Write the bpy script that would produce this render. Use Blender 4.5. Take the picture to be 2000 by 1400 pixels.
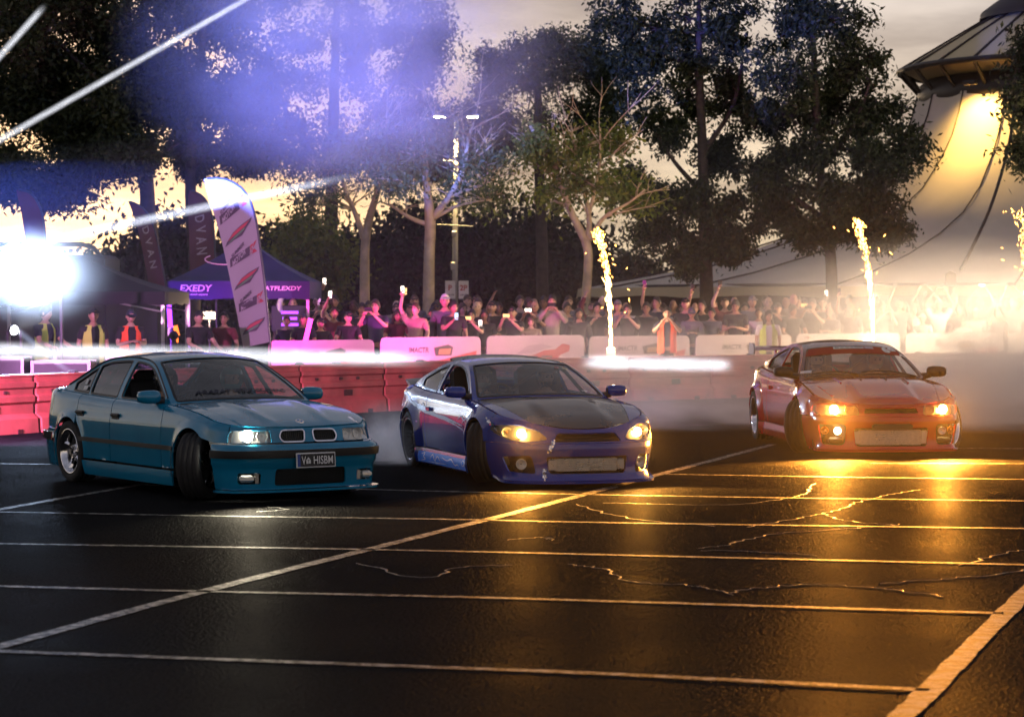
import bpy, bmesh, math, random
import numpy as np
from mathutils import Vector, Matrix, geometry
for o in list(bpy.data.objects): bpy.data.objects.remove(o)
SC = bpy.context.scene
COL = SC.collection
R = math.radians
# ------------------------------------------------------------------ camera
CAM_H, FPX, PITCH = 1.8, 4800.0, math.atan(110/4800.0)
cam_d = bpy.data.cameras.new('camera'); cam = bpy.data.objects.new('camera', cam_d); COL.objects.link(cam)
cam_d.sensor_width = 36; cam_d.lens = FPX/2000*36; cam_d.clip_start = .1; cam_d.clip_end = 3000
cam.location = (0, 0, CAM_H); cam.rotation_euler = (math.pi/2 - PITCH, 0, 0)
cam_d.dof.use_dof = True; cam_d.dof.focus_distance = 25; cam_d.dof.aperture_fstop = 4.0
SC.camera = cam
# ------------------------------------------------------------------ sky (dusk, sun just at the horizon behind the trees on the left)
SUN_AZ, SUN_EL = R(-10.0), R(1.2)
world = bpy.data.worlds.new('World'); SC.world = world; world.use_nodes = True
wn, wl = world.node_tree.nodes, world.node_tree.links
for n in list(wn): wn.remove(n)
def wnode(t, **k):
    n = wn.new(t)
    for a, b in k.items(): setattr(n, a, b)
    return n
w_out = wnode('ShaderNodeOutputWorld'); w_bg = wnode('ShaderNodeBackground'); w_bg.inputs['Strength'].default_value = 0.15
sky = wnode('ShaderNodeTexSky', sky_type='NISHITA', sun_disc=False, sun_elevation=SUN_EL, sun_rotation=SUN_AZ, altitude=50, air_density=1.6, dust_density=3.0, ozone_density=1.4)
tc = wnode('ShaderNodeTexCoord'); sep = wnode('ShaderNodeSeparateXYZ'); wl.new(tc.outputs['Generated'], sep.inputs[0])
# cloud sheet: dome direction projected on a plane, so the clouds flatten towards the horizon
zp = wnode('ShaderNodeMath', operation='ADD'); zp.inputs[1].default_value = .10; wl.new(sep.outputs['Z'], zp.inputs[0])
dv = wnode('ShaderNodeVectorMath', operation='DIVIDE'); cmb = wnode('ShaderNodeCombineXYZ')
for i in range(3): wl.new(zp.outputs[0], cmb.inputs[i])
wl.new(tc.outputs['Generated'], dv.inputs[0]); wl.new(cmb.outputs[0], dv.inputs[1])
cn = wnode('ShaderNodeTexNoise'); cn.inputs['Scale'].default_value = 1.5; cn.inputs['Detail'].default_value = 7; cn.inputs['Roughness'].default_value = .55
wl.new(dv.outputs[0], cn.inputs['Vector'])
cr = wnode('ShaderNodeValToRGB'); cr.color_ramp.elements[0].position = .36; cr.color_ramp.elements[1].position = .66
wl.new(cn.outputs['Fac'], cr.inputs[0])
# cloud colour by elevation: lit cream low over the set sun, grey-mauve higher, dim overhead but lifted for fill
er = wnode('ShaderNodeValToRGB'); e = er.color_ramp
e.elements[0].position = 0.0; e.elements[0].color = (6.6, 5.4, 3.6, 1)
e.elements[1].position = 1.0; e.elements[1].color = (1.25, 1.28, 1.5, 1)
for p, c in ((.035, (6.4, 5.3, 3.6, 1)), (.075, (5.8, 4.9, 3.8, 1)), (.13, (5.0, 4.6, 4.4, 1)), (.3, (2.6, 2.6, 2.9, 1))):
    q = e.elements.new(p); q.color = c
wl.new(sep.outputs['Z'], er.inputs[0])
mul = wnode('ShaderNodeMix', data_type='RGBA', blend_type='MULTIPLY'); mul.inputs['Factor'].default_value = 1
dk = wnode('ShaderNodeValToRGB'); dk.color_ramp.elements[0].color = (1.16, 1.15, 1.14, 1); dk.color_ramp.elements[1].color = (.56, .55, .57, 1)
wl.new(cr.outputs['Color'], dk.inputs[0]); wl.new(er.outputs['Color'], mul.inputs['A']); wl.new(dk.outputs['Color'], mul.inputs['B'])
# the broad afterglow round the sun's azimuth; far side lifted as added front fill
nrm = wnode('ShaderNodeVectorMath', operation='DOT_PRODUCT'); wl.new(tc.outputs['Generated'], nrm.inputs[0])
nrm.inputs[1].default_value = (math.sin(SUN_AZ)*math.cos(SUN_EL), math.cos(SUN_AZ)*math.cos(SUN_EL), math.sin(SUN_EL))
gr = wnode('ShaderNodeValToRGB'); g = gr.color_ramp; g.elements[0].position = .0; g.elements[0].color = (.85, .85, .92, 1); g.elements[1].position = 1; g.elements[1].color = (2.6, 2.1, 1.5, 1)
q = g.elements.new(.985); q.color = (1.0, .98, .95, 1); q = g.elements.new(.6); q.color = (.9, .89, .93, 1)
wl.new(nrm.outputs['Value'], gr.inputs[0])
mul2 = wnode('ShaderNodeMix', data_type='RGBA', blend_type='MULTIPLY'); mul2.inputs['Factor'].default_value = 1
wl.new(mul.outputs['Result'], mul2.inputs['A']); wl.new(gr.outputs['Color'], mul2.inputs['B'])
mixs = wnode('ShaderNodeMix', data_type='RGBA'); mixs.inputs['Factor'].default_value = .9
wl.new(sky.outputs['Color'], mixs.inputs['A']); wl.new(mul2.outputs['Result'], mixs.inputs['B'])
wl.new(mixs.outputs['Result'], w_bg.inputs['Color']); wl.new(w_bg.outputs[0], w_out.inputs['Surface'])
# last of the sun
sun_d = bpy.data.lights.new('sun', 'SUN'); sun_d.energy = .25; sun_d.angle = R(.5); sun_d.color = (1, .72, .45)
sun = bpy.data.objects.new('sun', sun_d); COL.objects.link(sun)
sdir = Vector((math.sin(SUN_AZ)*math.cos(SUN_EL), math.cos(SUN_AZ)*math.cos(SUN_EL), math.sin(SUN_EL)))
sun.rotation_euler = (-sdir).to_track_quat('-Z', 'Y').to_euler(); sun.location = (-20, 120, 30)
SC.view_settings.view_transform = 'Standard'; SC.view_settings.look = 'None'; SC.view_settings.exposure = 0; SC.view_settings.gamma = 1
SC.render.engine = 'CYCLES'
cy = SC.cycles; cy.use_denoising = True; cy.use_adaptive_sampling = True; cy.adaptive_threshold = .05; cy.adaptive_min_samples = 16; cy.max_bounces = 8; cy.diffuse_bounces = 2; cy.glossy_bounces = 4; cy.transmission_bounces = 6
cy.transparent_max_bounces = 16; cy.volume_bounces = 2; cy.volume_step_rate = 3.0; cy.volume_max_steps = 48
cy.sample_clamp_indirect = 3.0; cy.sample_clamp_direct = 0; cy.caustics_reflective = False; cy.caustics_refractive = False; cy.use_light_tree = True
# ------------------------------------------------------------------ geometry of the view, used to measure the place
FWD = Vector((0, math.cos(PITCH), -math.sin(PITCH))); UPV = Vector((0, math.sin(PITCH), math.cos(PITCH)))
def ray(px, py):
    return FWD + Vector((1, 0, 0))*((px-1000)/FPX) + UPV*(-(py-700)/FPX)
def ground(px, py, z=0.0):
    d = ray(px, py); return Vector((0, 0, CAM_H)) + d*((z-CAM_H)/d.z)
def at(px, py, Y):
    d = ray(px, py); return Vector((0, 0, CAM_H)) + d*(Y/d.y)
# ------------------------------------------------------------------ materials
MATS = {}
def mat(name, col=(.5, .5, .5), rough=.5, metal=0.0, coat=0.0, spec=.5, emit=None, es=1.0, var=0.0, vscale=6.0, bump=0.0, bscale=60.0, rvar=0.0, sheen=0.0, trans=0.0):
    if name in MATS: return MATS[name]
    m = bpy.data.materials.new(name); m.use_nodes = True; nt = m.node_tree; b = nt.nodes['Principled BSDF']
    b.inputs['Base Color'].default_value = (*col, 1); b.inputs['Roughness'].default_value = rough; b.inputs['Metallic'].default_value = metal
    b.inputs['Coat Weight'].default_value = coat; b.inputs['Coat Roughness'].default_value = .04; b.inputs['Specular IOR Level'].default_value = spec
    b.inputs['Transmission Weight'].default_value = trans; b.inputs['Sheen Weight'].default_value = sheen
    if emit: b.inputs['Emission Color'].default_value = (*emit, 1); b.inputs['Emission Strength'].default_value = es
    if var or bump or rvar:
        t = nt.nodes.new('ShaderNodeTexCoord')
    if var or rvar:
        n = nt.nodes.new('ShaderNodeTexNoise'); n.inputs['Scale'].default_value = vscale; n.inputs['Detail'].default_value = 6; nt.links.new(t.outputs['Object'], n.inputs['Vector'])
    if var:
        r = nt.nodes.new('ShaderNodeMapRange'); r.inputs['From Min'].default_value = .3; r.inputs['From Max'].default_value = .7
        r.inputs['To Min'].default_value = 1-var; r.inputs['To Max'].default_value = 1+var; nt.links.new(n.outputs['Fac'], r.inputs['Value'])
        mx = nt.nodes.new('ShaderNodeVectorMath'); mx.operation = 'SCALE'; mx.inputs[0].default_value = col; nt.links.new(r.outputs[0], mx.inputs['Scale'])
        nt.links.new(mx.outputs[0], b.inputs['Base Color'])
    if rvar:
        r = nt.nodes.new('ShaderNodeMapRange'); r.inputs['From Min'].default_value = .3; r.inputs['From Max'].default_value = .7
        r.inputs['To Min'].default_value = max(0, rough-rvar); r.inputs['To Max'].default_value = rough+rvar; nt.links.new(n.outputs['Fac'], r.inputs['Value']); nt.links.new(r.outputs[0], b.inputs['Roughness'])
    if bump:
        n2 = nt.nodes.new('ShaderNodeTexNoise'); n2.inputs['Scale'].default_value = bscale; n2.inputs['Detail'].default_value = 4; nt.links.new(t.outputs['Object'], n2.inputs['Vector'])
        bp = nt.nodes.new('ShaderNodeBump'); bp.inputs['Strength'].default_value = bump; bp.inputs['Distance'].default_value = .02
        nt.links.new(n2.outputs['Fac'], bp.inputs['Height']); nt.links.new(bp.outputs[0], b.inputs['Normal'])
    MATS[name] = m; return m
def emat(name, col, s):
    if name in MATS: return MATS[name]
    m = bpy.data.materials.new(name); m.use_nodes = True; nt = m.node_tree
    nt.nodes.remove(nt.nodes['Principled BSDF']); e = nt.nodes.new('ShaderNodeEmission'); e.inputs[0].default_value = (*col, 1); e.inputs[1].default_value = s
    nt.links.new(e.outputs[0], nt.nodes['Material Output'].inputs['Surface']); MATS[name] = m; return m
def thin_glass(name, tint=(.8, .85, .88), refl=.08):
    if name in MATS: return MATS[name]
    m = bpy.data.materials.new(name); m.use_nodes = True; nt = m.node_tree; nt.nodes.remove(nt.nodes['Principled BSDF'])
    t = nt.nodes.new('ShaderNodeBsdfTransparent'); t.inputs[0].default_value = (*tint, 1)
    g = nt.nodes.new('ShaderNodeBsdfGlossy'); g.inputs['Roughness'].default_value = .02
    f = nt.nodes.new('ShaderNodeLayerWeight'); f.inputs['Blend'].default_value = .25
    mr = nt.nodes.new('ShaderNodeMapRange'); mr.inputs['To Min'].default_value = refl; mr.inputs['To Max'].default_value = .6; nt.links.new(f.outputs['Facing'], mr.inputs['Value'])
    mx = nt.nodes.new('ShaderNodeMixShader'); nt.links.new(mr.outputs[0], mx.inputs[0]); nt.links.new(t.outputs[0], mx.inputs[1]); nt.links.new(g.outputs[0], mx.inputs[2])
    nt.links.new(mx.outputs[0], nt.nodes['Material Output'].inputs['Surface']); MATS[name] = m; return m
# ------------------------------------------------------------------ object helpers
def tag(o, label=None, cat=None, group=None, kind=None):
    if label: o['label'] = label
    if cat: o['category'] = cat
    if group: o['group'] = group
    if kind: o['kind'] = kind
    return o
def link(o, parent=None):
    COL.objects.link(o)
    if parent is not None: o.parent = parent
    return o
def empty(name, loc=(0, 0, 0), rz=0.0, label=None, cat=None, group=None, parent=None):
    o = bpy.data.objects.new(name, None); o.empty_display_size = .3; o.location = loc; o.rotation_euler = (0, 0, rz)
    return tag(link(o, parent), label, cat, group)
def mesh(name, V, F, m=None, parent=None, smooth=False, mats=None, fm=None):
    me = bpy.data.meshes.new(name); me.from_pydata([tuple(v) for v in V], [], [tuple(f) for f in F])
    for x in (mats or ([m] if m else [])): me.materials.append(x)
    if fm is not None: me.polygons.foreach_set('material_index', np.array(fm, dtype=np.int32))
    if smooth: me.polygons.foreach_set('use_smooth', np.ones(len(me.polygons), dtype=bool))
    me.validate(clean_customdata=False); me.update()
    return link(bpy.data.objects.new(name, me), parent)
class MB:
    """collects simple solids into one mesh"""
    def __init__(s): s.V = []; s.F = []; s.M = []; s.mi = 0
    def add(s, V, F):
        n = len(s.V); s.V += [Vector(v) for v in V]; s.F += [tuple(i+n for i in f) for f in F]; s.M += [s.mi]*len(F); return s
    def box(s, c, d, rot=None, bev=0.0):
        x, y, z = d[0]/2, d[1]/2, d[2]/2; c = Vector(c)
        if bev:
            b = min(bev, x*.9, y*.9, z*.9)
            P = []
            for sz in (-1, 1):
                for (ix, iy, iz) in ((b, b, 0), (0, 0, b)) if sz < 0 else ((0, 0, b), (b, b, 0)):
                    P.append([(x-ix, y-iy, sz*(z-iz)), (-(x-ix), y-iy, sz*(z-iz)), (-(x-ix), -(y-iy), sz*(z-iz)), (x-ix, -(y-iy), sz*(z-iz))])
            V = [p for ring in P for p in ring]; F = [(3, 2, 1, 0), (12, 13, 14, 15)]
            for k in range(3):
                for i in range(4): a, bb = k*4+i, k*4+(i+1) % 4; F.append((a, bb, bb+4, a+4))
        else:
            V = [(-x, -y, -z), (x, -y, -z), (x, y, -z), (-x, y, -z), (-x, -y, z), (x, -y, z), (x, y, z), (-x, y, z)]
            F = [(3, 2, 1, 0), (4, 5, 6, 7), (0, 1, 5, 4), (1, 2, 6, 5), (2, 3, 7, 6), (3, 0, 4, 7)]
        V = [Vector(v) for v in V]
        if rot is not None: V = [rot @ v for v in V]
        return s.add([v+c for v in V], F)
    def tube(s, pts, rad, n=8, cap=True):
        pts = [Vector(p) for p in pts]; k = len(pts)
        rad = [rad]*k if not hasattr(rad, '__len__') else rad
        V = []; F = []; up = None
        for i, p in enumerate(pts):
            t = (pts[min(i+1, k-1)]-pts[max(i-1, 0)])
            t = t.normalized() if t.length > 1e-9 else Vector((0, 0, 1))
            if up is None: up = Vector((1, 0, 0)) if abs(t.x) < .8 else Vector((0, 1, 0))
            a = (up - t*up.dot(t)).normalized(); b = t.cross(a); up = a
            V += [p + (a*math.cos(2*math.pi*j/n)+b*math.sin(2*math.pi*j/n))*rad[i] for j in range(n)]
        for i in range(k-1):
            for j in range(n): F.append((i*n+j, i*n+(j+1) % n, (i+1)*n+(j+1) % n, (i+1)*n+j))
        if cap: F.append(tuple(reversed(range(n)))); F.append(tuple(range((k-1)*n, k*n)))
        return s.add(V, F)
    def lathe(s, prof, n=24, axis='z', c=(0, 0, 0), cap=False):
        V = []; F = []; k = len(prof)
        for (r, h) in prof:
            for j in range(n):
                a = 2*math.pi*j/n; u, v = r*math.cos(a), r*math.sin(a)
                V.append(Vector((u, v, h)) if axis == 'z' else (Vector((u, h, v)) if axis == 'y' else Vector((h, u, v))))
        for i in range(k-1):
            for j in range(n): F.append((i*n+j, i*n+(j+1) % n, (i+1)*n+(j+1) % n, (i+1)*n+j))
        if cap: F.append(tuple(reversed(range(n)))); F.append(tuple(range((k-1)*n, k*n)))
        c = Vector(c); return s.add([v+c for v in V], F)
    def prism(s, poly, depth, frame):
        """extrude a 2D polygon; frame maps (u, v, d) to a point"""
        n = len(poly); V = [frame(u, v, 0) for u, v in poly]+[frame(u, v, depth) for u, v in poly]
        F = [tuple(range(n)), tuple(reversed(range(n, 2*n)))]+[(i+n, (i+1) % n+n, (i+1) % n, i) for i in range(n)]
        return s.add(V, F)
    def ball(s, c, r, nu=12, nv=8):
        c = Vector(c); r = Vector((r, r, r)) if not hasattr(r, '__len__') else Vector(r); V = []; F = []
        for i in range(nv+1):
            ph = math.pi*i/nv
            for j in range(nu):
                a = 2*math.pi*j/nu; V.append(c+Vector((r.x*math.sin(ph)*math.cos(a), r.y*math.sin(ph)*math.sin(a), -r.z*math.cos(ph))))
        for i in range(nv):
            for j in range(nu): F.append((i*nu+j, i*nu+(j+1) % nu, (i+1)*nu+(j+1) % nu, (i+1)*nu+j))
        return s.add(V, F)
    def build(s, name, m, parent=None, smooth=False, label=None, cat=None, group=None, kind=None):
        ms = m if isinstance(m, (list, tuple)) else [m]
        o = mesh(name, s.V, s.F, parent=parent, smooth=smooth, mats=ms, fm=s.M)
        return tag(o, label, cat, group, kind)
def copy_tree(o, parent=None):
    c = o.copy(); COL.objects.link(c); c.parent = parent
    for ch in [x for x in o.children]: copy_tree(ch, c)
    return c
_txt = {}
def text2d(s, bold=0.0, shear=0.0):
    """flat triangles of a string: height of capitals = 1, centred; returns verts, faces, width"""
    k = (s, bold, shear)
    if k in _txt: return _txt[k]
    cu = bpy.data.curves.new('t', 'FONT'); cu.body = s; cu.size = 1; cu.offset = bold; cu.shear = shear; cu.align_x = 'CENTER'; cu.fill_mode = 'BOTH'; cu.resolution_u = 3
    o = bpy.data.objects.new('t', cu); COL.objects.link(o)
    me = o.to_mesh(); V = [(v.co.x, v.co.y) for v in me.vertices]; F = [tuple(p.vertices) for p in me.polygons]; o.to_mesh_clear()
    bpy.data.objects.remove(o); bpy.data.curves.remove(cu)
    if V:
        y0, y1 = min(v[1] for v in V), max(v[1] for v in V); x0, x1 = min(v[0] for v in V), max(v[0] for v in V); h = max(y1-y0, 1e-6)
        V = [((a-(x0+x1)/2)/h, (b-y0)/h) for a, b in V]; w = (x1-x0)/h
    else: w = 0
    _txt[k] = (V, F, w); return _txt[k]
def letters(name, s, m, fn, h, parent, bold=0.02, shear=0.0, wide=None):
    """lettering laid on a surface: fn(u, v) -> point, u across in metres from the centre, v up from the baseline"""
    V, F, w = text2d(s, bold, shear); sx = h if wide is None else wide/max(w, 1e-6)
    return mesh(name, [fn(a*sx, b*h) for a, b in V], F, m, parent)
def lamp(name, kind, loc, energy, col=(1, 1, 1), size=.1, target=None, angle=None, blend=.3, parent=None):
    d = bpy.data.lights.new(name, kind); d.energy = energy; d.color = col
    if kind in ('POINT', 'SPOT'): d.shadow_soft_size = size
    if kind == 'SPOT': d.spot_size = angle; d.spot_blend = blend
    o = bpy.data.objects.new(name, d); o.location = loc
    if target is not None: o.rotation_euler = (Vector(target)-Vector(loc)).to_track_quat('-Z', 'Y').to_euler()
    return link(o, parent)
def smooth_line(P, n=8):
    """Catmull-Rom through the points"""
    P = [np.array(p, float) for p in P]; P = [2*P[0]-P[1]]+P+[2*P[-1]-P[-2]]; out = []
    for i in range(1, len(P)-2):
        for k in range(n):
            t = k/n; a, b, c, d = P[i-1], P[i], P[i+1], P[i+2]
            out.append(.5*(2*b+(c-a)*t+(2*a-5*b+4*c-d)*t*t+(3*b-a-3*c+d)*t**3))
    out.append(P[-2]); return np.array(out)
def sst(x, a, b):
    t = np.clip((np.asarray(x, float)-a)/(b-a), 0, 1); return t*t*(3-2*t)
# ================================================================== car park ground
def ground_mat():
    m = bpy.data.materials.new('asphalt'); m.use_nodes = True; nt = m.node_tree; b = nt.nodes['Principled BSDF']; N = nt.nodes.new; Lk = nt.links.new
    t = N('ShaderNodeTexCoord'); n1 = N('ShaderNodeTexNoise'); n1.inputs['Scale'].default_value = .35; n1.inputs['Detail'].default_value = 8; n1.inputs['Roughness'].default_value = .6; Lk(t.outputs['Object'], n1.inputs['Vector'])
    n2 = N('ShaderNodeTexNoise'); n2.inputs['Scale'].default_value = 28; n2.inputs['Detail'].default_value = 5; Lk(t.outputs['Object'], n2.inputs['Vector'])
    v = N('ShaderNodeTexVoronoi'); v.inputs['Scale'].default_value = 55; Lk(t.outputs['Object'], v.inputs['Vector'])
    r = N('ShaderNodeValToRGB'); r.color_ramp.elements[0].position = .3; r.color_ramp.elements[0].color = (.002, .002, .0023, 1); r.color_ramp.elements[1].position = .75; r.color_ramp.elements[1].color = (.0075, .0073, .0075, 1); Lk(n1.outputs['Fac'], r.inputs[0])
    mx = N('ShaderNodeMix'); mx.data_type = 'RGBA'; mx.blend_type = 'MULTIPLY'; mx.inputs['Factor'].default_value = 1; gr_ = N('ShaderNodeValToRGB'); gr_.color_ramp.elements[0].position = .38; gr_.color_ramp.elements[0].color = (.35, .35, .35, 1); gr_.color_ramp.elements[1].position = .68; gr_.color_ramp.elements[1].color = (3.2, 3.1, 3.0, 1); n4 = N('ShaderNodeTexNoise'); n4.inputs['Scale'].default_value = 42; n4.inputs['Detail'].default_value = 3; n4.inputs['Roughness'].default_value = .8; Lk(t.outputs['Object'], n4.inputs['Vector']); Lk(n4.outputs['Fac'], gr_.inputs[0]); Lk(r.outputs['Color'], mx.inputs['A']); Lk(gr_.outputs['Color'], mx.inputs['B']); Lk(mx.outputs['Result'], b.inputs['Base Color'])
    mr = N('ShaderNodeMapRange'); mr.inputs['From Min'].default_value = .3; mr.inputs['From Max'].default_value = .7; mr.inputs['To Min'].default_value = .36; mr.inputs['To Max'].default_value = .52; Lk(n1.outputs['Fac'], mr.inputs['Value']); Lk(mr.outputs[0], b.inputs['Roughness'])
    ad = N('ShaderNodeMath'); ad.operation = 'MULTIPLY_ADD'; ad.inputs[1].default_value = .5; Lk(v.outputs['Distance'], ad.inputs[0]); Lk(n2.outputs['Fac'], ad.inputs[2])
    n3 = N('ShaderNodeTexNoise'); n3.inputs['Scale'].default_value = 7; n3.inputs['Detail'].default_value = 6; n3.inputs['Roughness'].default_value = .7; Lk(t.outputs['Object'], n3.inputs['Vector']); b0 = N('ShaderNodeBump'); b0.inputs['Strength'].default_value = .5; b0.inputs['Distance'].default_value = .03; Lk(n3.outputs['Fac'], b0.inputs['Height'])
    bp = N('ShaderNodeBump'); Lk(b0.outputs[0], bp.inputs['Normal']); bp.inputs['Strength'].default_value = .8; bp.inputs['Distance'].default_value = .016; Lk(ad.outputs[0], bp.inputs['Height']); Lk(bp.outputs[0], b.inputs['Normal'])
    b.inputs['Specular IOR Level'].default_value = 0
    g = N('ShaderNodeBsdfGlossy'); g.inputs[0].default_value = (1, 1, 1, 1); Lk(mr.outputs[0], g.inputs['Roughness']); Lk(bp.outputs[0], g.inputs['Normal']); ms = N('ShaderNodeMixShader'); ms.inputs[0].default_value = .012; Lk(b.outputs[0], ms.inputs[1]); Lk(g.outputs[0], ms.inputs[2]); Lk(ms.outputs[0], nt.nodes['Material Output'].inputs['Surface'])
    return m
def line_mat():
    m = bpy.data.materials.new('road_paint'); m.use_nodes = True; nt = m.node_tree; b = nt.nodes['Principled BSDF']; N = nt.nodes.new; Lk = nt.links.new
    t = N('ShaderNodeTexCoord'); n = N('ShaderNodeTexNoise'); n.inputs['Scale'].default_value = 10; n.inputs['Detail'].default_value = 8; n.inputs['Roughness'].default_value = .75; Lk(t.outputs['Object'], n.inputs['Vector'])
    r = N('ShaderNodeValToRGB'); r.color_ramp.elements[0].position = .46; r.color_ramp.elements[0].color = (.012, .012, .012, 1); r.color_ramp.elements[1].position = .60; r.color_ramp.elements[1].color = (.36, .34, .29, 1); Lk(n.outputs['Fac'], r.inputs[0]); Lk(r.outputs['Color'], b.inputs['Base Color'])
    b.inputs['Roughness'].default_value = .6; b.inputs['Specular IOR Level'].default_value = .1; return m
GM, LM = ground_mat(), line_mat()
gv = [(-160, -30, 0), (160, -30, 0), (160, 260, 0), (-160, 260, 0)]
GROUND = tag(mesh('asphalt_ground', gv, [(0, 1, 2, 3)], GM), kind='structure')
GROUND['label'] = 'dark cracked asphalt car park with worn bay lines'
def bay_line(pts, width, seed=0):
    """worn painted stripe following points on the ground"""
    rnd = random.Random(seed); P = smooth_line([(p.x, p.y) for p in pts], 14); V = []; F = []
    for i, p in enumerate(P):
        t = P[min(i+1, len(P)-1)]-P[max(i-1, 0)]; t = t/np.linalg.norm(t); n = np.array([-t[1], t[0]]); w = width/2
        V += [(*(p+n*w*rnd.uniform(.86, 1.1)), .004), (*(p-n*w*rnd.uniform(.86, 1.1)), .004)]
    for i in range(len(P)-1): F.append((2*i, 2*i+1, 2*i+3, 2*i+2))
    mesh('bay_line', V, F, LM, GROUND)
LINES = [([(-120, 999), (0, 1000), (425, 1008), (850, 1014), (1250, 1022), (2120, 1034)], .085), ([(-120, 1058), (0, 1062), (750, 1074), (1400, 1089), (2120, 1106)], .085),
    ([(-120, 1141), (0, 1145), (390, 1155), (1000, 1169), (1960, 1198)], .085), ([(-120, 1265), (0, 1272), (700, 1298), (1180, 1316), (1815, 1348)], .085),
    ([(640, 954), (1000, 963), (1500, 972), (2120, 980)], .08), ([(1290, 926), (1650, 932), (2120, 938)], .08), ([(260, 947), (345, 949), (700, 957)], .075), ([(1700, 905), (2120, 906)], .08), ([(1750, 875), (2120, 877)], .08), ([(-60, 905), (110, 907)], .08), ([(700, 905), (770, 906)], .08),
    ([(-80, 1284), (390, 1157), (740, 1068), (1080, 982), (1320, 918), (1510, 868)], .11), ([(-60, 1005), (0, 995), (140, 970), (285, 945)], .10), ([(1735, 1425), (1830, 1333), (1940, 1220), (2080, 1085)], .125)]
for i, (L_, w_) in enumerate(LINES): bay_line([ground(*p) for p in L_], w_, i)
# tar-sealed cracks, slightly proud of the asphalt and glossier
SEAL = mat('crack_seal', (.09, .085, .075), .5, spec=.3, bump=.3, bscale=25)
def crack(pts, w, seed):
    rnd = random.Random(seed); P = smooth_line([tuple(ground(*p))[:2] for p in pts], 10); V = []; F = []
    for i, p in enumerate(P):
        t = P[min(i+1, len(P)-1)]-P[max(i-1, 0)]; t = t/np.linalg.norm(t); n = np.array([-t[1], t[0]]); q = p+n*rnd.uniform(-.035, .035); a = w*rnd.uniform(.35, 1.2)
        V += [(*(q+n*a), .003), (*q, .005), (*(q-n*a), .003)]
    for i in range(len(P)-1): F += [(3*i, 3*i+1, 3*i+4, 3*i+3), (3*i+1, 3*i+2, 3*i+5, 3*i+4)]
    mesh('crack_seal', V, F, SEAL, GROUND, smooth=True)
for i, P in enumerate([[(1110, 1102), (1180, 1112), (1225, 1135), (1330, 1142), (1380, 1148), (1440, 1162)], [(1420, 1158), (1500, 1147), (1600, 1142), (1720, 1150), (1850, 1165)], [(1370, 1072), (1430, 1062), (1520, 1042), (1700, 1030), (1760, 1024)],
        [(1460, 1030), (1560, 1012), (1620, 1000), (1680, 980), (1740, 965), (1800, 957)], [(1120, 985), (1230, 1012), (1400, 1028)], [(1180, 982), (1300, 985), (1440, 985), (1560, 968), (1590, 945)], [(1600, 1002), (1660, 1018), (1760, 1026)], [(1370, 1075), (1480, 1078), (1600, 1085)],
        [(1720, 1140), (1850, 1130), (1960, 1120), (2060, 1100)], [(990, 1055), (1060, 1050), (1080, 1055)], [(700, 1100), (820, 1128), (900, 1108), (1000, 1104)], [(500, 1000), (560, 995), (520, 990)], [(1880, 1105), (1960, 1080), (2050, 1072)]]):
    crack(P, .011, i+50)

# ================================================================== car kit: every panel is cut out of one smooth body surface
def curve(P):
    D = smooth_line(P, 10); xs, ys = D[:, 0], D[:, 1]
    if xs[0] > xs[-1]: xs, ys = xs[::-1], ys[::-1]
    return lambda x: np.interp(x, xs, ys)
def pip(pts, ring):
    x, y = pts[:, 0], pts[:, 1]; c = np.zeros(len(pts), bool); n = len(ring)
    for i in range(n):
        x1, y1 = ring[i]; x2, y2 = ring[(i+1) % n]
        if y1 == y2: continue
        k = (y1 > y) != (y2 > y); c ^= k & (x < (x2-x1)*(y-y1)/(y2-y1)+x1)
    return c
def densify(ring, step):
    out = []; n = len(ring)
    for i in range(n):
        a, b = np.array(ring[i], float), np.array(ring[(i+1) % n], float); L = np.linalg.norm(b-a); k = max(1, int(math.ceil(L/step)))
        for j in range(k): out.append(a+(b-a)*j/k)
    return np.array(out)
def area2(r): r = np.asarray(r); return .5*np.sum(r[:, 0]*np.roll(r[:, 1], -1)-np.roll(r[:, 0], -1)*r[:, 1])
def inset(ring, d):
    r = np.asarray(ring, float)
    if area2(r) < 0: r = r[::-1]
    a = r-np.roll(r, 1, 0); b = np.roll(r, -1, 0)-r
    a /= np.linalg.norm(a, axis=1)[:, None]+1e-9; b /= np.linalg.norm(b, axis=1)[:, None]+1e-9
    na = np.stack([-a[:, 1], a[:, 0]], 1); nb = np.stack([-b[:, 1], b[:, 0]], 1); n = na+nb; n /= np.linalg.norm(n, axis=1)[:, None]+1e-9
    k = np.clip(1/np.maximum((n*na).sum(1), .35), 1, 2.5); return r+n*(d*k)[:, None]
def rounded(poly, r, n=4):
    out = []; m = len(poly)
    for i in range(m):
        p, a, b = np.array(poly[i], float), np.array(poly[i-1], float), np.array(poly[(i+1) % m], float)
        da, db = np.linalg.norm(a-p), np.linalg.norm(b-p); rr = min(r, da*.45, db*.45)
        A, B = p+(a-p)/da*rr, p+(b-p)/db*rr
        for k in range(n+1): t = k/n; out.append((1-t)**2*A+2*t*(1-t)*p+t*t*B)
    return np.array(out)
def rect(u0, u1, v0, v1, r=0.0):
    P = [(u0, v0), (u1, v0), (u1, v1), (u0, v1)]; return rounded(P, r) if r else np.array(P, float)
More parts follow.
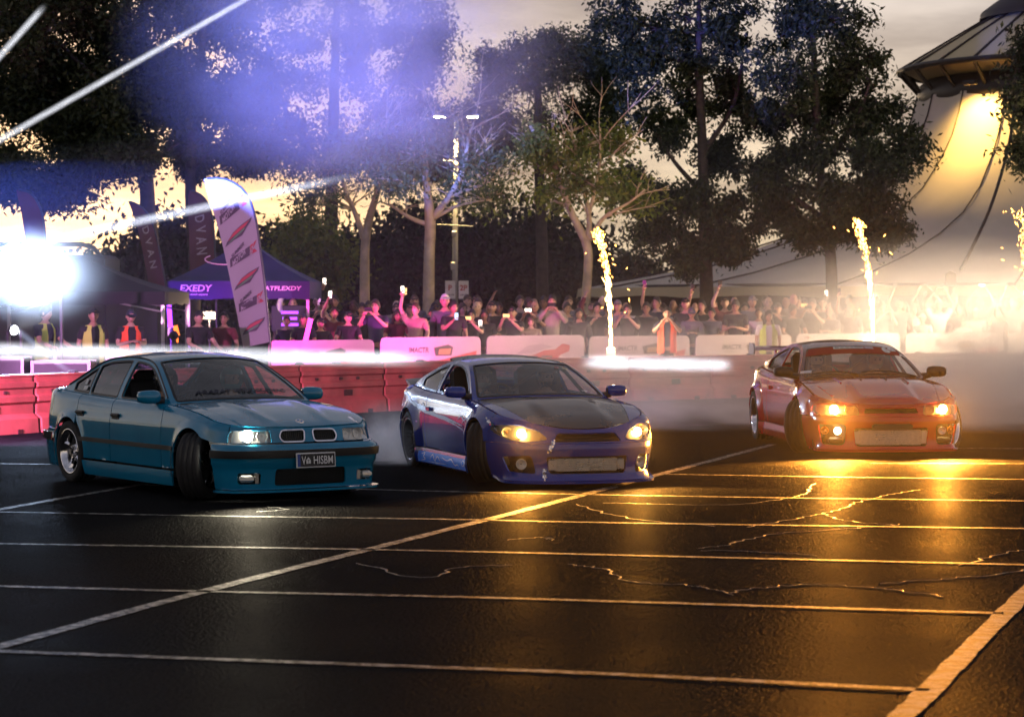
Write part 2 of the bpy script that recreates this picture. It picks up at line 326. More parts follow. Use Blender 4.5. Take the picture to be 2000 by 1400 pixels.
def tri_panel(fn, outline, holes=(), step=.035, gap=.0055, thick=.016, flip_ref=None):
    o = inset(densify(outline, step), gap) if gap else densify(outline, step)
    hs = [densify(h, step) for h in holes]
    lo, hi = o.min(0), o.max(0)
    gx = np.arange(lo[0]+step*.5, hi[0], step); gy = np.arange(lo[1]+step*.5, hi[1], step)
    G = np.stack(np.meshgrid(gx, gy), -1).reshape(-1, 2)
    if len(G):
        k = pip(G, inset(o, step*.35))
        for h in hs: k &= ~pip(G, inset(h, -step*.35))
        G = G[k]
    pts = [Vector(p) for p in o]; ed = [(i, (i+1) % len(o)) for i in range(len(o))]
    for h in hs:
        n = len(pts); pts += [Vector(p) for p in h]; ed += [(n+i, n+(i+1) % len(h)) for i in range(len(h))]
    pts += [Vector(p) for p in G]
    V2, E, F, *_ = geometry.delaunay_2d_cdt(pts, ed, [], 0, 1e-6)
    V2 = np.array([tuple(v) for v in V2]); F = np.array([f for f in F if len(f) == 3])
    c = V2[F].mean(1); k = pip(c, o)
    for h in hs: k &= ~pip(c, h)
    F = F[k]; used = np.unique(F); mp = -np.ones(len(V2), int); mp[used] = np.arange(len(used)); V2 = V2[used]; F = mp[F]
    P = fn(V2[:, 0], V2[:, 1])
    fnorm = np.cross(P[F[:, 1]]-P[F[:, 0]], P[F[:, 2]]-P[F[:, 0]])
    ref = np.array([P[:, 0].mean(), 0, .35]) if flip_ref is None else np.array(flip_ref)
    if (fnorm*(P[F].mean(1)-ref)).sum() < 0: F = F[:, ::-1]; fnorm = -fnorm
    vn = np.zeros_like(P)
    for j in range(3): np.add.at(vn, F[:, j], fnorm)
    vn /= np.linalg.norm(vn, axis=1)[:, None]+1e-12
    faces = [tuple(f) for f in F]; V = list(P)
    if thick:
        cnt = {}
        for f in F:
            for j in range(3): a, b = int(f[j]), int(f[(j+1) % 3]); cnt[(a, b)] = 1
        bd = [(a, b) for (a, b) in cnt if (b, a) not in cnt]; vs = sorted({i for e in bd for i in e}); n = len(V); i1 = {v: n+i for i, v in enumerate(vs)}; m = n+len(vs); i2 = {v: m+i for i, v in enumerate(vs)}
        V += [P[v] for v in vs]+[P[v]-vn[v]*thick for v in vs]
        faces += [(i1[b], i1[a], i2[a], i2[b]) for a, b in bd]
    return V, faces
def panel(name, fn, outline, m, parent, holes=(), mirror=False, **k):
    V, F = tri_panel(fn, outline, holes, **k)
    o = mesh(name, V, F, m, parent, smooth=True)
    if mirror:
        mesh(name, [(v[0], -v[1], v[2]) for v in V], [tuple(reversed(f)) for f in F], m, parent, smooth=True)
    return o
class Shell:
    def __init__(s, plan, zc, ze, W, tf, ts, tr, fb, rb, axles, archr, wz, flare, fw, sh=.06, shf=.03, pw=2.4, lean=.42, curv=.4):
        D = smooth_line(plan, 40); d = np.linalg.norm(np.diff(D, axis=0), axis=1); s.s = np.concatenate([[0], np.cumsum(d)]); s.D = D; s.L = s.s[-1]
        T = np.gradient(D, axis=0); T /= np.linalg.norm(T, axis=1)[:, None]; s.N = np.stack([-T[:, 1], T[:, 0]], 1)  # outward, for travel front -> left -> rear
        if s.N[len(D)//2, 1] < 0: s.N = -s.N
        s.zc, s.ze, s.W = curve(zc), curve(ze), W; s.tf, s.ts, s.tr = [curve(t) for t in (tf, ts, tr)]
        s.fb, s.rb, s.ax, s.ar, s.wz, s.fl, s.fw, s.sh, s.shf, s.pw, s.lean, s.curv = fb, rb, axles, archr, wz, flare, fw, sh, shf, pw, lean, curv
        s.im = int(np.argmax(D[:, 1]))
    def ztop(s, x, y): return s.zc(x)-(s.zc(x)-s.ze(x))*np.minimum(np.abs(y)/s.W, 1)**s.pw
    def wx(s, x):   # arc length of the side point at x
        return float(np.interp(-x, -s.D[:, 0], s.s))
    def wy(s, y):   # arc length of the front point at |y|
        k = s.im//1; yy = s.D[:k, 1]; return math.copysign(float(np.interp(abs(y), yy, s.s[:k])), y)
    def plan(s, w):
        a = np.abs(w); sg = np.sign(w+1e-12); over = a > s.L; a = np.where(over, 2*s.L-a, a); sg = np.where(over, -sg, sg)
        x, y, nx, ny = [np.interp(a, s.s, q) for q in (s.D[:, 0], s.D[:, 1], s.N[:, 0], s.N[:, 1])]
        return x, y*sg, nx, ny*sg
    def top(s, w): return s._zt(*s.plan(np.asarray(w, float)))
    def _zt(s, x, y, nx, ny):
        f = sst(x, *s.fb); r = 1-sst(x, s.rb[0], s.rb[1]); R_ = s.sh*(1-f)+s.shf*f; zt = s.ztop(x, y)
        for _ in range(3): d = f*s.tf(zt)+r*s.tr(zt)+(1-f-r)*s.ts(zt)+R_; zt = s.ztop(x-nx*d, y-ny*d)
        return zt
    def S(s, w, z, off=0.0):
        w = np.asarray(w, float); z = np.asarray(z, float); x, y, nx, ny = s.plan(w)
        f = sst(x, *s.fb); r = 1-sst(x, s.rb[0], s.rb[1]); d = f*s.tf(z)+r*s.tr(z)+(1-f-r)*s.ts(z)
        zt = s._zt(x, y, nx, ny); R_ = s.sh*(1-f)+s.shf*f; h = np.clip((z-(zt-R_))/R_, 0, 1); d = d+R_*(1-np.sqrt(np.maximum(1-h*h, 0)))
        for i, xa in enumerate(s.ax):
            rr = np.hypot(x-xa, z-s.wz); A = s.fl[i]; d = d-A*np.clip(1-(rr-s.ar[i])/s.fw, 0, 1)**1.6*(1-f*.6)
        d = d-off
        return np.stack([x-nx*d, y-ny*d, np.minimum(z, zt)+np.maximum(z-zt, 0)], -1)
    def T(s, x, y, off=0.0): x = np.asarray(x, float); y = np.asarray(y, float); return np.stack([x, y, s.ztop(x, y)+off], -1)
    def edge(s, w0, w1, n=30): w = np.linspace(w0, w1, n); return s.S(w, s.top(w))
    def setup_house(s, outline, bow, crown, xr):
        w = np.linspace(s.wx(xr[1]), s.wx(xr[0]), 160); E = s.S(w, s.top(w)); s.bx, s.by, s.bz = E[::-1, 0], E[::-1, 1]-.014, E[::-1, 2]
        k = np.argsort(s.bx); s.bx, s.by, s.bz = s.bx[k], s.by[k], s.bz[k]
        D = smooth_line(outline, 12); d = np.linalg.norm(np.diff(D, axis=0), axis=1); s.q = np.concatenate([[0], np.cumsum(d)]); s.q /= s.q[-1]; s.O = D
        s.bow, s.crown = curve(bow), curve(crown)
    def zb(s, x): return np.interp(x, s.bx, s.bz)
    def G(s, x, z, off=0.0):
        x = np.asarray(x, float); z = np.asarray(z, float); dz = np.maximum(z-s.zb(x), 0)
        return np.stack([x, np.interp(x, s.bx, s.by)-s.lean*dz-s.curv*dz*dz+off, z], -1)
    def qx(s, x): return float(np.interp(-x, -s.O[:, 0], s.q))
    def H(s, q, t, off=0.0):
        q = np.asarray(q, float); t = np.asarray(t, float); x = np.interp(q, s.q, s.O[:, 0]); z = np.interp(q, s.q, s.O[:, 1]); P = s.G(x, z)
        c = 1-t*t; b = s.bow(q); k = s.crown(q)
        nz = np.interp(q, [0, .25, .4, .7, .8, 1], [.75, .8, 1, 1, .8, .75]); nx = np.interp(q, [0, .25, .4, .7, .8, 1], [.65, .6, 0, 0, -.6, -.65])
        return np.stack([P[..., 0]+b*c+nx*off, t*P[..., 1], P[..., 2]+k*(1-np.abs(t)**2.3)+nz*off], -1)
    def roofz(s, x): return np.interp(-x, -s.O[:, 0], s.O[:, 1])
    def window(s, x0, x1, top=.045, bot=.014, n=14):
        xs = np.linspace(x0, x1, n); t = s.roofz(xs)-top; b = s.zb(xs)+bot; k = t > b+.012; xs, t, b = xs[k], t[k], b[k]
        return rounded(np.concatenate([np.stack([xs, b], 1), np.stack([xs, t], 1)[::-1]]), .03, 3)
def arch(xa, wz, r, a0, a1, n=16):
    return [(xa+r*math.cos(R(a)), wz+r*math.sin(R(a))) for a in np.linspace(a0, a1, n)]
# ------------------------------------------------------------------ wheels (axle along y, outer face +y)
def make_wheel(parent, loc, side, steer, Rt, Rr, wid, style, mt, camber=0.0):
    w = empty('wheel', loc, 0, parent=parent); w.rotation_euler = (R(camber)*side, 0, R(steer)+(0 if side > 0 else math.pi)); h = wid/2
    prof = [(Rr-.004, -h*.86), (Rr+.012, -h*.97), (Rr+.4*(Rt-Rr), -h*1.04), (Rt-.022, -h*.99), (Rt-.006, -h*.9), (Rt, -h*.72)]
    for g in (-.45, 0, .45): prof += [(Rt, h*(g-.05)), (Rt-.007, h*(g-.035)), (Rt-.007, h*(g+.035)), (Rt, h*(g+.05))]
    prof += [(a, -b) for a, b in reversed(prof[:6])]
    MB().lathe(prof, 48, 'y').build('tyre', mt['tyre'], w, smooth=True)
    lip = MB(); dish = style.get('dish', .05)
    lip.lathe([(Rr-.004, -h*.86), (Rr-.02, -h*.84), (Rr-.03, -h*.5), (Rr-.045, h*.2), (Rr-.035, h*.55), (Rr-.018, h*.80), (Rr-.012, h*.93), (Rr+.006, h*.98), (Rr+.010, h*.93), (Rr-.002, h*.84)], 48, 'y')
    lip.build('rim', mt[style['lip']], w, smooth=True)
    y0 = h*.85-dish; n = style['n']; sp = MB(); r1 = Rr-.035; wd = style['w']
    for i in range(n):
        a = 2*math.pi*i/n+.3; c, s_ = math.cos(a), math.sin(a)
        forks = ((0, 0),) if not style.get('split') else ((-.11, .16), (.11, -.16))
        for (d0, _) in forks:
            ca, sa = math.cos(a+d0), math.sin(a+d0); t = Vector((-sa, 0, ca)); rd = Vector((ca, 0, sa))
            ring = []
            for (rr, ww, yy, th) in ((.045, wd*.75, y0-.002, .03), (r1*.45, wd*.62, y0+.006, .028), (r1*.8, wd*.72, y0+.004, .026), (r1+.012, wd*1.15, y0+style.get('rise', .02), .03)):
                p = rd*rr; ring.append([p+t*(ww/2)+Vector((0, yy-.008, 0)), p+t*(ww*.22)+Vector((0, yy+.008, 0)), p-t*(ww*.22)+Vector((0, yy+.008, 0)), p-t*(ww/2)+Vector((0, yy-.008, 0)), p-t*(ww*.4)+Vector((0, yy-th, 0)), p+t*(ww*.4)+Vector((0, yy-th, 0))])
            V = [v for g in ring for v in g]; F = []
            for k in range(3):
                for j in range(6): F.append((k*6+j, k*6+(j+1) % 6, (k+1)*6+(j+1) % 6, (k+1)*6+j))
            sp.add(V, F)
    sp.lathe([(.075, y0-.05), (.075, y0), (.06, y0+.012), (.034, y0+.014), (.03, y0+.03), (.0, y0+.032)], 20, 'y')
    sp.build('spokes', mt[style['sp']], w, smooth=False)
    nt = MB()
    for i in range(5):
        a = 2*math.pi*i/5; nt.lathe([(.011, y0+.0), (.011, y0+.022), (.0, y0+.024)], 6, 'y', (.052*math.cos(a), 0, .052*math.sin(a)))
    nt.build('wheel_nuts', mt['steel'], w)
    MB().lathe([(.06, -.03), (.145, -.03), (.145, -.005), (.06, -.005)], 28, 'y').build('brake_disc', mt['steel'], w, smooth=False)
    MB().box((.10, -.02, .07), (.07, .08, .14), Matrix.Rotation(R(-35), 3, 'Y'), .015).build('brake_caliper', mt[style.get('cal', 'black')], w)
    return w
def tub(sh, parent, mt, x0, x1, dash_x, seat_x, hw=.62, belt=.80, rear=True):
    """black floor pan, wheel wells, dashboard, seats, steering wheel and cage seen through the glass"""
    b = MB(); b.box(((x0+x1)/2, 0, .30), (x1-x0, 1.0, .22)); b.box((dash_x-.35, 0, .33), (1.9, hw*2, .24)); b.box((x1-.35, 0, .5), (.6, .9, .2))
    b.box(((x0+seat_x-.65)/2, 0, .62), (abs(seat_x-.65-x0)-.1, hw*1.7, .4)); b.build('floor_pan', mt['black'], parent)
    d = MB(); d.box((dash_x, 0, belt-.09), (.42, hw*2.05, .2), None, .05); d.box((dash_x-.12, -.36, belt+.02), (.2, .38, .07), None, .03); d.build('dashboard', mt['trim'], parent)
    for y in (-.36, .36):
        s = MB(); s.box((seat_x, y, .46), (.5, .5, .14), None, .05); s.box((seat_x-.30, y, .80), (.14, .48, .62), Matrix.Rotation(R(-14), 3, 'Y'), .05); s.box((seat_x-.40, y, 1.10), (.10, .26, .18), Matrix.Rotation(R(-14), 3, 'Y'), .04)
        s.build('seat', mt['seat'], parent)
    st = MB(); c = Vector((dash_x-.34, -.36, belt+.0)); M = Matrix.Rotation(R(-62), 3, 'Y')
    ringp = [c+M @ Vector((.17*math.cos(a), .17*math.sin(a), 0)) for a in np.linspace(0, 2*math.pi, 25)]
    st.tube(ringp, .015, 6, False); st.tube([c, c+M @ Vector((.0, 0, -.2))], .025, 6)
    for a in (0, 2.1, 4.2): st.tube([c, c+M @ Vector((.16*math.cos(a), .16*math.sin(a), 0))], .01, 5)
    st.build('steering_wheel', mt['trim'], parent)
    return d
def arrow(parent, name, sh, w, z, m, size, off=.004):
    pass
def mirror_pair(parent, sh, mt, x, z, y, body, size=(.11, .20, .13)):
    for sg in (1, -1):
        b = MB(); n = 10; V = []; F = []
        sections = [(-.5, .55), (-.42, .86), (-.2, 1.0), (.15, .98), (.4, .84), (.5, .5)]
        for (t, k) in sections:
            for j in range(n):
                a = 2*math.pi*j/n; cx, cz = math.cos(a), math.sin(a); cx = math.copysign(abs(cx)**.6, cx); cz = math.copysign(abs(cz)**.6, cz)
                V.append((x+size[0]*.5*k*cx, sg*(y+size[1]*(t+.5)), z+size[2]*.5*k*cz))
        for i in range(len(sections)-1):
            for j in range(n): F.append((i*n+j, i*n+(j+1) % n, (i+1)*n+(j+1) % n, (i+1)*n+j))
        F += [tuple(range(n)), tuple(range((len(sections)-1)*n, len(sections)*n))]
        b.add(V, F); o = b.build('wing_mirror', body, parent, smooth=True)
        g = MB(); g.box((x-size[0]*.46, sg*(y+size[1]*.5), z), (.012, size[1]*.8, size[2]*.76), None, .004); g.build('mirror_glass', mt['chrome'], o)
        f = MB(); f.tube([(x+.03, sg*(y-.10), z-.06), (x, sg*(y+.04), z-.04)], [.045, .03], 8); f.build('mirror_arm', mt['trim'], o)
def house(sh, parent, mt, body, windows, glass_names, qa, qc, ws=.93, glass='glass', side_glass=None, frame=None):
    """roof shell with screen openings, side frames and panes"""
    A = rounded([(.012, -ws), (qa-.012, -ws), (qa-.012, ws), (.012, ws)], .03); C = rounded([(qc+.012, -ws), (.985, -ws), (.985, ws), (qc+.012, ws)], .03)
    sc = lambda P: np.stack([P[:, 0]*3.2, P[:, 1]], 1)      # even metric for the triangulation
    fn = lambda u, v: sh.H(u/3.2, v)
    panel('roof', fn, sc(np.array([(0, -1), (1, -1), (1, 1), (0, 1)], float)), body, parent, holes=[sc(A), sc(C)], gap=0, step=.06, thick=.02)
    for nm, P in (('windscreen', A), ('rear_window', C)):
        panel(nm, lambda u, v: sh.H(u/3.2, v, -.004), sc(P), mt[glass], parent, gap=0, step=.07, thick=0)
        ring = inset(densify(sc(P), .05), -.012); hole = inset(densify(sc(P), .05), .020)
        panel('screen_seal', lambda u, v: sh.H(u/3.2, v, .003), ring, mt['trim'], parent, holes=[hole], gap=0, step=.05, thick=.004)
    O = sh.O; xs = O[:, 0]; base = np.stack([np.linspace(xs[-1], xs[0], 40)[1:-1], sh.zb(np.linspace(xs[-1], xs[0], 40)[1:-1])-.004], 1)
    outl = np.concatenate([O, base]); wins = [sh.window(*w) for w in windows]
    panel('pillar_frame', lambda x, z: sh.G(x, z), outl, frame or body, parent, holes=wins, mirror=True, gap=0, step=.04, thick=.02)
    for w, gn in zip(wins, glass_names):
        if gn: panel('side_window', lambda x, z: sh.G(x, z, -.010), inset(w, -.012), mt[gn], parent, mirror=True, gap=0, step=.08, thick=0)
        panel('window_seal', lambda x, z: sh.G(x, z, .002), inset(w, -.010), mt['trim'], parent, holes=[inset(w, .008)], mirror=True, gap=0, step=.05, thick=.004)
def well(parent, mt, xa, wz, r, y0, y1):
    for sg in (1, -1):
        b = MB(); V = []; F = []; n = 18
        for j in range(n+1):
            a = R(-20+220*j/n)
            for y in (y0, y1): V.append((xa+r*math.cos(a), sg*y, wz+r*math.sin(a)))
        for j in range(n): F.append((2*j, 2*j+1, 2*j+3, 2*j+2))
        V.append((xa, sg*y0, wz)); c = len(V)-1
        for j in range(n): F.append((2*j, 2*j+2, c))
        b.add(V, F).build('wheel_well', mt['black'], parent)
CM = dict(black=mat('car_black', (.006, .006, .007), .7), trim=mat('car_trim', (.012, .012, .013), .45), seat=mat('car_seat', (.015, .014, .016), .8),
          tyre=mat('tyre_rubber', (.016, .015, .015), .78, var=.35, vscale=9, bump=.25, bscale=90), chrome=mat('chrome', (.82, .82, .84), .10, 1.0), steel=mat('steel', (.42, .41, .40), .32, 1.0, rvar=.1),
          gunmetal=mat('gunmetal', (.05, .05, .055), .3, .9), glass=thin_glass('screen_glass', (.62, .70, .74), .05), tint=thin_glass('tinted_glass', (.06, .065, .08), .07), lens=thin_glass('lens_glass', (.95, .95, .93), .08), lens_amber_lit=thin_glass('lens_amber_lit', (1, .72, .34), .06),  # last lens tint: amber lamplight put into the glass colour
          amber=mat('amber_lens', (.6, .2, .03), .12, coat=1), red=mat('red_lens', (.35, .012, .015), .12, coat=1), refl=mat('reflector', (.80, .77, .70), .42, .7), white=mat('decal_white', (.75, .75, .74), .5), plate=mat('plate_black', (.01, .01, .012), .4), plateb=mat('plate_blue', (.02, .06, .3), .4),
          mesh=mat('grille_mesh', (.03, .03, .03), .4, .6), core=mat('intercooler', (.45, .42, .36), .42, .8, var=.2, vscale=30), gold=mat('gold', (.5, .33, .12), .3, .9))
def lathe_lamp(parent, name, c, r, depth, fwd, m, n=18, bulb=None, bm=None):
    """round reflector dish facing fwd with a bulb in it"""
    q = Vector(fwd).to_track_quat('Z', 'Y').to_matrix(); c = Vector(c); b = MB()
    prof = [(r*k, depth*(k*k-1)) for k in (.12, .3, .5, .7, .86, 1.0)]+[(r*1.06, 0), (r*1.06, -depth*.5)]
    t = MB().lathe(prof, n); b.add([c+q @ v for v in t.V], t.F); o = b.build(name, m, parent, smooth=True)
    if bulb:
        g = MB(); g.ball(c+q @ Vector((0, 0, -depth*.45)), bulb, 12, 8); g.build('bulb', bm, o, smooth=True)
    return o
def paint(name, col, metal=.0, flake=0.0):
    m = mat(name, col, .24, metal, coat=1.0, spec=.25, var=.10, vscale=2.5); m.node_tree.nodes['Principled BSDF'].inputs['Coat Roughness'].default_value = .03
    return m
def car_root(name, px, py, ang, label):
    c = ground(px, py); o = empty(name, (c.x, c.y, 0), R(ang)-math.pi/2, label, 'car', 'drift cars'); return o
def grid_bars(b, fn, u0, u1, v0, v1, nu, nv, r):
    for i in range(nu):
        u = u0+(u1-u0)*(i+.5)/nu; b.tube([fn(u, v) for v in np.linspace(v0, v1, 4)], r, 4)
    for j in range(nv):
        v = v0+(v1-v0)*(j+.5)/nv; b.tube([fn(u, v) for u in np.linspace(u0, u1, 10)], r, 4)
def pt(fn, u, v, off=0.0): return Vector(fn(np.array([u]), np.array([v]))[0])
def frame_on(fn, u, v):
    p = pt(fn, u, v); a = (pt(fn, u+.02, v)-p).normalized(); b = (pt(fn, u, v+.02)-p).normalized(); return p, a, b, a.cross(b)
def drop(root, dz, pitch=0.0):
    for c in root.children:
        if not c.name.startswith('wheel') or c.name.startswith('wheel_well'): c.location.z -= dz
# ================================================================== teal four-door saloon
def teal_car():
    root = car_root('teal_sedan', 398, 949, 34, 'metallic teal four-door drift saloon with twin kidney grilles and one blazing headlamp')
    body = paint('teal_paint', (.004, .20, .36), .10); mt = CM
    sh = Shell([(2.16, 0), (2.15, .25), (2.12, .50), (2.05, .695), (1.86, .805), (1.4, .845), (.7, .85), (-.4, .852), (-1.3, .85), (-1.85, .815), (-2.12, .72), (-2.25, .5), (-2.285, .25), (-2.29, 0)],
        [(-2.35, .90), (-2.2, .965), (-2.05, 1.0), (-1.7, 1.01), (-1.2, .97), (0, .94), (.6, .955), (.95, .945), (1.5, .875), (1.9, .775), (2.05, .715), (2.2, .63)],
        [(-2.35, .88), (-2.1, .945), (-1.6, .95), (-.6, .915), (0, .905), (.8, .885), (1.4, .835), (1.85, .745), (2.05, .69), (2.2, .63)], .85,
        [(.10, .03), (.20, .015), (.30, .01), (.42, .0), (.47, -.012), (.55, -.012), (.575, .03), (.60, .055), (.70, .085), (.8, .11)],
        [(.10, .05), (.18, .03), (.30, .012), (.45, .002), (.60, 0), (.72, .002), (.745, .010), (.80, .018), (.95, .05), (1.0, .06)],
        [(.10, .06), (.25, .02), (.42, .0), (.47, -.012), (.55, -.012), (.575, .03), (.7, .04), (.85, .05), (1.0, .08)],
        (1.70, 2.02), (-2.1, -1.85), (1.40, -1.30), (.340, .340), .365, (.022, .024), .10, sh=.055, shf=.028, lean=.36, curv=.42)
    sh.setup_house([(.80, .90), (.46, 1.10), (.10, 1.265), (-.25, 1.315), (-.65, 1.315), (-1.0, 1.27), (-1.36, 1.12), (-1.78, .955)],
        [(0, .19), (.28, .13), (.5, .05), (.72, -.08), (1, -.14)], [(0, .03), (.28, .05), (.5, .045), (.72, .05), (1, .03)], (-2.0, 1.0))
    S, T, wx, wy, top = sh.S, sh.T, sh.wx, sh.wy, sh.top
    def side(P): return np.array([(wx(x), z) for x, z in P])
    def tops(x0, x1, n=12): return [(x, float(top(wx(x)))) for x in np.linspace(x0, x1, n)]
    xf, xr, wz, ar = 1.40, -1.30, .365, .340
    # side panels
    panel('front_fender', S, side([(.80, .31)]+arch(xf, wz, ar, 189, 60)+arch(xf, wz, ar, 50, 49, 1)+[(1.80, .585), (1.94, .585)]+tops(1.94, .80)), body, root, mirror=True, step=.03)
    panel('front_door', S, side([(-.32, .31), (.80, .31)]+tops(.80, -.32)), body, root, mirror=True)
    panel('rear_door', S, side([(-.32, .31)]+tops(-.32, -1.12)+[(-1.12, .72)]+arch(xr, wz, ar+.03, 52, -8.5, 10)), body, root, mirror=True)
    panel('rear_quarter', S, side(arch(xr, wz, ar, 55, 150, 12)+[(-1.66, .585), (-2.02, .585)]+tops(-2.02, -1.12)+[(-1.12, .72)]), body, root, mirror=True)
    panel('side_skirt', lambda w, z: S(w, z, .022*np.clip((.33-z)/.12, 0, 1)), side([(-.93, .15), (1.03, .15)]+[(1.06, .30), (-.955, .30)]), body, root, mirror=True)
    panel('rub_strip', lambda w, z: S(w, z, .012), side([(-.99, .485), (1.06, .485), (1.06, .525), (-.99, .525)]), mt['trim'], root, mirror=True, gap=0, thick=.012)
    for x in (-1.02, -.20):
        for sg in (1, -1):
            p, a, b, n = frame_on(S, wx(x), .765); M = MB(); M.box(Vector((p.x, sg*(p.y+.012), p.z)), (.17, .03, .035), None, .012); M.box(Vector((p.x, sg*(p.y+.003), p.z-.018)), (.15, .02, .05), None, .008); M.build('door_handle', mt['trim'], root)
    # top panels
    E = sh.edge(wx(.98), wy(.60), 40)
    hl = [(x, .70-.10*(x-.9)/1.2 if x > .9 else .70) for x in np.linspace(.98, 1.97, 12)]
    wh = wy(.60); EF = sh.edge(wh, -wh, 30); front = [(p[0]-.010, p[1]) for p in EF]
    hood = [(x, y) for x, y in hl]+front+[(x, -y) for x, y in reversed(hl)]
    panel('bonnet', lambda x, y: T(x, y)+np.stack([0*x, 0*x, .012*np.exp(-((np.abs(y)-.36-.10*(1.2-x))/.05)**2)*sst(x, .9, 1.2)*(1-sst(x, 1.85, 2.05))], -1), hood, body, root, step=.04, thick=.02, gap=.002)
    ft = [(p[0], p[1]+.006) for p in E[:-2]]; panel('fender_top', T, ft+[(x, y) for x, y in reversed(hl)], body, root, mirror=True, step=.03, gap=.001)
    cow = [(.98, .69), (.98, -.69), (.78, -.70), (.90, -.35), (.94, 0), (.90, .35), (.78, .70)]
    panel('cowl', lambda x, y: T(x, y, -.012), [(1.0, .72), (1.0, -.72), (.62, -.74), (.62, .74)], mt['trim'], root, gap=0)
    Eb = sh.edge(wx(.98), wx(-1.80), 60); panel('belt_ledge', lambda x, y: T(x, y, -.001), [(p[0], p[1]+.003) for p in Eb]+[(p[0], p[1]-.06) for p in Eb[::-1]], body, root, mirror=True, gap=0, step=.03)
    Er = sh.edge(wx(-1.70), sh.L, 40); rr = [(p[0]+.0, p[1]) for p in Er]
    panel('boot_lid', T, [(-1.60, .62)]+[(p[0]+.004, p[1]) for p in Er if p[1] < .62]+[(p[0]+.004, -p[1]) for p in Er[::-1] if 0.01 < p[1] < .62]+[(-1.60, -.62)], body, root)
    panel('quarter_top', T, [(-1.62, .62), (-1.70, .80)]+[(p[0], p[1]) for p in Er if p[1] > .62]+[(float(np.interp(-.62, -Er[:, 1], Er[:, 0])), .62)], body, root, mirror=True, gap=.002, step=.03)
    house(sh, root, mt, body, [(-.30, .70), (-1.02, -.40), (-1.44, -1.07)], [None, 'tint', 'tint'], sh.qx(.06), sh.qx(-1.04))
    for sg in (1, -1): MB().tube([pt(lambda x, z: sh.G(x, z, .004), x, sh.roofz(x)-.004)*1 if sg > 0 else Vector((pt(lambda x, z: sh.G(x, z, .004), x, sh.roofz(x)-.004).x, -pt(lambda x, z: sh.G(x, z, .004), x, sh.roofz(x)-.004).y, sh.roofz(x)-.004)) for x in np.linspace(.7, -1.6, 30)], .008, 6).build('roof_gutter', mt['trim'], root)
    # nose
    wf = wx(1.94)
    hlw = [wy(.355), wy(.62)]; wl_ = lambda a: a
    lampP = rounded([(wy(.375), .592), (wx(1.945)-.0, .592), (wx(1.93), .628), (wx(1.955), .700), (wy(.385), .704)], .02)
    kid = rounded([(wy(.055), .598), (wy(.27), .598), (wy(.30), .64), (wy(.275), .697), (wy(.045), .700)], .03)
    mir = lambda P: np.array([(-a, b) for a, b in P])[::-1]
    nose = [(-wf, .585), (wf, .585)]+[(w, float(top(w))) for w in np.linspace(wf, -wf, 40)]
    panel('nose_panel', S, nose, body, root, holes=[lampP, mir(lampP), kid, mir(kid)], step=.03)
    for sg in (1, -1):
        P = lampP if sg > 0 else mir(lampP); K = kid if sg > 0 else mir(kid)
        h = panel('headlight', lambda w, z: S(w, z, -.055), inset(P, -.004), mt['refl'], root, gap=0, thick=0, step=.05)
        panel('lens', lambda w, z: S(w, z, .002), inset(P, .003), mt['lens'], h, gap=0, thick=.004, step=.05)
        for k, yy in enumerate((.455, .60)):
            p = pt(lambda w, z: S(w, z, -.03), sg*wy(yy), .648)
            lit = (sg < 0 and k == 1)
            lathe_lamp(h, 'reflector', p, .052, .045, (1, sg*.15, 0), mt['refl'], bulb=.042 if lit else .012, bm=emat('xenon_bulb', (1, .93, .78), 260) if lit else mt['lens'])
            if lit: lamp('headlamp_light', 'SPOT', p+Vector((.05, 0, 0)), 300, (1, .88, .62), .04, p+Vector((3, sg*.4, -.05)), R(110), .6, root)
        ind = MB(); ww = [(wx(1.99) if True else 0)]; panel('indicator', lambda w, z: S(w, z, -.01), [(sg*a, b) for a, b in ((wx(2.0), .60), (wx(1.955), .60), (wx(1.965), .695), (wx(2.0), .697))], mt['amber'] if False else mt['lens'], h, gap=0, thick=.01)
        ringo = inset(densify(K, .03), -.009); fr = panel('kidney_frame', lambda w, z: S(w, z, .012), ringo, mt['chrome'], root, holes=[inset(densify(K, .03), .004)], gap=0, thick=.03, step=.03)
        b = MB(); w0, w1 = sorted((sg*wy(.055), sg*wy(.29)))
        for i in range(11):
            u = w0+(w1-w0)*(i+.5)/11; b.tube([pt(lambda w, z: S(w, z, -.02), u, z) for z in (.600, .65, .698)], .005, 4)
        b.build('grille_slats', mt['trim'], fr); panel('grille_back', lambda w, z: S(w, z, -.045), inset(K, -.01), mt['black'], fr, gap=0, thick=0, step=.06)
    # bumper with black strip, intake, fog lamps, splitter
    wb = wx(1.79); ci = rounded([(-wy(.37), .205), (wy(.37), .205), (wy(.36), .355), (-wy(.36), .355)], .03)
    fog = rounded([(wy(.50), .225), (wx(2.00)-.06, .225), (wx(2.00)-.06, .325), (wy(.50), .325)], .025)
    panel('front_bumper', lambda w, z: S(w, z, .018*sst(z, .36, .40)-.0), [(-wb, .17), (wb, .17), (wb, .58), (-wb, .58)], body, root, holes=[ci, fog, mir(fog)], step=.03, gap=.003)
    panel('bumper_strip', lambda w, z: S(w, z, .032), [(-wb, .455), (wb, .455), (wb, .525), (-wb, .525)], mt['trim'], root, gap=0, thick=.02)
    panel('intake_back', lambda w, z: S(w, z, -.08), inset(ci, -.03), mt['black'], root, gap=0, thick=0)
    b = MB(); grid_bars(b, lambda u, v: pt(lambda w, z: S(w, z, -.02), u, v), -wy(.36), wy(.36), .21, .35, 46, 9, .0022); b.build('intake_mesh', mt['mesh'], root)
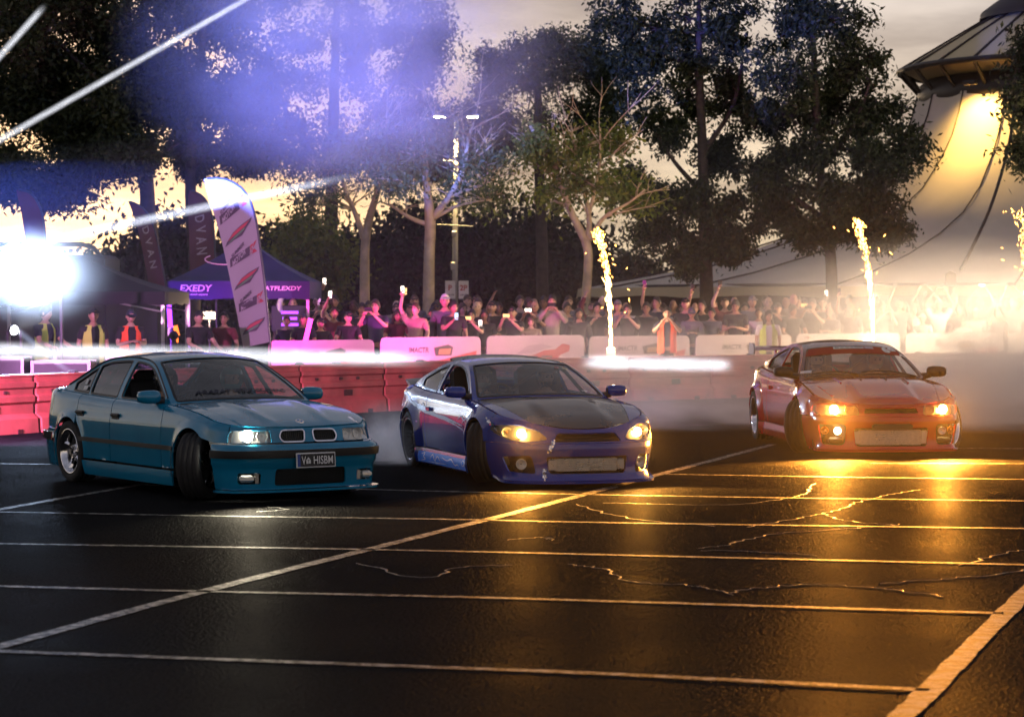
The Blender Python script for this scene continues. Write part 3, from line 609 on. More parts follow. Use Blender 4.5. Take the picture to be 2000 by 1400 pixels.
    for sg in (1, -1):
        F_ = fog if sg > 0 else mir(fog); panel('fog_recess', lambda w, z: S(w, z, -.07), inset(F_, -.02), mt['black'], root, gap=0, thick=0)
        p = pt(lambda w, z: S(w, z, -.01), sg*wy(.62), .272); f = MB(); f.box(p-Vector((.02, 0, 0)), (.07, .13, .062), Matrix.Rotation(R(sg*20), 3, 'Z'), .02); f.build('fog_lamp', mt['refl'], root)
        p = pt(lambda w, z: S(w, z, .0), sg*wy(.53), .272); f = MB(); f.box(p-Vector((.03, 0, 0)), (.04, .035, .10), None, .01); f.build('fog_bracket', mt['steel'], root)
    spl = lambda u, v: np.stack([S(u, np.full_like(u, .17))[..., 0]-.10+.16*v, S(u, np.full_like(u, .17))[..., 1]*(.90+.13*v), .172+0*u], -1)
    sf = lambda u, v: np.concatenate([S(u, .17+0*u, -.08+.14*v)[..., :2], (.168+.012*sst(np.abs(u), .9, 1.2)*v)[..., None]], -1)
    panel('splitter', sf, [(-wb+.05, 0), (wb-.05, 0), (wb-.05, 1), (-wb+.05, 1)], body, root, gap=0, step=.06, thick=.02, flip_ref=(2, 0, -1))
    # number plate
    p = pt(lambda w, z: S(w, z, .062), 0, .43); pl = MB(); pl.box(p, (.014, .40, .135), Matrix.Rotation(R(-4), 3, 'Y'), .004); plate = pl.build('number_plate', mt['white'], root)
    f = lambda u, v: p+Matrix.Rotation(R(-4), 3, 'Y') @ Vector((.0085, u, v))
    q = MB(); q.box(p+Vector((.003, 0, 0)), (.012, .382, .117), Matrix.Rotation(R(-4), 3, 'Y'), .003); q.build('plate_field', mt['plate'], plate)
    q = MB(); q.box(p+Vector((.0045, -.178, 0)), (.012, .028, .112), Matrix.Rotation(R(-4), 3, 'Y')); q.build('plate_band', mt['plateb'], plate)
    letters('plate_letters', 'V', mt['white'], lambda u, v: f(u-.130, v-.036)+Vector((.003, 0, 0)), .072, plate, .01, wide=.044)
    letters('plate_letters', 'HISBM', mt['white'], lambda u, v: f(u+.072, v-.036)+Vector((.003, 0, 0)), .072, plate, .01, wide=.20)
    em = MB(); em.prism([(-.022, -.03), (.022, -.03), (.022, .002), (.0, .028), (-.022, .002)], .002, lambda a, b_, d: f(a-.082, b_)+Vector((.002+d, 0, 0))); em.build('plate_emblem', mt['white'], plate)
    letters('plate_letters', 'T', mt['plate'], lambda u, v: f(u-.082, v-.024)+Vector((.0055, 0, 0)), .03, plate, .02)
    # roundel on the bonnet
    c = Vector((1.93, 0, float(sh.ztop(1.93, 0))+.003)); r_ = MB(); rq = Matrix.Rotation(R(22), 3, 'Y'); t = MB().lathe([(.0, .004), (.040, .004), (.042, .0), (.042, -.006)], 20); r_.add([c+rq @ v for v in t.V], t.F); ro = r_.build('bonnet_roundel', mt['chrome'], root)
    for k in range(4):
        b = MB(); b.prism([(0, 0)]+[(.026*math.cos(a), .026*math.sin(a)) for a in np.linspace(k*math.pi/2, (k+1)*math.pi/2, 6)], .001, lambda a, b_, d: c+rq @ Vector((a, b_, .005+d))); b.build('roundel_quarter', mt['white'] if k % 2 else mat('roundel_blue', (.02, .15, .5), .3), ro)
    # rear
    L = sh.L; wr = L-wx(-1.66); panel('rear_bumper', S, [(wx(-1.62), .19), (2*L-wx(-1.62), .19), (2*L-wx(-1.62), .58), (wx(-1.62), .58)], body, root, step=.05)
    panel('rear_bumper_strip', lambda w, z: S(w, z, .025), [(wx(-1.66), .46), (2*L-wx(-1.66), .46), (2*L-wx(-1.66), .54), (wx(-1.66), .54)], mt['chrome'], root, gap=0)
    for sg in (1, -1):
        a, b_ = wx(-2.03), L-.42; P = [(a, .60), (b_, .60), (b_, .82), (a, .80)]; fnm = S if sg > 0 else (lambda w, z: S(-w, z))
        panel('tail_light', fnm, P, mt['red'], root, step=.05)
    panel('boot_panel', S, [(L-.42, .585), (L+.42, .585)]+[(w, float(top(w))) for w in np.linspace(L+.42, L-.42, 9)], body, root, step=.06)
    for sg in (1, -1):
        fnm = S if sg > 0 else (lambda w, z: S(-w, z)); panel('rear_corner', fnm, [(wx(-2.02), .82), (L-.42, .82)]+[(w, float(top(w))) for w in np.linspace(L-.42, wx(-2.02), 9)], body, root, step=.04)
    tub(sh, root, mt, -2.1, 1.9, .72, -.10, .66, .86)
    well(root, mt, xf, wz, ar+.03, .45, .80); well(root, mt, xr, wz, ar+.03, .45, .80)
    mirror_pair(root, sh, mt, .60, .965, .765, body, (.12, .22, .13))
    # lettering on the screen, stickers on the rear quarter glass
    ca = R(0)
    def wsf(u, v): return Vector(sh.H(np.array([.045+v*.42]), np.array([u/.72]), .006)[0])
    letters('windscreen_lettering', 'ARARAT WINDSCREENS', mat('decal_navy', (.012, .012, .03), .5), wsf, .052, root, .03, .25, wide=.98)
    st = MB(); 
    for k, (x, z, w_, h_) in enumerate(((-1.17, 1.00, .09, .035), (-1.20, 1.06, .05, .05))):
        for sg in (-1,):
            P = [sh.G(np.array([x+a*w_/2]), np.array([z+b*h_/2]), .004)[0] for a, b in ((-1, -1), (1, -1), (1, 1), (-1, 1))]; st.add([(q_[0], -q_[1], q_[2]) for q_ in P], [(0, 1, 2, 3)])
    st.build('window_sticker', mt['white'], root)
    # cage seen through the glass
    cg = MB()
    for sg in (1, -1): cg.tube([(.45, sg*.58, .85), (.10, sg*.50, 1.22), (-.35, sg*.50, 1.27), (-.9, sg*.5, 1.2), (-1.4, sg*.5, .85)], .02, 6)
    cg.tube([(-.35, .5, 1.27), (-.35, -.5, 1.27)], .02, 6); cg.tube([(-.35, .5, 1.25), (-.5, -.5, .5)], .02, 6); cg.build('roll_cage', mt['trim'], root)
    sty = dict(n=5, w=.085, lip='chrome', sp='chrome', dish=.055, rise=.03)
    for x, st_ in ((xf, 50), (xr, 0)):
        for sg in (1, -1): make_wheel(root, (x, sg*(.735 if st_ == 0 else .745), .308), sg, -st_, .308, .222, .235, sty, mt, 3 if st_ else 2)
    drop(root, .055)
    return root, sh
TEAL, TEAL_SH = teal_car()
# ================================================================== two-door coupes
def coupe(root, sh, body, hood_m, roof_m, P, drv):
    """panels common to both coupes; P holds the cut lines"""
    mt = CM; S, T, wx, wy, top = sh.S, sh.T, sh.wx, sh.wy, sh.top; xf, xr = sh.ax; wz = sh.wz; arf, arr = sh.ar
    side = lambda Q: np.array([(wx(x), z) for x, z in Q]); tops = lambda x0, x1, n=12: [(x, float(top(wx(x)))) for x in np.linspace(x0, x1, n)]
    mir = lambda Q: np.array([(-a, b) for a, b in Q])[::-1]; L = sh.L
    zs, df, dr, xb, bt = P['sill'], P['door_f'], P['door_r'], P['bump_x'], P['bump_top']
    lo = math.degrees(math.asin((zs-wz)/arf))
    panel('front_fender', S, side([(df, zs)]+arch(xf, wz, arf, 180-lo, 40)+[(xf+arf*.82, bt), (xb, bt)]+tops(xb, df)), body, root, mirror=True, step=.03, gap=.005)
    panel('door', S, side([(dr, zs), (df, zs)]+tops(df, dr)), body, root, mirror=True, gap=.005)
    lo2 = math.degrees(math.asin((zs-wz)/arr))
    panel('rear_quarter', S, side([(dr, zs)]+tops(dr, P['tail_x'])[::1]+[(P['tail_x'], P['rb_top']), (xr-arr*.75, P['rb_top'])]+arch(xr, wz, arr, 140, lo2)), body, root, mirror=True, step=.03, gap=.005)
    panel('side_skirt', lambda w, z: S(w, z, P['skirt']*np.clip((zs+.02-z)/.12, 0, 1)), side([(xr+arr*.95, P['skz']), (xf-arf*.95, P['skz']), (xf-arf*.98, zs-.004), (xr+arr*.98, zs-.004)]), body, root, mirror=True, gap=.002, step=.04)
    for sg in (1, -1):
        p, a, b, n = frame_on(S, wx(dr+.14), P['hz']); M = MB(); M.box(Vector((p.x, sg*(p.y+.012), p.z)), (.13, .028, .05), None, .012); M.build('door_handle', hood_m if P.get('dark_handle') else body, root)
    # bonnet, fender tops, cowl, belt, deck
    cx, hy = P['cowl_x'], P['hood_y']; wh = wy(hy[1]); E = sh.edge(wx(cx), wh, 40); EF = sh.edge(wh, -wh, 30); xe = EF[0, 0]
    hl = [(x, hy[0]+(hy[1]-hy[0])*((x-cx)/(xe-cx))**1.4) for x in np.linspace(cx, xe-.02, 12)]
    hood = [(x, y) for x, y in hl]+[(p[0]-.008, p[1]) for p in EF[1:-1]]+[(x, -y) for x, y in reversed(hl)]
    panel('bonnet', lambda x, y: T(x, y)+np.stack([0*x, 0*x, P['dome'](x, y)], -1), hood, hood_m, root, step=.035, thick=.02, gap=.004)
    panel('fender_top', T, [(p[0], p[1]+.006) for p in E[:-1]]+[(x, y) for x, y in reversed(hl)], body, root, mirror=True, step=.03, gap=.001)
    panel('cowl', lambda x, y: T(x, y, -.012), [(cx+.02, .72), (cx+.02, -.72), (cx-.38, -.74), (cx-.38, .74)], mt['trim'], root, gap=0)
    Eb = sh.edge(wx(cx), wx(P['deck_x']-.12), 60); panel('belt_ledge', lambda x, y: T(x, y, -.001), [(p[0], p[1]+.003) for p in Eb]+[(p[0], p[1]-.06) for p in Eb[::-1]], body, root, mirror=True, gap=0, step=.03)
    dx = P['deck_x']; Er = sh.edge(wx(dx), L, 40)
    panel('boot_lid', T, [(dx+.08, .62)]+[(p[0]+.004, p[1]) for p in Er if p[1] < .62]+[(p[0]+.004, -p[1]) for p in Er[::-1] if .01 < p[1] < .62]+[(dx+.08, -.62)], body, root, gap=.002)
    panel('quarter_top', T, [(dx+.06, .62), (dx, float(Er[0, 1]))]+[(p[0], p[1]) for p in Er if p[1] > .62]+[(float(np.interp(-.62, -Er[:, 1], Er[:, 0])), .62)], body, root, mirror=True, gap=.001, step=.03)
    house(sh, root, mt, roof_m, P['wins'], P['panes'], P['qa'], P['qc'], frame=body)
    # nose panel with lamp openings and grille slot, bumper with intakes
    wf = wx(xb); lampP, slot = P['lamp'](sh), P['slot'](sh)
    nose = [(-wf, bt), (wf, bt)]+[(w, float(top(w))) for w in np.linspace(wf, -wf, 40)]
    panel('nose_panel', S, nose, body, root, holes=[lampP, mir(lampP), slot], step=.028, gap=.002)
    panel('grille_back', lambda w, z: S(w, z, -.06), inset(slot, -.02), mt['black'], root, gap=0, thick=0)
    g = MB(); u0, u1 = slot[:, 0].min(), slot[:, 0].max(); v0, v1 = slot[:, 1].min(), slot[:, 1].max(); grid_bars(g, lambda u, v: pt(lambda w, z: S(w, z, -.03), u, v), u0, u1, v0, v1, 0, 3, .004); g.build('grille_bars', mt['trim'], root)
    wb = wx(xf+arf*.97); ci, si = P['centre'](sh), P['sidein'](sh)
    panel('front_bumper', S, [(-wb, P['lipz']), (wb, P['lipz']), (wb, bt), (-wb, bt)], body, root, holes=[ci, si, mir(si)], step=.028, gap=.002)
    panel('intake_back', lambda w, z: S(w, z, -.12), inset(ci, -.04), mt['black'], root, gap=0, thick=0)
    for Q in (si, mir(si)): panel('side_intake_back', lambda w, z: S(w, z, -.09), inset(Q, -.03), mt['black'], root, gap=0, thick=0)
    ct = MB(); c0 = pt(lambda w, z: S(w, z, -.085), 0, P['cool'][0]); ct.box(c0, (.04, P['cool'][1], P['cool'][2]), None, .008); core = ct.build('intercooler', mt['core'], root)
    fb = MB()
    for i in range(P['cool'][3]):
        z = c0.z-P['cool'][2]/2+P['cool'][2]*(i+.5)/P['cool'][3]; fb.box((c0.x+.024, 0, z), (.012, P['cool'][1]*.94, P['cool'][2]/P['cool'][3]*.42))
    fb.build('cooler_fins', mt['steel'], core)
    for sg in (1, -1): e = MB(); e.box(c0+Vector((.006, sg*(P['cool'][1]/2+.035), 0)), (.05, .07, P['cool'][2]*.95), None, .015); e.build('cooler_tank', mt['steel'], core)
    wl = wb-P.get('lip_in', .04); zl = P['lipz']
    sf = lambda u, v: np.concatenate([S(u, zl+0*u, -.10+P['lip']*v)[..., :2], (zl-.004+P['lipup']*sst(np.abs(u), wl-.30, wl)*v)[..., None]], -1)
    panel('splitter', sf, [(-wl, 0), (wl, 0), (wl, 1), (-wl, 1)], P.get('lip_m', body), root, gap=0, step=.06, thick=.02, flip_ref=(2, 0, -1))
    # tail
    tx = P['tail_x']; rb = P['rb_top']; wr0 = wx(xr-arr*.9); panel('rear_bumper', S, [(wr0, .15), (2*L-wr0, .15), (2*L-wr0, rb), (wr0, rb)], body, root, step=.06)
    for sg in (1, -1):
        fnm = S if sg > 0 else (lambda w, z: S(-w, z)); panel('tail_light', fnm, [(wx(tx), rb+.01), (L-.25, rb+.01), (L-.25, rb+.16), (wx(tx), rb+.14)], mt['red'], root, step=.06)
        panel('rear_corner', fnm, [(wx(tx), rb+.145), (L-.25, rb+.165)]+[(w, float(top(w))) for w in np.linspace(L-.25, wx(tx), 9)], body, root, step=.05)
    panel('boot_panel', S, [(L-.25, rb), (L+.25, rb)]+[(w, float(top(w))) for w in np.linspace(L+.25, L-.25, 9)], body, root, step=.06)
    tub(sh, root, mt, tx, P['nose_in'], P['dash_x'], P['seat_x'], .66, P['belt'])
    well(root, mt, xf, wz, arf+.03, .45, .80); well(root, mt, xr, wz, arr+.03, .45, .82)
    mirror_pair(root, sh, mt, P['mir'][0], P['mir'][1], P['mir'][2], P.get('mir_m', body), P.get('mirs', (.12, .20, .12)))
    cg = MB(); rz = lambda x: float(sh.roofz(x))-.03
    a = P['cage']
    for sg in (1, -1): cg.tube([(a[0], sg*.60, P['belt']+.02), (a[1], sg*.50, rz(a[1])-.02), (a[2], sg*.48, rz(a[2])), (a[3], sg*.5, .75)], .02, 6)
    cg.tube([(a[2], .48, rz(a[2])), (a[2], -.48, rz(a[2]))], .02, 6); cg.tube([(a[2], .47, rz(a[2])), (a[2]-.12, -.5, .5)], .02, 6); cg.build('roll_cage', mt['trim'], root)
    return lampP, mir(lampP), ci, si
# ------------------------------------------------------------------ blue coupe
def blue_car():
    mt = CM; root = car_root('blue_coupe', 1018, 922, 17.5, 'low dark blue drift coupe with black bonnet and warm almond headlamps, in the middle')
    body = paint('blue_paint', (.006, .036, .30), .0); carbon = mat('carbon_bonnet', (.018, .017, .017), .30, .1, coat=.6, var=.15, vscale=3, rvar=.06)
    sh = Shell([(2.20, 0), (2.175, .28), (2.08, .54), (1.92, .72), (1.66, .82), (1.25, .862), (.6, .858), (-.4, .86), (-1.27, .88), (-1.8, .83), (-2.1, .70), (-2.22, .40), (-2.25, 0)],
        [(-2.3, .80), (-2.15, .87), (-1.9, .90), (-1.5, .90), (-.8, .86), (0, .835), (.55, .855), (.9, .84), (1.4, .765), (1.85, .645), (2.05, .57), (2.2, .49)],
        [(-2.3, .78), (-2.0, .855), (-1.5, .87), (-.8, .825), (0, .80), (.7, .775), (1.25, .745), (1.6, .685), (1.9, .605), (2.05, .56), (2.2, .48)], .87,
        [(.0, -.01), (.05, -.02), (.085, .005), (.13, .02), (.22, .025), (.31, .01), (.38, 0), (.42, .012), (.47, .04), (.55, .09), (.65, .15), (.8, .2)],
        [(.0, .06), (.10, .05), (.24, .025), (.40, .004), (.55, 0), (.64, .004), (.68, .016), (.78, .03), (.9, .06)],
        [(.0, .06), (.2, .02), (.40, 0), (.55, .02), (.7, .05), (.9, .09)],
        (1.62, 2.0), (-2.1, -1.8), (1.25, -1.275), (.335, .335), .315, (.045, .05), .16, sh=.075, shf=.03, lean=.40, curv=.5)
    sh.setup_house([(.66, .80), (.30, .985), (-.08, 1.125), (-.45, 1.172), (-.82, 1.145), (-1.22, 1.03), (-1.70, .885)],
        [(0, .24), (.28, .16), (.5, .04), (.70, -.10), (1, -.16)], [(0, .04), (.28, .045), (.5, .045), (.70, .045), (1, .03)], (-1.95, .9))
    def dome(x, y): return .022*(1-sst(np.abs(y), .26, .40))*sst(x, .95, 1.25)*(1-sst(x, 1.75, 2.1))
    wy, wx = sh.wy, sh.wx
    lampf = lambda s: rounded([(s.wy(.40), .462), (s.wy(.62), .440), (s.wx(1.86), .455), (s.wx(1.66), .520), (s.wx(1.60), .565), (s.wx(1.74), .600), (s.wx(1.95), .598), (s.wy(.50), .545)], .05)
    slotf = lambda s: rounded([(-s.wy(.36), .44), (s.wy(.36), .44), (s.wy(.32), .525), (-s.wy(.32), .525)], .03)
    cent = lambda s: rounded([(-s.wy(.40), .13), (s.wy(.40), .13), (s.wy(.43), .30), (-s.wy(.43), .30)], .04)
    sidi = lambda s: rounded([(s.wy(.52), .13), (s.wx(1.86), .15), (s.wx(1.78), .29), (s.wy(.56), .31)], .04)
    P = dict(sill=.24, door_f=.78, door_r=-.70, bump_x=1.60, bump_top=.425, tail_x=-2.0, rb_top=.50, skirt=.045, skz=.07, hz=.66, cowl_x=.93, hood_y=(.70, .50), dome=dome, deck_x=-1.72,
        wins=[(-.62, .56), (-1.28, -.70)], panes=[None, 'tint'], qa=sh.qx(-.10), qc=sh.qx(-.80), lamp=lampf, slot=slotf, centre=cent, sidein=sidi, lipz=.062, cool=(.215, .64, .13, 8), lip=.145, lipup=.05, lip_in=.03,
        nose_in=1.95, dash_x=.60, seat_x=-.22, belt=.80, mir=(.52, .875, .775), mirs=(.13, .21, .12), cage=(.35, -.05, -.45, -1.3))
    l1, l2, ci, si = coupe(root, sh, body, carbon, body, P, None); S = sh.S
    for sg, Q in ((1, l1), (-1, l2)):
        h = panel('headlight', lambda w, z: S(w, z, -.06), inset(Q, -.004), mt['refl'], root, gap=0, thick=0, step=.05)
        panel('lens', lambda w, z: S(w, z, .004), inset(Q, .002), mt['lens_amber_lit'], h, gap=0, thick=.004, step=.04)
        for k, (u, z) in enumerate(((sh.wx(1.97), .515), (sh.wx(1.80), .525))):
            p = pt(lambda w, z_: S(w, z_, -.035), sg*u, z)
            lathe_lamp(h, 'reflector', p, .048, .04, (1, sg*.12, 0), mt['refl'], bulb=.038 if k == 0 else .012, bm=emat('warm_bulb', (1, .74, .34), 190) if k == 0 else mt['amber'])
            if k == 0: lamp('headlamp_light', 'SPOT', p+Vector((.055, 0, 0)), 1100, (1, .45, .08), .05, p+Vector((3, sg*.2, -.05)), R(105), .6, root)
    for sg in (1, -1):  # fog lamp in each side intake
        p = pt(lambda w, z: S(w, z, -.03), sg*sh.wy(.66), .22); lathe_lamp(root, 'fog_lamp', p, .05, .04, (1, sg*.2, 0), mt['refl'], bulb=.012, bm=mt['lens'])
    # boot spoiler, roof spoiler, front canards, stickers
    b = MB(); V = []; F = []
    for i, y in enumerate(np.linspace(-.70, .70, 15)):
        k = 1-abs(y)/.7*.25; x = -2.08+.10*(y/.7)**2
        z = float(sh.ztop(x, y)); V += [(x+.10, y, z), (x-.02, y, z+.045*k), (x-.13, y, z+.075*k), (x-.125, y, z+.05*k), (x-.02, y, z-.01)]
    for i in range(14):
        for j in range(5): F.append((i*5+j, i*5+(j+1) % 5, (i+1)*5+(j+1) % 5, (i+1)*5+j))
    F += [(0, 1, 2, 3, 4), tuple(range(74, 69, -1))]; b.add(V, F); b.build('boot_spoiler', carbon, root, smooth=False)
    rs = MB(); V = []; F = []
    for y in np.linspace(-.48, .48, 11):
        q = sh.H(np.array([sh.qx(-.80)]), np.array([y/.52]))[0]; V += [(q[0]+.06, q[1], q[2]+.002), (q[0]-.10, q[1], q[2]+.035), (q[0]-.10, q[1], q[2]+.012)]
    for i in range(10):
        for j in range(3): F.append((i*3+j, i*3+(j+1) % 3, (i+1)*3+(j+1) % 3, (i+1)*3+j))
    rs.add(V, F); rs.build('roof_spoiler', carbon, root)
    wsf = lambda u, v: Vector(sh.H(np.array([.02+v*.45]), np.array([u/.72]), .006)[0])
    letters('screen_lettering', 'co.jp', mt['white'], lambda u, v: wsf(u+.47, v+.035), .035, root, .03)
    for (u, v, w_, h_, c) in ((.40, .52, .07, .022, (.5, .05, .06)), (.52, .51, .08, .022, (.6, .5, .2))):
        letters('screen_sticker', 'I', mat('sticker_%d' % int(u*100), c, .5), lambda a, b_: wsf(u+a, v+b_), h_, root, .0, wide=w_)
    # stage-light reflections painted as pale lightning down the side; graphics on the skirt
    gl = mat('reflection_print_pale', (.78, .86, 1.0), .45, spec=.3); gb = mat('graphic_blue', (.05, .28, 1.0), .5, spec=.2); rnd = random.Random(9)
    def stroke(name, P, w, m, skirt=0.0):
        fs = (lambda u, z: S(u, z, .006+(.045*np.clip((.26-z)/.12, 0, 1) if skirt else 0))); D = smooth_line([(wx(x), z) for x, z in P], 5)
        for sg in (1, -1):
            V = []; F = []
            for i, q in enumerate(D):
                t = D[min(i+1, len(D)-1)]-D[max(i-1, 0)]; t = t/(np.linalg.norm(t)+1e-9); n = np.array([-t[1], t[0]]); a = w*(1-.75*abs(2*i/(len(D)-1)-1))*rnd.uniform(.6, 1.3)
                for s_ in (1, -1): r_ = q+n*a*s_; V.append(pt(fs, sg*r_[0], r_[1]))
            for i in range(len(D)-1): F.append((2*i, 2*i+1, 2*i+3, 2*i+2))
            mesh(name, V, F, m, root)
    for P, w in (([(-1.95, .80), (-1.5, .78), (-1.1, .70), (-.8, .665), (-.4, .62), (.2, .585), (.72, .54)], .024), ([(-1.1, .71), (-.85, .64), (-.3, .60), (.3, .555), (.75, .50)], .016), ([(-1.65, .79), (-1.75, .70), (-1.70, .60)], .012), ([(-1.5, .78), (-1.42, .70), (-1.46, .64), (-1.36, .56)], .012), ([(-.85, .72), (-.78, .70), (-.84, .66), (-.70, .65)], .010), ([(.55, .60), (.66, .64), (.78, .60), (.88, .63), (1.0, .60)], .010), ([(.70, .56), (.80, .60), (.86, .54), (.78, .48), (.80, .44)], .009)): stroke('lightning_reflection', P, w, gl)
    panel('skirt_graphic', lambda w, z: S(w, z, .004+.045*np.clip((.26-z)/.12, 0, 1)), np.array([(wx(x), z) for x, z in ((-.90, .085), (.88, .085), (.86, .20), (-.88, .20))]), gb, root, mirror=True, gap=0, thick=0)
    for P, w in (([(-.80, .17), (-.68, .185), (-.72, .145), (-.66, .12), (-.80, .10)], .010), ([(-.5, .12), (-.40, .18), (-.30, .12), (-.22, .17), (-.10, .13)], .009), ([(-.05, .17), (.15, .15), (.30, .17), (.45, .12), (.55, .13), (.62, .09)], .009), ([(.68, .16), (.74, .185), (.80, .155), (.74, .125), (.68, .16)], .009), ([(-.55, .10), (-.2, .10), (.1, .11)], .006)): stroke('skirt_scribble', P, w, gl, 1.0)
    # glitter tape patches along the bumper joints
    tp = MB(); rnd = random.Random(4)
    for (u0, z0, u1, z1) in ((sh.wx(1.70), .56, sh.wx(1.50), .66), (sh.wy(.36), .45, sh.wy(.40), .34), (sh.wy(.44), .17, sh.wy(.44), .08)):
        for k in range(26):
            t = k/26; p, a, b_, n = frame_on(lambda w, z: S(w, z, .006), -(u0+(u1-u0)*t+rnd.uniform(-.014, .014)), z0+(z1-z0)*t+rnd.uniform(-.014, .014))
            q = Matrix.Rotation(rnd.uniform(-.5, .5), 3, 'Z') @ Matrix.Rotation(rnd.uniform(-.5, .5), 3, 'Y'); s_ = rnd.uniform(.005, .011)
            tp.add([p+q @ (a*s_*x+b_*s_*y) for x, y in ((-1, -1), (1, -1), (1, 1), (-1, 1))], [(0, 1, 2, 3)])
    tp.build('torn_tape', mt['chrome'], root)
    sty = dict(n=6, w=.05, lip='gunmetal', sp='gunmetal', dish=.07, split=True, rise=.05, cal='gold')
    for x, st_ in ((1.25, 34), (-1.275, 0)):
        for sg in (1, -1): make_wheel(root, (x, sg*(.775 if st_ == 0 else .765), .305), sg, -st_, .305, .228, .235, sty, mt, 5 if st_ else 3)
    return root, sh
BLUE, BLUE_SH = blue_car()
# ------------------------------------------------------------------ red coupe
def red_car():
    mt = CM; root = car_root('red_coupe', 1660, 870, 4.0, 'bright red drift coupe facing the camera with rear wing and two glaring yellow headlamps')
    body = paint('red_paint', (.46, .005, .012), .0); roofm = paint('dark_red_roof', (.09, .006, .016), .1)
    sh = Shell([(2.25, 0), (2.235, .30), (2.19, .55), (2.06, .74), (1.80, .84), (1.30, .875), (.6, .865), (-.4, .868), (-1.42, .90), (-1.95, .85), (-2.25, .70), (-2.37, .4), (-2.40, 0)],
        [(-2.45, .84), (-2.3, .91), (-2.0, .93), (-1.5, .91), (-.8, .87), (0, .845), (.6, .865), (.95, .85), (1.4, .785), (1.85, .67), (2.08, .60), (2.25, .53)],
        [(-2.45, .82), (-2.1, .89), (-1.5, .885), (-.8, .84), (0, .815), (.7, .79), (1.3, .755), (1.7, .685), (2.0, .615), (2.15, .575), (2.25, .53)], .88,
        [(.0, .0), (.07, -.012), (.11, .01), (.2, .02), (.32, .01), (.40, -.01), (.44, .005), (.47, .03), (.58, .07), (.7, .12)],
        [(.0, .06), (.10, .05), (.24, .025), (.40, .004), (.55, 0), (.66, .004), (.70, .016), (.80, .03), (.9, .06)],
        [(.0, .06), (.2, .02), (.40, 0), (.55, .02), (.7, .05), (.95, .09)],
        (1.74, 2.08), (-2.2, -1.95), (1.30, -1.42), (.335, .34), .315, (.035, .045), .16, sh=.07, shf=.03, lean=.40, curv=.45)
    sh.setup_house([(.70, .815), (.36, 1.0), (0, 1.145), (-.4, 1.205), (-.85, 1.19), (-1.3, 1.07), (-1.80, .905)],
        [(0, .22), (.28, .15), (.5, .04), (.70, -.10), (1, -.16)], [(0, .04), (.28, .05), (.5, .05), (.70, .05), (1, .03)], (-2.0, .95))
    def dome(x, y): return .030*(1-sst(np.abs(y), .30, .38))*sst(x, 1.0, 1.3)*(1-sst(x, 2.02, 2.10))
    lampf = lambda s: rounded([(s.wy(.36), .468), (s.wx(1.94), .462), (s.wx(1.82), .505), (s.wx(1.84), .560), (s.wx(1.98), .578), (s.wy(.38), .575)], .03)
    slotf = lambda s: rounded([(-s.wy(.31), .485), (s.wy(.31), .485), (s.wy(.29), .545), (-s.wy(.29), .545)], .02)
    cent = lambda s: rounded([(-s.wy(.40), .12), (s.wy(.40), .12), (s.wy(.42), .325), (-s.wy(.42), .325)], .04)
    sidi = lambda s: rounded([(s.wy(.52), .13), (s.wx(2.02), .14), (s.wx(1.98), .36), (s.wy(.50), .37)], .06)
    P = dict(sill=.25, door_f=.80, door_r=-.75, bump_x=1.80, bump_top=.445, tail_x=-2.12, rb_top=.54, skirt=.035, skz=.09, hz=.68, cowl_x=.97, hood_y=(.72, .56), dome=dome, deck_x=-1.82,
        wins=[(-.66, .60), (-1.36, -.74)], panes=[None, 'tint'], qa=sh.qx(-.02), qc=sh.qx(-.84), lamp=lampf, slot=slotf, centre=cent, sidein=sidi, lipz=.085, cool=(.215, .70, .17, 10), lip=.125, lipup=.02, lip_in=.05,
        nose_in=2.0, dash_x=.63, seat_x=-.22, belt=.82, mir=(.56, .90, .80), mirs=(.13, .22, .13), mir_m=mt['trim'], cage=(.38, 0, -.4, -1.3))
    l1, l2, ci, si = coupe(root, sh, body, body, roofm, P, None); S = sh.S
    for sg, Q in ((1, l1), (-1, l2)):
        h = panel('headlight', lambda w, z: S(w, z, -.06), inset(Q, -.004), mt['refl'], root, gap=0, thick=0, step=.05)
        panel('lens', lambda w, z: S(w, z, .003), inset(Q, .002), mt['lens_amber_lit'], h, gap=0, thick=.004, step=.04)
        for k, (u, z) in enumerate(((sh.wy(.66), .522), (sh.wy(.47), .522))):
            p = pt(lambda w, z_: S(w, z_, -.035), sg*u, z)
            lathe_lamp(h, 'reflector', p, .052, .04, (1, sg*.04, 0), mt['refl'], bulb=.042 if k == 0 else .014, bm=emat('yellow_bulb', (1, .70, .26), 420) if k == 0 else mt['lens'])
            if k == 0: lamp('headlamp_light', 'SPOT', p+Vector((.06, 0, 0)), 9000, (1, .38, .05), .06, p+Vector((3, sg*.1, -.04)), R(110), .6, root)
        p = pt(lambda w, z: S(w, z, -.015), sg*sh.wy(.60), .29); lathe_lamp(root, 'fog_lamp', p, .042, .03, (1, 0, 0), mt['refl'], bulb=.026 if sg < 0 else .012, bm=emat('fog_bulb', (1, .8, .5), 60) if sg < 0 else mt['lens'])
        p = pt(lambda w, z: S(w, z, -.02), sg*sh.wy(.74), .29); lathe_lamp(root, 'indicator_lamp', p, .042, .03, (1, sg*.3, 0), mt['amber'], bulb=.018, bm=mt['amber'])
        p = pt(lambda w, z: S(w, z, -.03), sg*sh.wy(.63), .185); d = MB(); d.box(p, (.06, .16, .07), None, .02); d.build('brake_duct', mt['trim'], root)
    # plate bracket over the cooler, bonnet ribs, screen strip, wing
    p = pt(lambda w, z: S(w, z, .02), 0, .335); b = MB(); b.prism(rounded([(-.21, -.03), (.21, -.03), (.235, .012), (.20, .035), (-.20, .035), (-.235, .012)], .02), .02, lambda u, v, d: p+Vector((.012-d, u, v))); b.build('plate_bracket', mt['plate'], root)
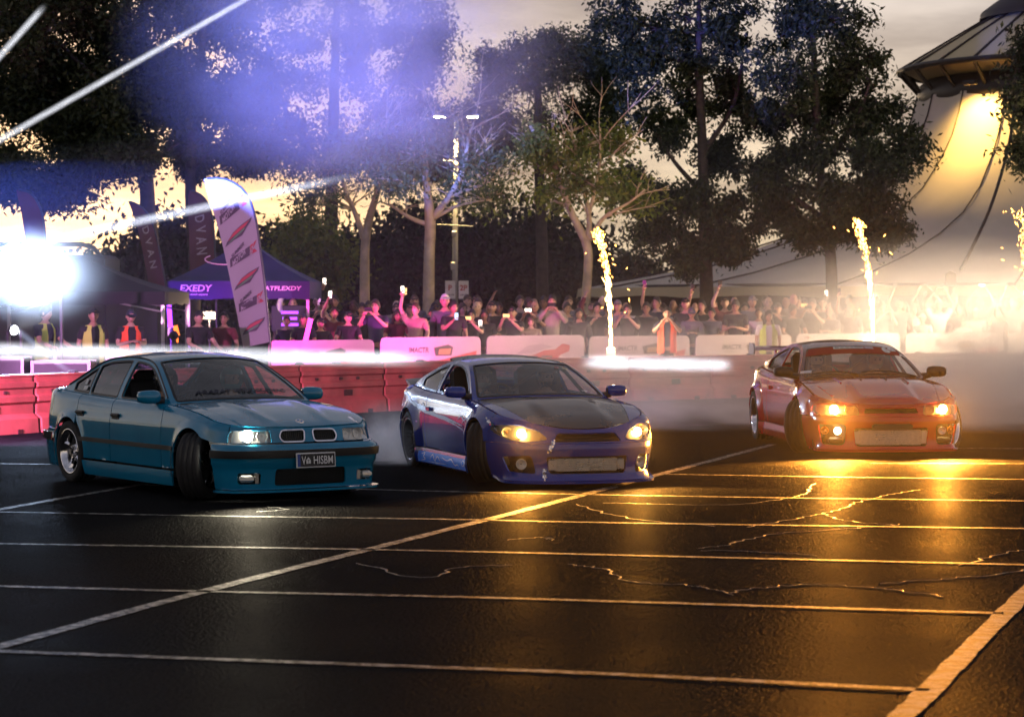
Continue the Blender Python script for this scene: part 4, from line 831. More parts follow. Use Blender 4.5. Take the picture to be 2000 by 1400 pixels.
    for y in (-.40, -.16, .14, .40):
        r_ = MB(); V = []
        r_.tube([(x, y*(1-.12*(x-1.1)), float(sh.ztop(x, y))+.028*(abs(y) < .35)*float(sst(x, 1.0, 1.3))+.004) for x in np.linspace(1.02, 1.34, 6)], .010, 6); r_.build('bonnet_rib', mt['trim'] if abs(y) < .3 else body, root)
    wsf = lambda u, v, o=.006: Vector(sh.H(np.array([v]), np.array([u/.66]), o)[0]); qa = P['qa']
    scl = lambda Q: np.array([(a*3.2, b_) for a, b_ in Q])
    panel('sun_strip', lambda u, v: sh.H(u/3.2, v, .003), scl([(qa-.10, -.94), (qa-.010, -.93), (qa-.010, .93), (qa-.10, .94)]), mat('strip_red', (.30, .010, .02), .6, spec=.1), root, gap=0, thick=0, step=.05)
    letters('strip_number', '69', mt['white'], lambda u, v: wsf(u+.47, qa-.090+v*.38, .010), .20, root, .06, wide=.21)
    letters('strip_letter', 'A', mt['white'], lambda u, v: wsf(u+.595, qa-.112+v*.38, .008), .08, root, .04)
    for (u, w_, tx) in ((-.14, .28, None), (.06, .13, '1277'), (.20, .12, None)):
        q = [(u-w_/2, qa-.050), (u+w_/2, qa-.050), (u+w_/2, qa-.022), (u-w_/2, qa-.022)]
        panel('strip_sticker', lambda a, b_: np.array([wsf(x, y, .006) for x, y in zip(a, b_/3.2)]), [(a, b_*3.2) for a, b_ in q], mt['white'] if tx or w_ > .2 else mat('sticker_mauve', (.5, .45, .55), .5), root, gap=0, thick=0, step=.05)
        if tx: letters('sticker_number', tx, mt['plate'], lambda a, b_: wsf(u+a, qa-.046+b_*.4, .009), .050, root, .03, wide=.10)
        elif w_ > .2: letters('sticker_line', 'Ill ill lli il', mat('sticker_green', (.05, .12, .10), .5), lambda a, b_: wsf(u+a, qa-.044+b_*.4, .009), .035, root, .02, wide=.23)
    letters('screen_sticker', 'I', mt['white'], lambda a, b_: wsf(-.60+a, .045+b_*.42), .05, root, 0, wide=.11)
    wp = MB()
    wm = mat('screen_wiper', (.01, .01, .01), .5)
    for (y0, y1, z0) in ((.55, -.05, .055), (-.08, -.55, .05)):
        wp.tube([wsf(y0+(y1-y0)*t, (.010+z0*.55*math.sin(t*2.6)), .014) for t in np.linspace(0, 1, 8)], .009, 5)
    wp.build('wiper', wm, root)
    b = MB(); V = []; F = []
    for y in np.linspace(-.80, .80, 11): V += [(-2.08, y, 1.10), (-2.22, y, 1.135), (-2.36, y, 1.15), (-2.22, y, 1.118)]
    for i in range(10):
        for j in range(4): F.append((i*4+j, i*4+(j+1) % 4, (i+1)*4+(j+1) % 4, (i+1)*4+j))
    F += [(0, 1, 2, 3), (43, 42, 41, 40)]; b.add(V, F); wing = b.build('rear_wing', body, root)
    for sg in (1, -1):
        e = MB(); e.prism(rounded([(-2.42, 1.05), (-2.05, 1.05), (-2.02, 1.13), (-2.10, 1.19), (-2.40, 1.19)], .03), .02, lambda u, v, d: Vector((u, sg*(.80+d), v))); e.build('wing_endplate', mat('endplate', (.55, .50, .50), .4), wing)
        e = MB(); e.prism([(-2.30, .88), (-2.12, .88), (-2.16, 1.12), (-2.26, 1.12)], .02, lambda u, v, d: Vector((u, sg*(.50+d), v))); e.build('wing_stand', body, wing)
    sty = dict(n=6, w=.05, lip='chrome', sp='gunmetal', dish=.085, rise=.05)
    for x, st_ in ((1.30, 36), (-1.42, 0)):
        for sg in (1, -1): make_wheel(root, (x, sg*(.80 if st_ == 0 else .795), .308), sg, -st_, .308, .228, .25, sty, mt, 5 if st_ else 3)
    root.scale = (1.05, 1.05, 1.05)
    return root, sh
RED, RED_SH = red_car()
# ================================================================== plastic water barriers
BAR = mat('barrier_plastic', (.56, .105, .085), .5, spec=.35, var=.32, vscale=2.2, rvar=.12)
BAR_D = mat('barrier_hole', (.08, .012, .012), .6); STRAP = mat('barrier_hinge', (.05, .05, .055), .5)
BAR_T = bpy.data.materials.new('barrier_tag')
def barrier_proto():
    L = 1.96; root = empty('water_barrier'); hs = [(.24, 0), (.25, .02), (.235, .20), (.15, .27), (.15, .40), (.185, .43), (.185, .50), (.145, .53), (.145, .60), (.175, .63), (.175, .69), (.135, .71), (.135, .765), (.15, .775), (.15, .80)]
    b = MB(); V = []; F = []; sec = [(-hs[i][0], hs[i][1]) for i in range(len(hs))]+[(hs[i][0], hs[i][1]) for i in reversed(range(len(hs)))]; n = len(sec)
    xs = [(-L/2, .90), (-L/2+.03, 1.0), (-L/2+.30, 1.0), (0, 1.0), (L/2-.30, 1.0), (L/2-.03, 1.0), (L/2, .90)]
    for (x, k) in xs:
        for (y, z) in sec: V.append((x, y*k, z if z > .02 else 0))
    for i in range(len(xs)-1):
        for j in range(n): F.append((i*n+j, (i+1)*n+j, (i+1)*n+(j+1) % n, i*n+(j+1) % n))
    F += [tuple(range(n)), tuple(range(len(xs)*n-1, (len(xs)-1)*n-1, -1))]
    b.add(V, F).build('body', BAR, root)
    h = MB()
    for x in (-.62, -.05, .35): h.box((x, -.152, .565), (.07, .02, .05), None, .008)
    for x in (-.5, .25): h.box((x, -.142, .655), (.09, .02, .04), None, .006)
    h.build('drain_recess', BAR_D, root)
    for x in (-.55, .55): f = MB(); f.box((x, -.232, .03), (.11, .05, .06)); f.build('fork_slot', BAR_D, root)
    t = MB(); t.box((.12, -.152, .335), (.20, .016, .10), None, .01); t.build('moulded_tag', BAR_D, root)
    c = MB(); c.lathe([(0, .83), (.06, .83), (.07, .82), (.07, .80)], 14, 'z', (.0, 0, 0)); c.build('filler_cap', STRAP, root)
    s = MB(); s.lathe([(.03, .05), (.03, .78)], 8, 'z', (L/2+.02, 0, 0), True); s.build('hinge_pin', STRAP, root)
    return root
BLINE = [(-330, 30.5), (0, 33.6), (380, 37.3), (770, 41.0), (1300, 45.6), (1700, 48.0), (2100, 50.0)]
def bline(px):
    Y = float(np.interp(px, [p[0] for p in BLINE], [p[1] for p in BLINE])); return Vector(((px-1000)/FPX*Y/math.cos(PITCH), Y, 0))
_bp = [bline(px) for px in np.linspace(-330, 2100, 200)]; _bs = np.concatenate([[0], np.cumsum([(_bp[i+1]-_bp[i]).length for i in range(199)])])
def bpos(s): return Vector((np.interp(s, _bs, [p.x for p in _bp]), np.interp(s, _bs, [p.y for p in _bp]), 0))
proto = barrier_proto(); NB = int(_bs[-1]//2.0); WHERE = []
for i in range(NB):
    a, b_ = bpos(i*2.0), bpos(i*2.0+1.98); o = proto if i == 0 else copy_tree(proto); c = (a+b_)/2; d = b_-a
    o.location = c; o.rotation_euler = (0, 0, math.atan2(d.y, d.x)); WHERE.append((1000+FPX*c.x/c.y, o))
order = sorted(WHERE, key=lambda t: t[0])
ords = ['first', 'second', 'third', 'fourth', 'fifth', 'sixth', 'seventh', 'eighth', 'ninth', 'tenth', 'eleventh', 'twelfth', 'thirteenth', 'fourteenth', 'fifteenth', 'sixteenth', 'seventeenth', 'eighteenth']
for i, (px, o) in enumerate(order):
    tag(o, 'orange-red plastic water barrier, %s from the left end of the row behind the cars' % ords[min(i, 17)], 'barrier', 'water barriers along the track edge')
# ================================================================== white banner boards in front of the crowd
BW = mat('banner_white', (.36, .33, .31), .55, var=.06, vscale=2); BT = mat('banner_dark', (.05, .045, .05), .5); BR = mat('banner_red', (.33, .035, .035), .5); BY = mat('banner_brown', (.30, .20, .07), .5); BK = mat('banner_box', (.03, .028, .026), .5); BG = mat('banner_grey', (.25, .22, .22), .5)
def banner(px0, px1, ytop, Y, kind, label):
    p0, p1 = at(px0, ytop, Y[0]), at(px1, ytop, Y[1]); H = (p0.z+p1.z)/2; d = Vector((p1.x-p0.x, p1.y-p0.y, 0)); W = d.length; rz = math.atan2(d.y, d.x)
    o = empty('banner_board', ((p0.x+p1.x)/2, (p0.y+p1.y)/2, 0), rz, label, 'banner', 'white banner boards along the crowd line')
    pan = rounded([(-W/2, .06), (W/2, .06), (W/2, H), (-W/2, H)], .13, 5)
    MB().prism([tuple(p) for p in pan], .03, lambda u, v, dd: Vector((u, dd-.015, v))).build('board', BW, o)
    f = MB(); f.tube([(-W/2+.03, .03, 0), (-W/2+.03, .03, H-.1)], .02, 6); f.tube([(W/2-.03, .03, 0), (W/2-.03, .03, H-.1)], .02, 6); f.box((-W/2+.1, .03, .02), (.06, .6, .04)); f.box((W/2-.1, .03, .02), (.06, .6, .04)); f.build('stand', STRAP, o)
    fn = lambda u0, v0, dy=-.018: (lambda u, v: Vector((u+u0, dy, v+v0)))
    if kind == 'logo':
        letters('lettering', 'IMACTR', BT, fn(-.30, H-.30), .105, o, .03, .1, wide=.48)
        letters('small_lettering', 'AUTOMOTIVE', BG, fn(-.30, H-.37), .035, o, .01, wide=.40)
        b = MB(); b.prism([(.10, H-.36), (.48, H-.36), (.52, H-.20), (.40, H-.15), (.06, H-.21)], .006, lambda u, v, dd: Vector((u, -.016-dd, v))); b.build('box_picture', BK, o)
        b = MB(); b.prism([(.16, H-.335), (.44, H-.335), (.47, H-.225), (.18, H-.235)], .004, lambda u, v, dd: Vector((u, -.023-dd, v))); b.build('box_label', BY, o)
        b = MB(); b.prism([(.10, H-.47), (W/2-.10, H-.28), (W/2-.18, H-.56), (W/2-.34, H-.43)], .006, lambda u, v, dd: Vector((u, -.016-dd, v))); b.build('red_flash', BR, o)
        letters('show_lettering', 'MOTORE', BT, fn(.05, H-.60), .15, o, .04, .15, wide=.95)
    elif kind == 'splash':
        b = MB(); b.prism([(-.75, H-.62), (-.45, H-.42), (-.1, H-.40), (.2, H-.30), (.45, H-.28), (.62, H-.17), (.80, H-.20), (.78, H-.32), (.55, H-.40), (.5, H-.50), (.2, H-.55), (-.2, H-.62)], .006, lambda u, v, dd: Vector((u, -.016-dd, v))); b.build('red_emblem', BR, o)
        b = MB(); b.prism([(-.45, H-.36), (-.2, H-.20), (.15, H-.17), (.42, H-.23), (.2, H-.27), (-.1, H-.35)], .004, lambda u, v, dd: Vector((u, -.016-dd, v))); b.build('grey_emblem', BG, o)
        letters('show_lettering', 'FUEL', BT, fn(.12, H-.56, -.024), .16, o, .05, .25, wide=.62)
    return o
BNS = [(525, 730, 664, (44.6, 46.1), 'splash2', 'left end'), (742, 938, 658, (46.4, 47.9), 'logo', 'behind the gap left of the blue coupe'), (950, 1140, 655, (48.2, 49.4), 'splash', 'behind the blue coupe roof, bearing a red emblem'), (1150, 1346, 656, (49.6, 50.8), 'logo', 'behind the spark fountain nearest the blue coupe'),
       (1358, 1545, 654, (50.9, 52.0), 'logo', 'just left of the red coupe'), (1555, 1757, 651, (52.1, 53.2), 'splash', 'behind the red coupe roof'), (1768, 1957, 650, (53.3, 54.4), 'logo', 'behind the red coupe, right of its roof'), (1968, 2160, 650, (54.5, 55.6), 'logo', 'at the right edge of the picture')]
for (a, b_, y, Y, k, lb) in BNS: banner(a, b_, y, Y, 'logo' if k == 'splash2' else k, 'white rounded banner board with printed logos, '+lb)
# ================================================================== trees
def leaf_mat(name, c1, c2, tr=.25):
    m = bpy.data.materials.new(name); m.use_nodes = True; nt = m.node_tree; b = nt.nodes['Principled BSDF']; N = nt.nodes.new; Lk = nt.links.new
    g = N('ShaderNodeNewGeometry'); r = N('ShaderNodeValToRGB'); r.color_ramp.elements[0].color = (*c1, 1); r.color_ramp.elements[1].color = (*c2, 1); Lk(g.outputs['Random Per Island'], r.inputs[0]); Lk(r.outputs['Color'], b.inputs['Base Color'])
    b.inputs['Roughness'].default_value = .55; b.inputs['Specular IOR Level'].default_value = .3
    t = N('ShaderNodeBsdfTranslucent'); Lk(r.outputs['Color'], t.inputs[0]); mx = N('ShaderNodeMixShader'); mx.inputs[0].default_value = tr; Lk(b.outputs[0], mx.inputs[1]); Lk(t.outputs[0], mx.inputs[2]); Lk(mx.outputs[0], nt.nodes['Material Output'].inputs['Surface'])
    MATS[name] = m; return m
LEAF = leaf_mat('gum_leaf', (.022, .032, .014), (.06, .075, .03)); LEAF_L = leaf_mat('young_leaf', (.07, .11, .03), (.16, .18, .06), .35); LEAF_D = leaf_mat('hedge_leaf', (.012, .018, .009), (.03, .04, .018)); LEAF_Y = leaf_mat('bush_leaf', (.08, .13, .015), (.20, .22, .03), .35)
BARK = mat('bark_dark', (.06, .045, .035), .85, var=.3, vscale=7, bump=.6, bscale=14); BARK_L = mat('bark_pale', (.50, .38, .19), .75, var=.25, vscale=4, bump=.4, bscale=10)
def leaves(name, C, S, n, m, parent, size=(.16, .08), seed=0, droop=.5):
    """n leaf blades scattered round the cluster centres C with spread S"""
    rg = np.random.default_rng(seed); k = rg.integers(0, len(C), n); sp = S[k]
    p = C[k]+rg.normal(0, 1, (n, 3))*sp[:, None]*np.array([1, 1, .75])
    d = rg.normal(0, 1, (n, 3)); d[:, 2] -= droop; d /= np.linalg.norm(d, axis=1)[:, None]; u = np.cross(d, rg.normal(0, 1, (n, 3))); u /= np.linalg.norm(u, axis=1)[:, None]+1e-9
    L = size[0]*rg.uniform(.6, 1.35, n)[:, None]; W = size[1]*rg.uniform(.6, 1.3, n)[:, None]
    V = np.stack([p, p+d*L*.5+u*W*.5, p+d*L, p+d*L*.5-u*W*.5], 1).reshape(-1, 3).astype(np.float32)
    me = bpy.data.meshes.new(name); me.vertices.add(4*n); me.vertices.foreach_set('co', V.ravel()); me.loops.add(4*n); me.loops.foreach_set('vertex_index', np.arange(4*n, dtype=np.int32)); me.polygons.add(n)
    me.polygons.foreach_set('loop_start', np.arange(0, 4*n, 4, dtype=np.int32)); me.polygons.foreach_set('loop_total', np.full(n, 4, dtype=np.int32)); me.materials.append(m); me.update(calc_edges=True)
    return link(bpy.data.objects.new(name, me), parent)
def bez(a, b, sag, rnd, n=6, bend=.12):
    a, b = Vector(a), Vector(b); d = b-a; o = Vector((rnd.uniform(-1, 1), rnd.uniform(-1, 1), rnd.uniform(-.3, .6)))*d.length*bend+Vector((0, 0, -sag)); m_ = a+d*.5+o
    return [(1-t)**2*a+2*t*(1-t)*m_+t*t*b for t in np.linspace(0, 1, n)]
def tree(name, Y, trunks, clumps, n, label, lm=LEAF, bm=BARK, leafs=(.17, .075), per=9, seed=0, spread=.30, group='trees behind the crowd', shape=1.0, twigs=True, fine=0):
    rnd = random.Random(seed); k = Y/FPX
    b0 = at(trunks[0][0][0], 690, Y); base = Vector((b0.x, b0.y, 0)); root = empty(name, base, 0, label, 'tree', group)
    tb = MB(); nodes = []
    for path in trunks:
        P = [at(x, y, Y+(p[0] if p else 0))-base for x, y, r, *p in path]; rad = [r*k for x, y, r, *p in path]
        if path is trunks[0]: P = [Vector((P[0].x, 0, -.05))]+P; rad = [rad[0]*1.35]+rad
        D = smooth_line([tuple(q) for q in P], 5); rr = np.interp(np.linspace(0, 1, len(D)), np.linspace(0, 1, len(rad)), rad)
        tb.tube([Vector(q) for q in D], list(rr), 9); nodes += [(Vector(q), r) for q, r in zip(D, rr)][len(D)//3:]
    tb.build('trunk', bm, root, smooth=True)
    C = []; S_ = []; br = MB()
    for (px, py, rx, ry, *dz) in clumps:
        c = at(px, py, Y+(dz[0] if dz else rnd.uniform(-1.2, 1.2)))-base; ax = Vector((rx*k, (rx+ry)/2*k*shape, ry*k))
        q, r0 = min(nodes, key=lambda t: (t[0]-c).length+max(0, t[0].z-c.z)*1.5)
        P = bez(q, c, 0, rnd); br.tube(P, list(np.linspace(min(r0*.6, .10), .022, len(P))), 6)
        for _ in range(per):
            while True:
                v = Vector((rnd.uniform(-1, 1), rnd.uniform(-1, 1), rnd.uniform(-1, 1)))
                if v.length < 1: break
            v = v*(.55+.45*v.length) if v.length else v
            s = c+Vector((v.x*ax.x, v.y*ax.y, v.z*ax.z)); C.append(tuple(s)); S_.append(spread*rnd.uniform(.55, 1.2))
            if twigs: P2 = bez(P[rnd.randint(2, 5)], s, 0, rnd, 4); br.tube(P2, list(np.linspace(.022, .006, 4)), 4, False)
    for _ in range(fine):     # bare fine twigs spreading from the upper limbs
        q, r0 = rnd.choice(nodes[len(nodes)//4:]); L = rnd.uniform(.5, 1.5); e = q+Vector((rnd.uniform(-1, 1), rnd.uniform(-.8, .8), rnd.uniform(.05, 1))).normalized()*L; P = bez(q, e, 0, rnd, 5, .2); br.tube(P, list(np.linspace(min(r0*.45, .028), .008, 5)), 5, False)
        for _k in range(3): a = P[rnd.randint(1, 4)]; e2 = a+((e-q).normalized()+Vector((rnd.uniform(-1, 1), rnd.uniform(-1, 1), rnd.uniform(-.3, .8)))).normalized()*L*.5; br.tube(bez(a, e2, 0, rnd, 3), [.010, .007, .004], 4, False)
    br.build('limbs', bm, root, smooth=True)
    leaves('crown', np.array(C), np.array(S_), n, lm, root, leafs, seed)
    return root
tree('gum_tree', 60, [[(292, 690, 17), (300, 560, 17), (290, 420, 15), (283, 330, 14), (266, 255, 13), (268, 150, 11), (280, 40, 9), (290, -60, 7)], [(284, 335, 7), (230, 345, 5), (190, 350, 4), (150, 375, 2)], [(286, 350, 6), (320, 300, 4), (350, 280, 2)], [(266, 250, 8), (200, 170, 6), (120, 90, 4)]],
    [(50, 50, 110, 90), (180, 40, 120, 90), (120, 150, 120, 70), (230, 190, 80, 90), (60, 200, 70, 50), (300, 90, 80, 120), (110, 365, 75, 32), (190, 305, 60, 35), (15, 330, 40, 60), (330, 180, 50, 70), (200, -40, 200, 50), (140, 250, 60, 45), (255, 300, 35, 30), (-40, 120, 80, 120)], 80000, 'tall dark gum tree at the far left behind the stage lights', seed=1, per=17, spread=.30)
tree('gum_tree', 63, [[(378, 690, 12), (380, 520, 12), (372, 380, 11), (378, 250, 10), (392, 120, 8), (400, 0, 6)], [(376, 330, 5), (430, 280, 3), (470, 240, 2)]],
    [(420, 60, 80, 90), (450, 190, 90, 70), (390, 300, 50, 45), (350, 10, 70, 70), (490, 290, 60, 40)], 30000, 'slimmer gum tree with pale forked trunk just right of the tall one', seed=2, per=10)
tree('gum_tree', 84, [[(640, 690, 16), (645, 500, 14), (650, 300, 12), (655, 100, 8), (660, -40, 6)], [(650, 330, 7), (760, 180, 5), (820, 60, 3)], [(648, 360, 6), (560, 220, 4), (520, 80, 3)]],
    [(520, 110, 130, 130), (690, 60, 150, 120), (815, 110, 85, 130), (610, 270, 160, 80), (790, 270, 120, 80), (640, -60, 240, 60), (850, 310, 50, 40)], 60000, 'broad dark gum tree in the blue-lit haze above the blue gazebo', seed=3, per=16, spread=.40)
tree('gum_tree', 90, [[(1060, 690, 13), (1058, 480, 12), (1052, 300, 10), (1050, 120, 6)]],
    [(990, 120, 80, 75), (1080, 105, 85, 65), (1140, 130, 60, 60), (1030, 220, 120, 90), (1150, 240, 80, 90), (960, 260, 80, 80), (1190, 150, 60, 70)], 36000, 'rounded dark tree directly behind the street lamp', seed=4, per=16, spread=.34)
tree('gum_tree', 68, [[(1382, 690, 15), (1380, 580, 14), (1376, 440, 12), (1372, 300, 10), (1366, 150, 8), (1365, 10, 5)], [(1374, 380, 6), (1320, 320, 4), (1280, 260, 2)], [(1372, 300, 6), (1430, 210, 4), (1450, 120, 3)], [(1376, 440, 6), (1430, 420, 4), (1460, 440, 2)]],
    [(1330, 40, 100, 80), (1415, 60, 70, 80), (1255, 120, 60, 90), (1340, 160, 105, 70), (1435, 200, 60, 90), (1300, 260, 90, 60), (1400, 300, 80, 50), (1260, 370, 60, 40), (1330, 400, 90, 35), (1430, 420, 70, 45), (1290, 460, 55, 28), (1420, 490, 40, 30), (1340, 500, 25, 40), (1370, -50, 120, 50), (1210, 60, 50, 70)], 42000, 'big dark street tree left of centre between the two spark fountains', seed=5, per=16, spread=.23)
tree('gum_tree', 66, [[(1626, 690, 12), (1625, 590, 12), (1622, 500, 11), (1612, 430, 10), (1600, 300, 8), (1590, 120, 6), (1585, 0, 4)], [(1618, 470, 6), (1670, 440, 5), (1710, 380, 3)], [(1612, 430, 6), (1550, 380, 4), (1520, 320, 2)], [(1604, 330, 6), (1670, 240, 4), (1700, 160, 2)]],
    [(1545, 40, 70, 70), (1620, 40, 80, 60), (1670, 120, 70, 70), (1540, 150, 75, 75), (1620, 190, 80, 70), (1710, 220, 65, 65), (1745, 300, 50, 60), (1650, 290, 90, 60), (1560, 300, 75, 80), (1720, 380, 60, 55), (1620, 380, 90, 50), (1530, 410, 55, 45), (1670, 440, 75, 32), (1590, 455, 50, 28), (1735, 455, 35, 30), (1500, 230, 45, 60), (1580, -40, 110, 40), (1500, 330, 40, 50)], 46000, 'biggest dark street tree beside the circus tent, behind the red coupe', seed=6, per=16, spread=.23)
tree('gum_tree', 58, [[(2110, 690, 14), (2105, 450, 12), (2080, 250, 8), (2040, 120, 5)]], [(2010, 200, 34, 40), (2030, 120, 40, 50), (2015, 310, 24, 45), (2090, 200, 70, 80)], 12000, 'dark foliage hanging in at the right edge before the tent', seed=7, per=9, spread=.30)
pale = dict(fine=34, lm=LEAF_L, bm=BARK_L, leafs=(.15, .06), spread=.34)
tree('young_gum', 61, [[(712, 690, 11), (712, 560, 10), (713, 480, 9), (722, 425, 8), (738, 370, 6), (752, 290, 4), (746, 240, 3)], [(712, 470, 7), (695, 420, 5), (675, 375, 4), (665, 340, 2)], [(736, 375, 4), (727, 300, 3), (733, 255, 2)], [(690, 410, 3), (640, 385, 2), (610, 385, 1.5)], [(742, 340, 3), (775, 310, 2), (800, 320, 1.5)]],
    [(660, 330, 60, 30), (760, 280, 50, 40), (620, 400, 40, 25), (700, 300, 50, 30)], 3200, 'pale trunked young gum left of the street lamp, nearest the blue gazebo', seed=8, per=7, **pale)
tree('young_gum', 60, [[(838, 690, 13), (837, 600, 12), (838, 500, 11), (840, 435, 11), (832, 350, 7), (826, 270, 5), (822, 240, 3)], [(842, 430, 8), (880, 380, 6), (905, 330, 5), (915, 270, 4), (925, 240, 2)], [(838, 440, 5), (800, 425, 4), (770, 405, 3), (745, 395, 1.5)], [(885, 380, 4), (930, 365, 3), (965, 350, 2)], [(828, 300, 3), (850, 265, 2.5), (868, 240, 1.5)], [(908, 320, 3), (940, 300, 2), (965, 280, 1.5)], [(850, 425, 4), (900, 400, 3), (960, 390, 1.5)]],
    [(800, 300, 60, 40), (950, 330, 50, 30), (900, 380, 60, 25), (770, 350, 45, 30), (970, 380, 45, 22), (850, 270, 40, 25)], 4600, 'pale forked young gum right beside the street lamp pole', seed=9, per=8, **pale)
tree('young_gum', 60, [[(1142, 690, 10), (1143, 600, 10), (1148, 530, 9), (1146, 480, 9), (1118, 420, 7), (1098, 370, 6), (1065, 300, 5), (1035, 245, 3)], [(1147, 480, 7), (1150, 420, 5), (1130, 330, 4), (1115, 245, 2)], [(1150, 470, 6), (1180, 425, 4), (1230, 395, 2.5), (1260, 370, 1.5)], [(1100, 375, 3), (1085, 320, 2.5), (1050, 260, 2)], [(1148, 430, 4), (1170, 330, 3), (1172, 250, 2)], [(1118, 420, 4), (1100, 400, 3), (1070, 390, 2)]],
    [(1085, 370, 55, 45), (1140, 350, 60, 50), (1200, 350, 55, 45), (1110, 300, 50, 40), (1230, 390, 40, 25), (1060, 290, 40, 35), (1180, 280, 45, 40)], 4800, 'leaning young gum with lit green leaves by the first spark fountain', seed=10, per=9, lm=LEAF_Y, bm=BARK_L, leafs=(.16, .08), spread=.32, fine=34)
tree('round_bush', 74, [[(612, 690, 8), (612, 600, 7), (612, 540, 5)]], [(600, 470, 50, 35), (640, 500, 45, 45), (585, 520, 45, 45), (625, 550, 50, 35)], 11000, 'yellow-green lit bush behind the blue gazebo', lm=LEAF_Y, seed=11, per=10, spread=.4, leafs=(.2, .11))
for i, (px, py, rx, ry, Y) in enumerate([(740, 510, 70, 95, 98), (820, 480, 80, 110, 102), (900, 500, 70, 100, 100), (980, 470, 80, 120, 104), (1060, 500, 75, 100, 99), (1130, 530, 60, 80, 101), (670, 520, 60, 55, 103), (545, 510, 70, 50, 100), (480, 530, 60, 50, 100), (1240, 525, 40, 22, 150), (225, 550, 60, 40, 95), (340, 500, 50, 60, 92)]):
    tree('hedge_tree', Y, [[(px, 690, 8), (px, 600, 7), (px, py+ry*.3, 6)]], [(px, py, rx, ry*.8, 0), (px-rx*.5, py+ry*.5, rx*.7, ry*.5, 1), (px+rx*.5, py+ry*.5, rx*.7, ry*.5, -1)], 9000 if i != 9 else 3000,
         'dark background tree, %s from the left in the row closing the car park' % ords[sorted([740, 820, 900, 980, 1060, 1130, 670, 545, 480, 1240, 225, 340]).index(px)], lm=LEAF_D, seed=20+i, per=16, spread=.75, leafs=(.32, .2), twigs=False, group='dark trees closing the car park')
# low far hills
hv = []; hf = []; rnd = random.Random(3)
for i in range(60):
    x = -150+i*5; hv += [(x, 215, -1), (x+rnd.uniform(-2, 2), 220, 4.5+1.6*math.sin(i*.33)+rnd.uniform(-1, 1)), (x, 245, -1)]
for i in range(59): hf += [(3*i, 3*i+3, 3*i+4, 3*i+1), (3*i+1, 3*i+4, 3*i+5, 3*i+2)]
tag(mesh('hills', hv, hf, mat('hill', (.02, .025, .02), .9)), kind='structure')
# ================================================================== people
def obj_colour_mat(name, rough, scale=1.0, bump=.15):
    m = bpy.data.materials.new(name); m.use_nodes = True; nt = m.node_tree; b = nt.nodes['Principled BSDF']; oi = nt.nodes.new('ShaderNodeObjectInfo'); nt.links.new(oi.outputs['Color'], b.inputs['Base Color']); b.inputs['Roughness'].default_value = rough
    t = nt.nodes.new('ShaderNodeTexCoord'); n = nt.nodes.new('ShaderNodeTexNoise'); n.inputs['Scale'].default_value = 14; nt.links.new(t.outputs['Object'], n.inputs['Vector']); bp = nt.nodes.new('ShaderNodeBump'); bp.inputs['Strength'].default_value = bump; bp.inputs['Distance'].default_value = .03; nt.links.new(n.outputs['Fac'], bp.inputs['Height']); nt.links.new(bp.outputs[0], b.inputs['Normal'])
    return m
CLOTH, HAIRM, SKINM = obj_colour_mat('cloth', .85, bump=.5), obj_colour_mat('hair', .6, bump=.6), obj_colour_mat('skin', .5, bump=.02)
EYE = mat('eye', (.02, .015, .012), .2); LIP = mat('lip', (.22, .07, .06), .5)
def skin(nodes, edges, sub=1):
    me = bpy.data.meshes.new('s'); me.from_pydata([n[0] for n in nodes], edges, []); o = bpy.data.objects.new('s', me); COL.objects.link(o)
    md = o.modifiers.new('skin', 'SKIN'); sl = me.skin_vertices[0].data
    for i, n in enumerate(nodes): sl[i].radius = (n[1], n[2] if len(n) > 2 else n[1]); sl[i].use_root = (i == 0)
    md.use_smooth_shade = True
    s = o.modifiers.new('sub', 'SUBSURF'); s.levels = sub; s.render_levels = sub
    dg = bpy.context.evaluated_depsgraph_get(); ev = o.evaluated_get(dg); m2 = ev.to_mesh(); V = [v.co.copy() for v in m2.vertices]; F = [tuple(p.vertices) for p in m2.polygons]; ev.to_mesh_clear()
    bpy.data.objects.remove(o); bpy.data.meshes.remove(me); return V, F
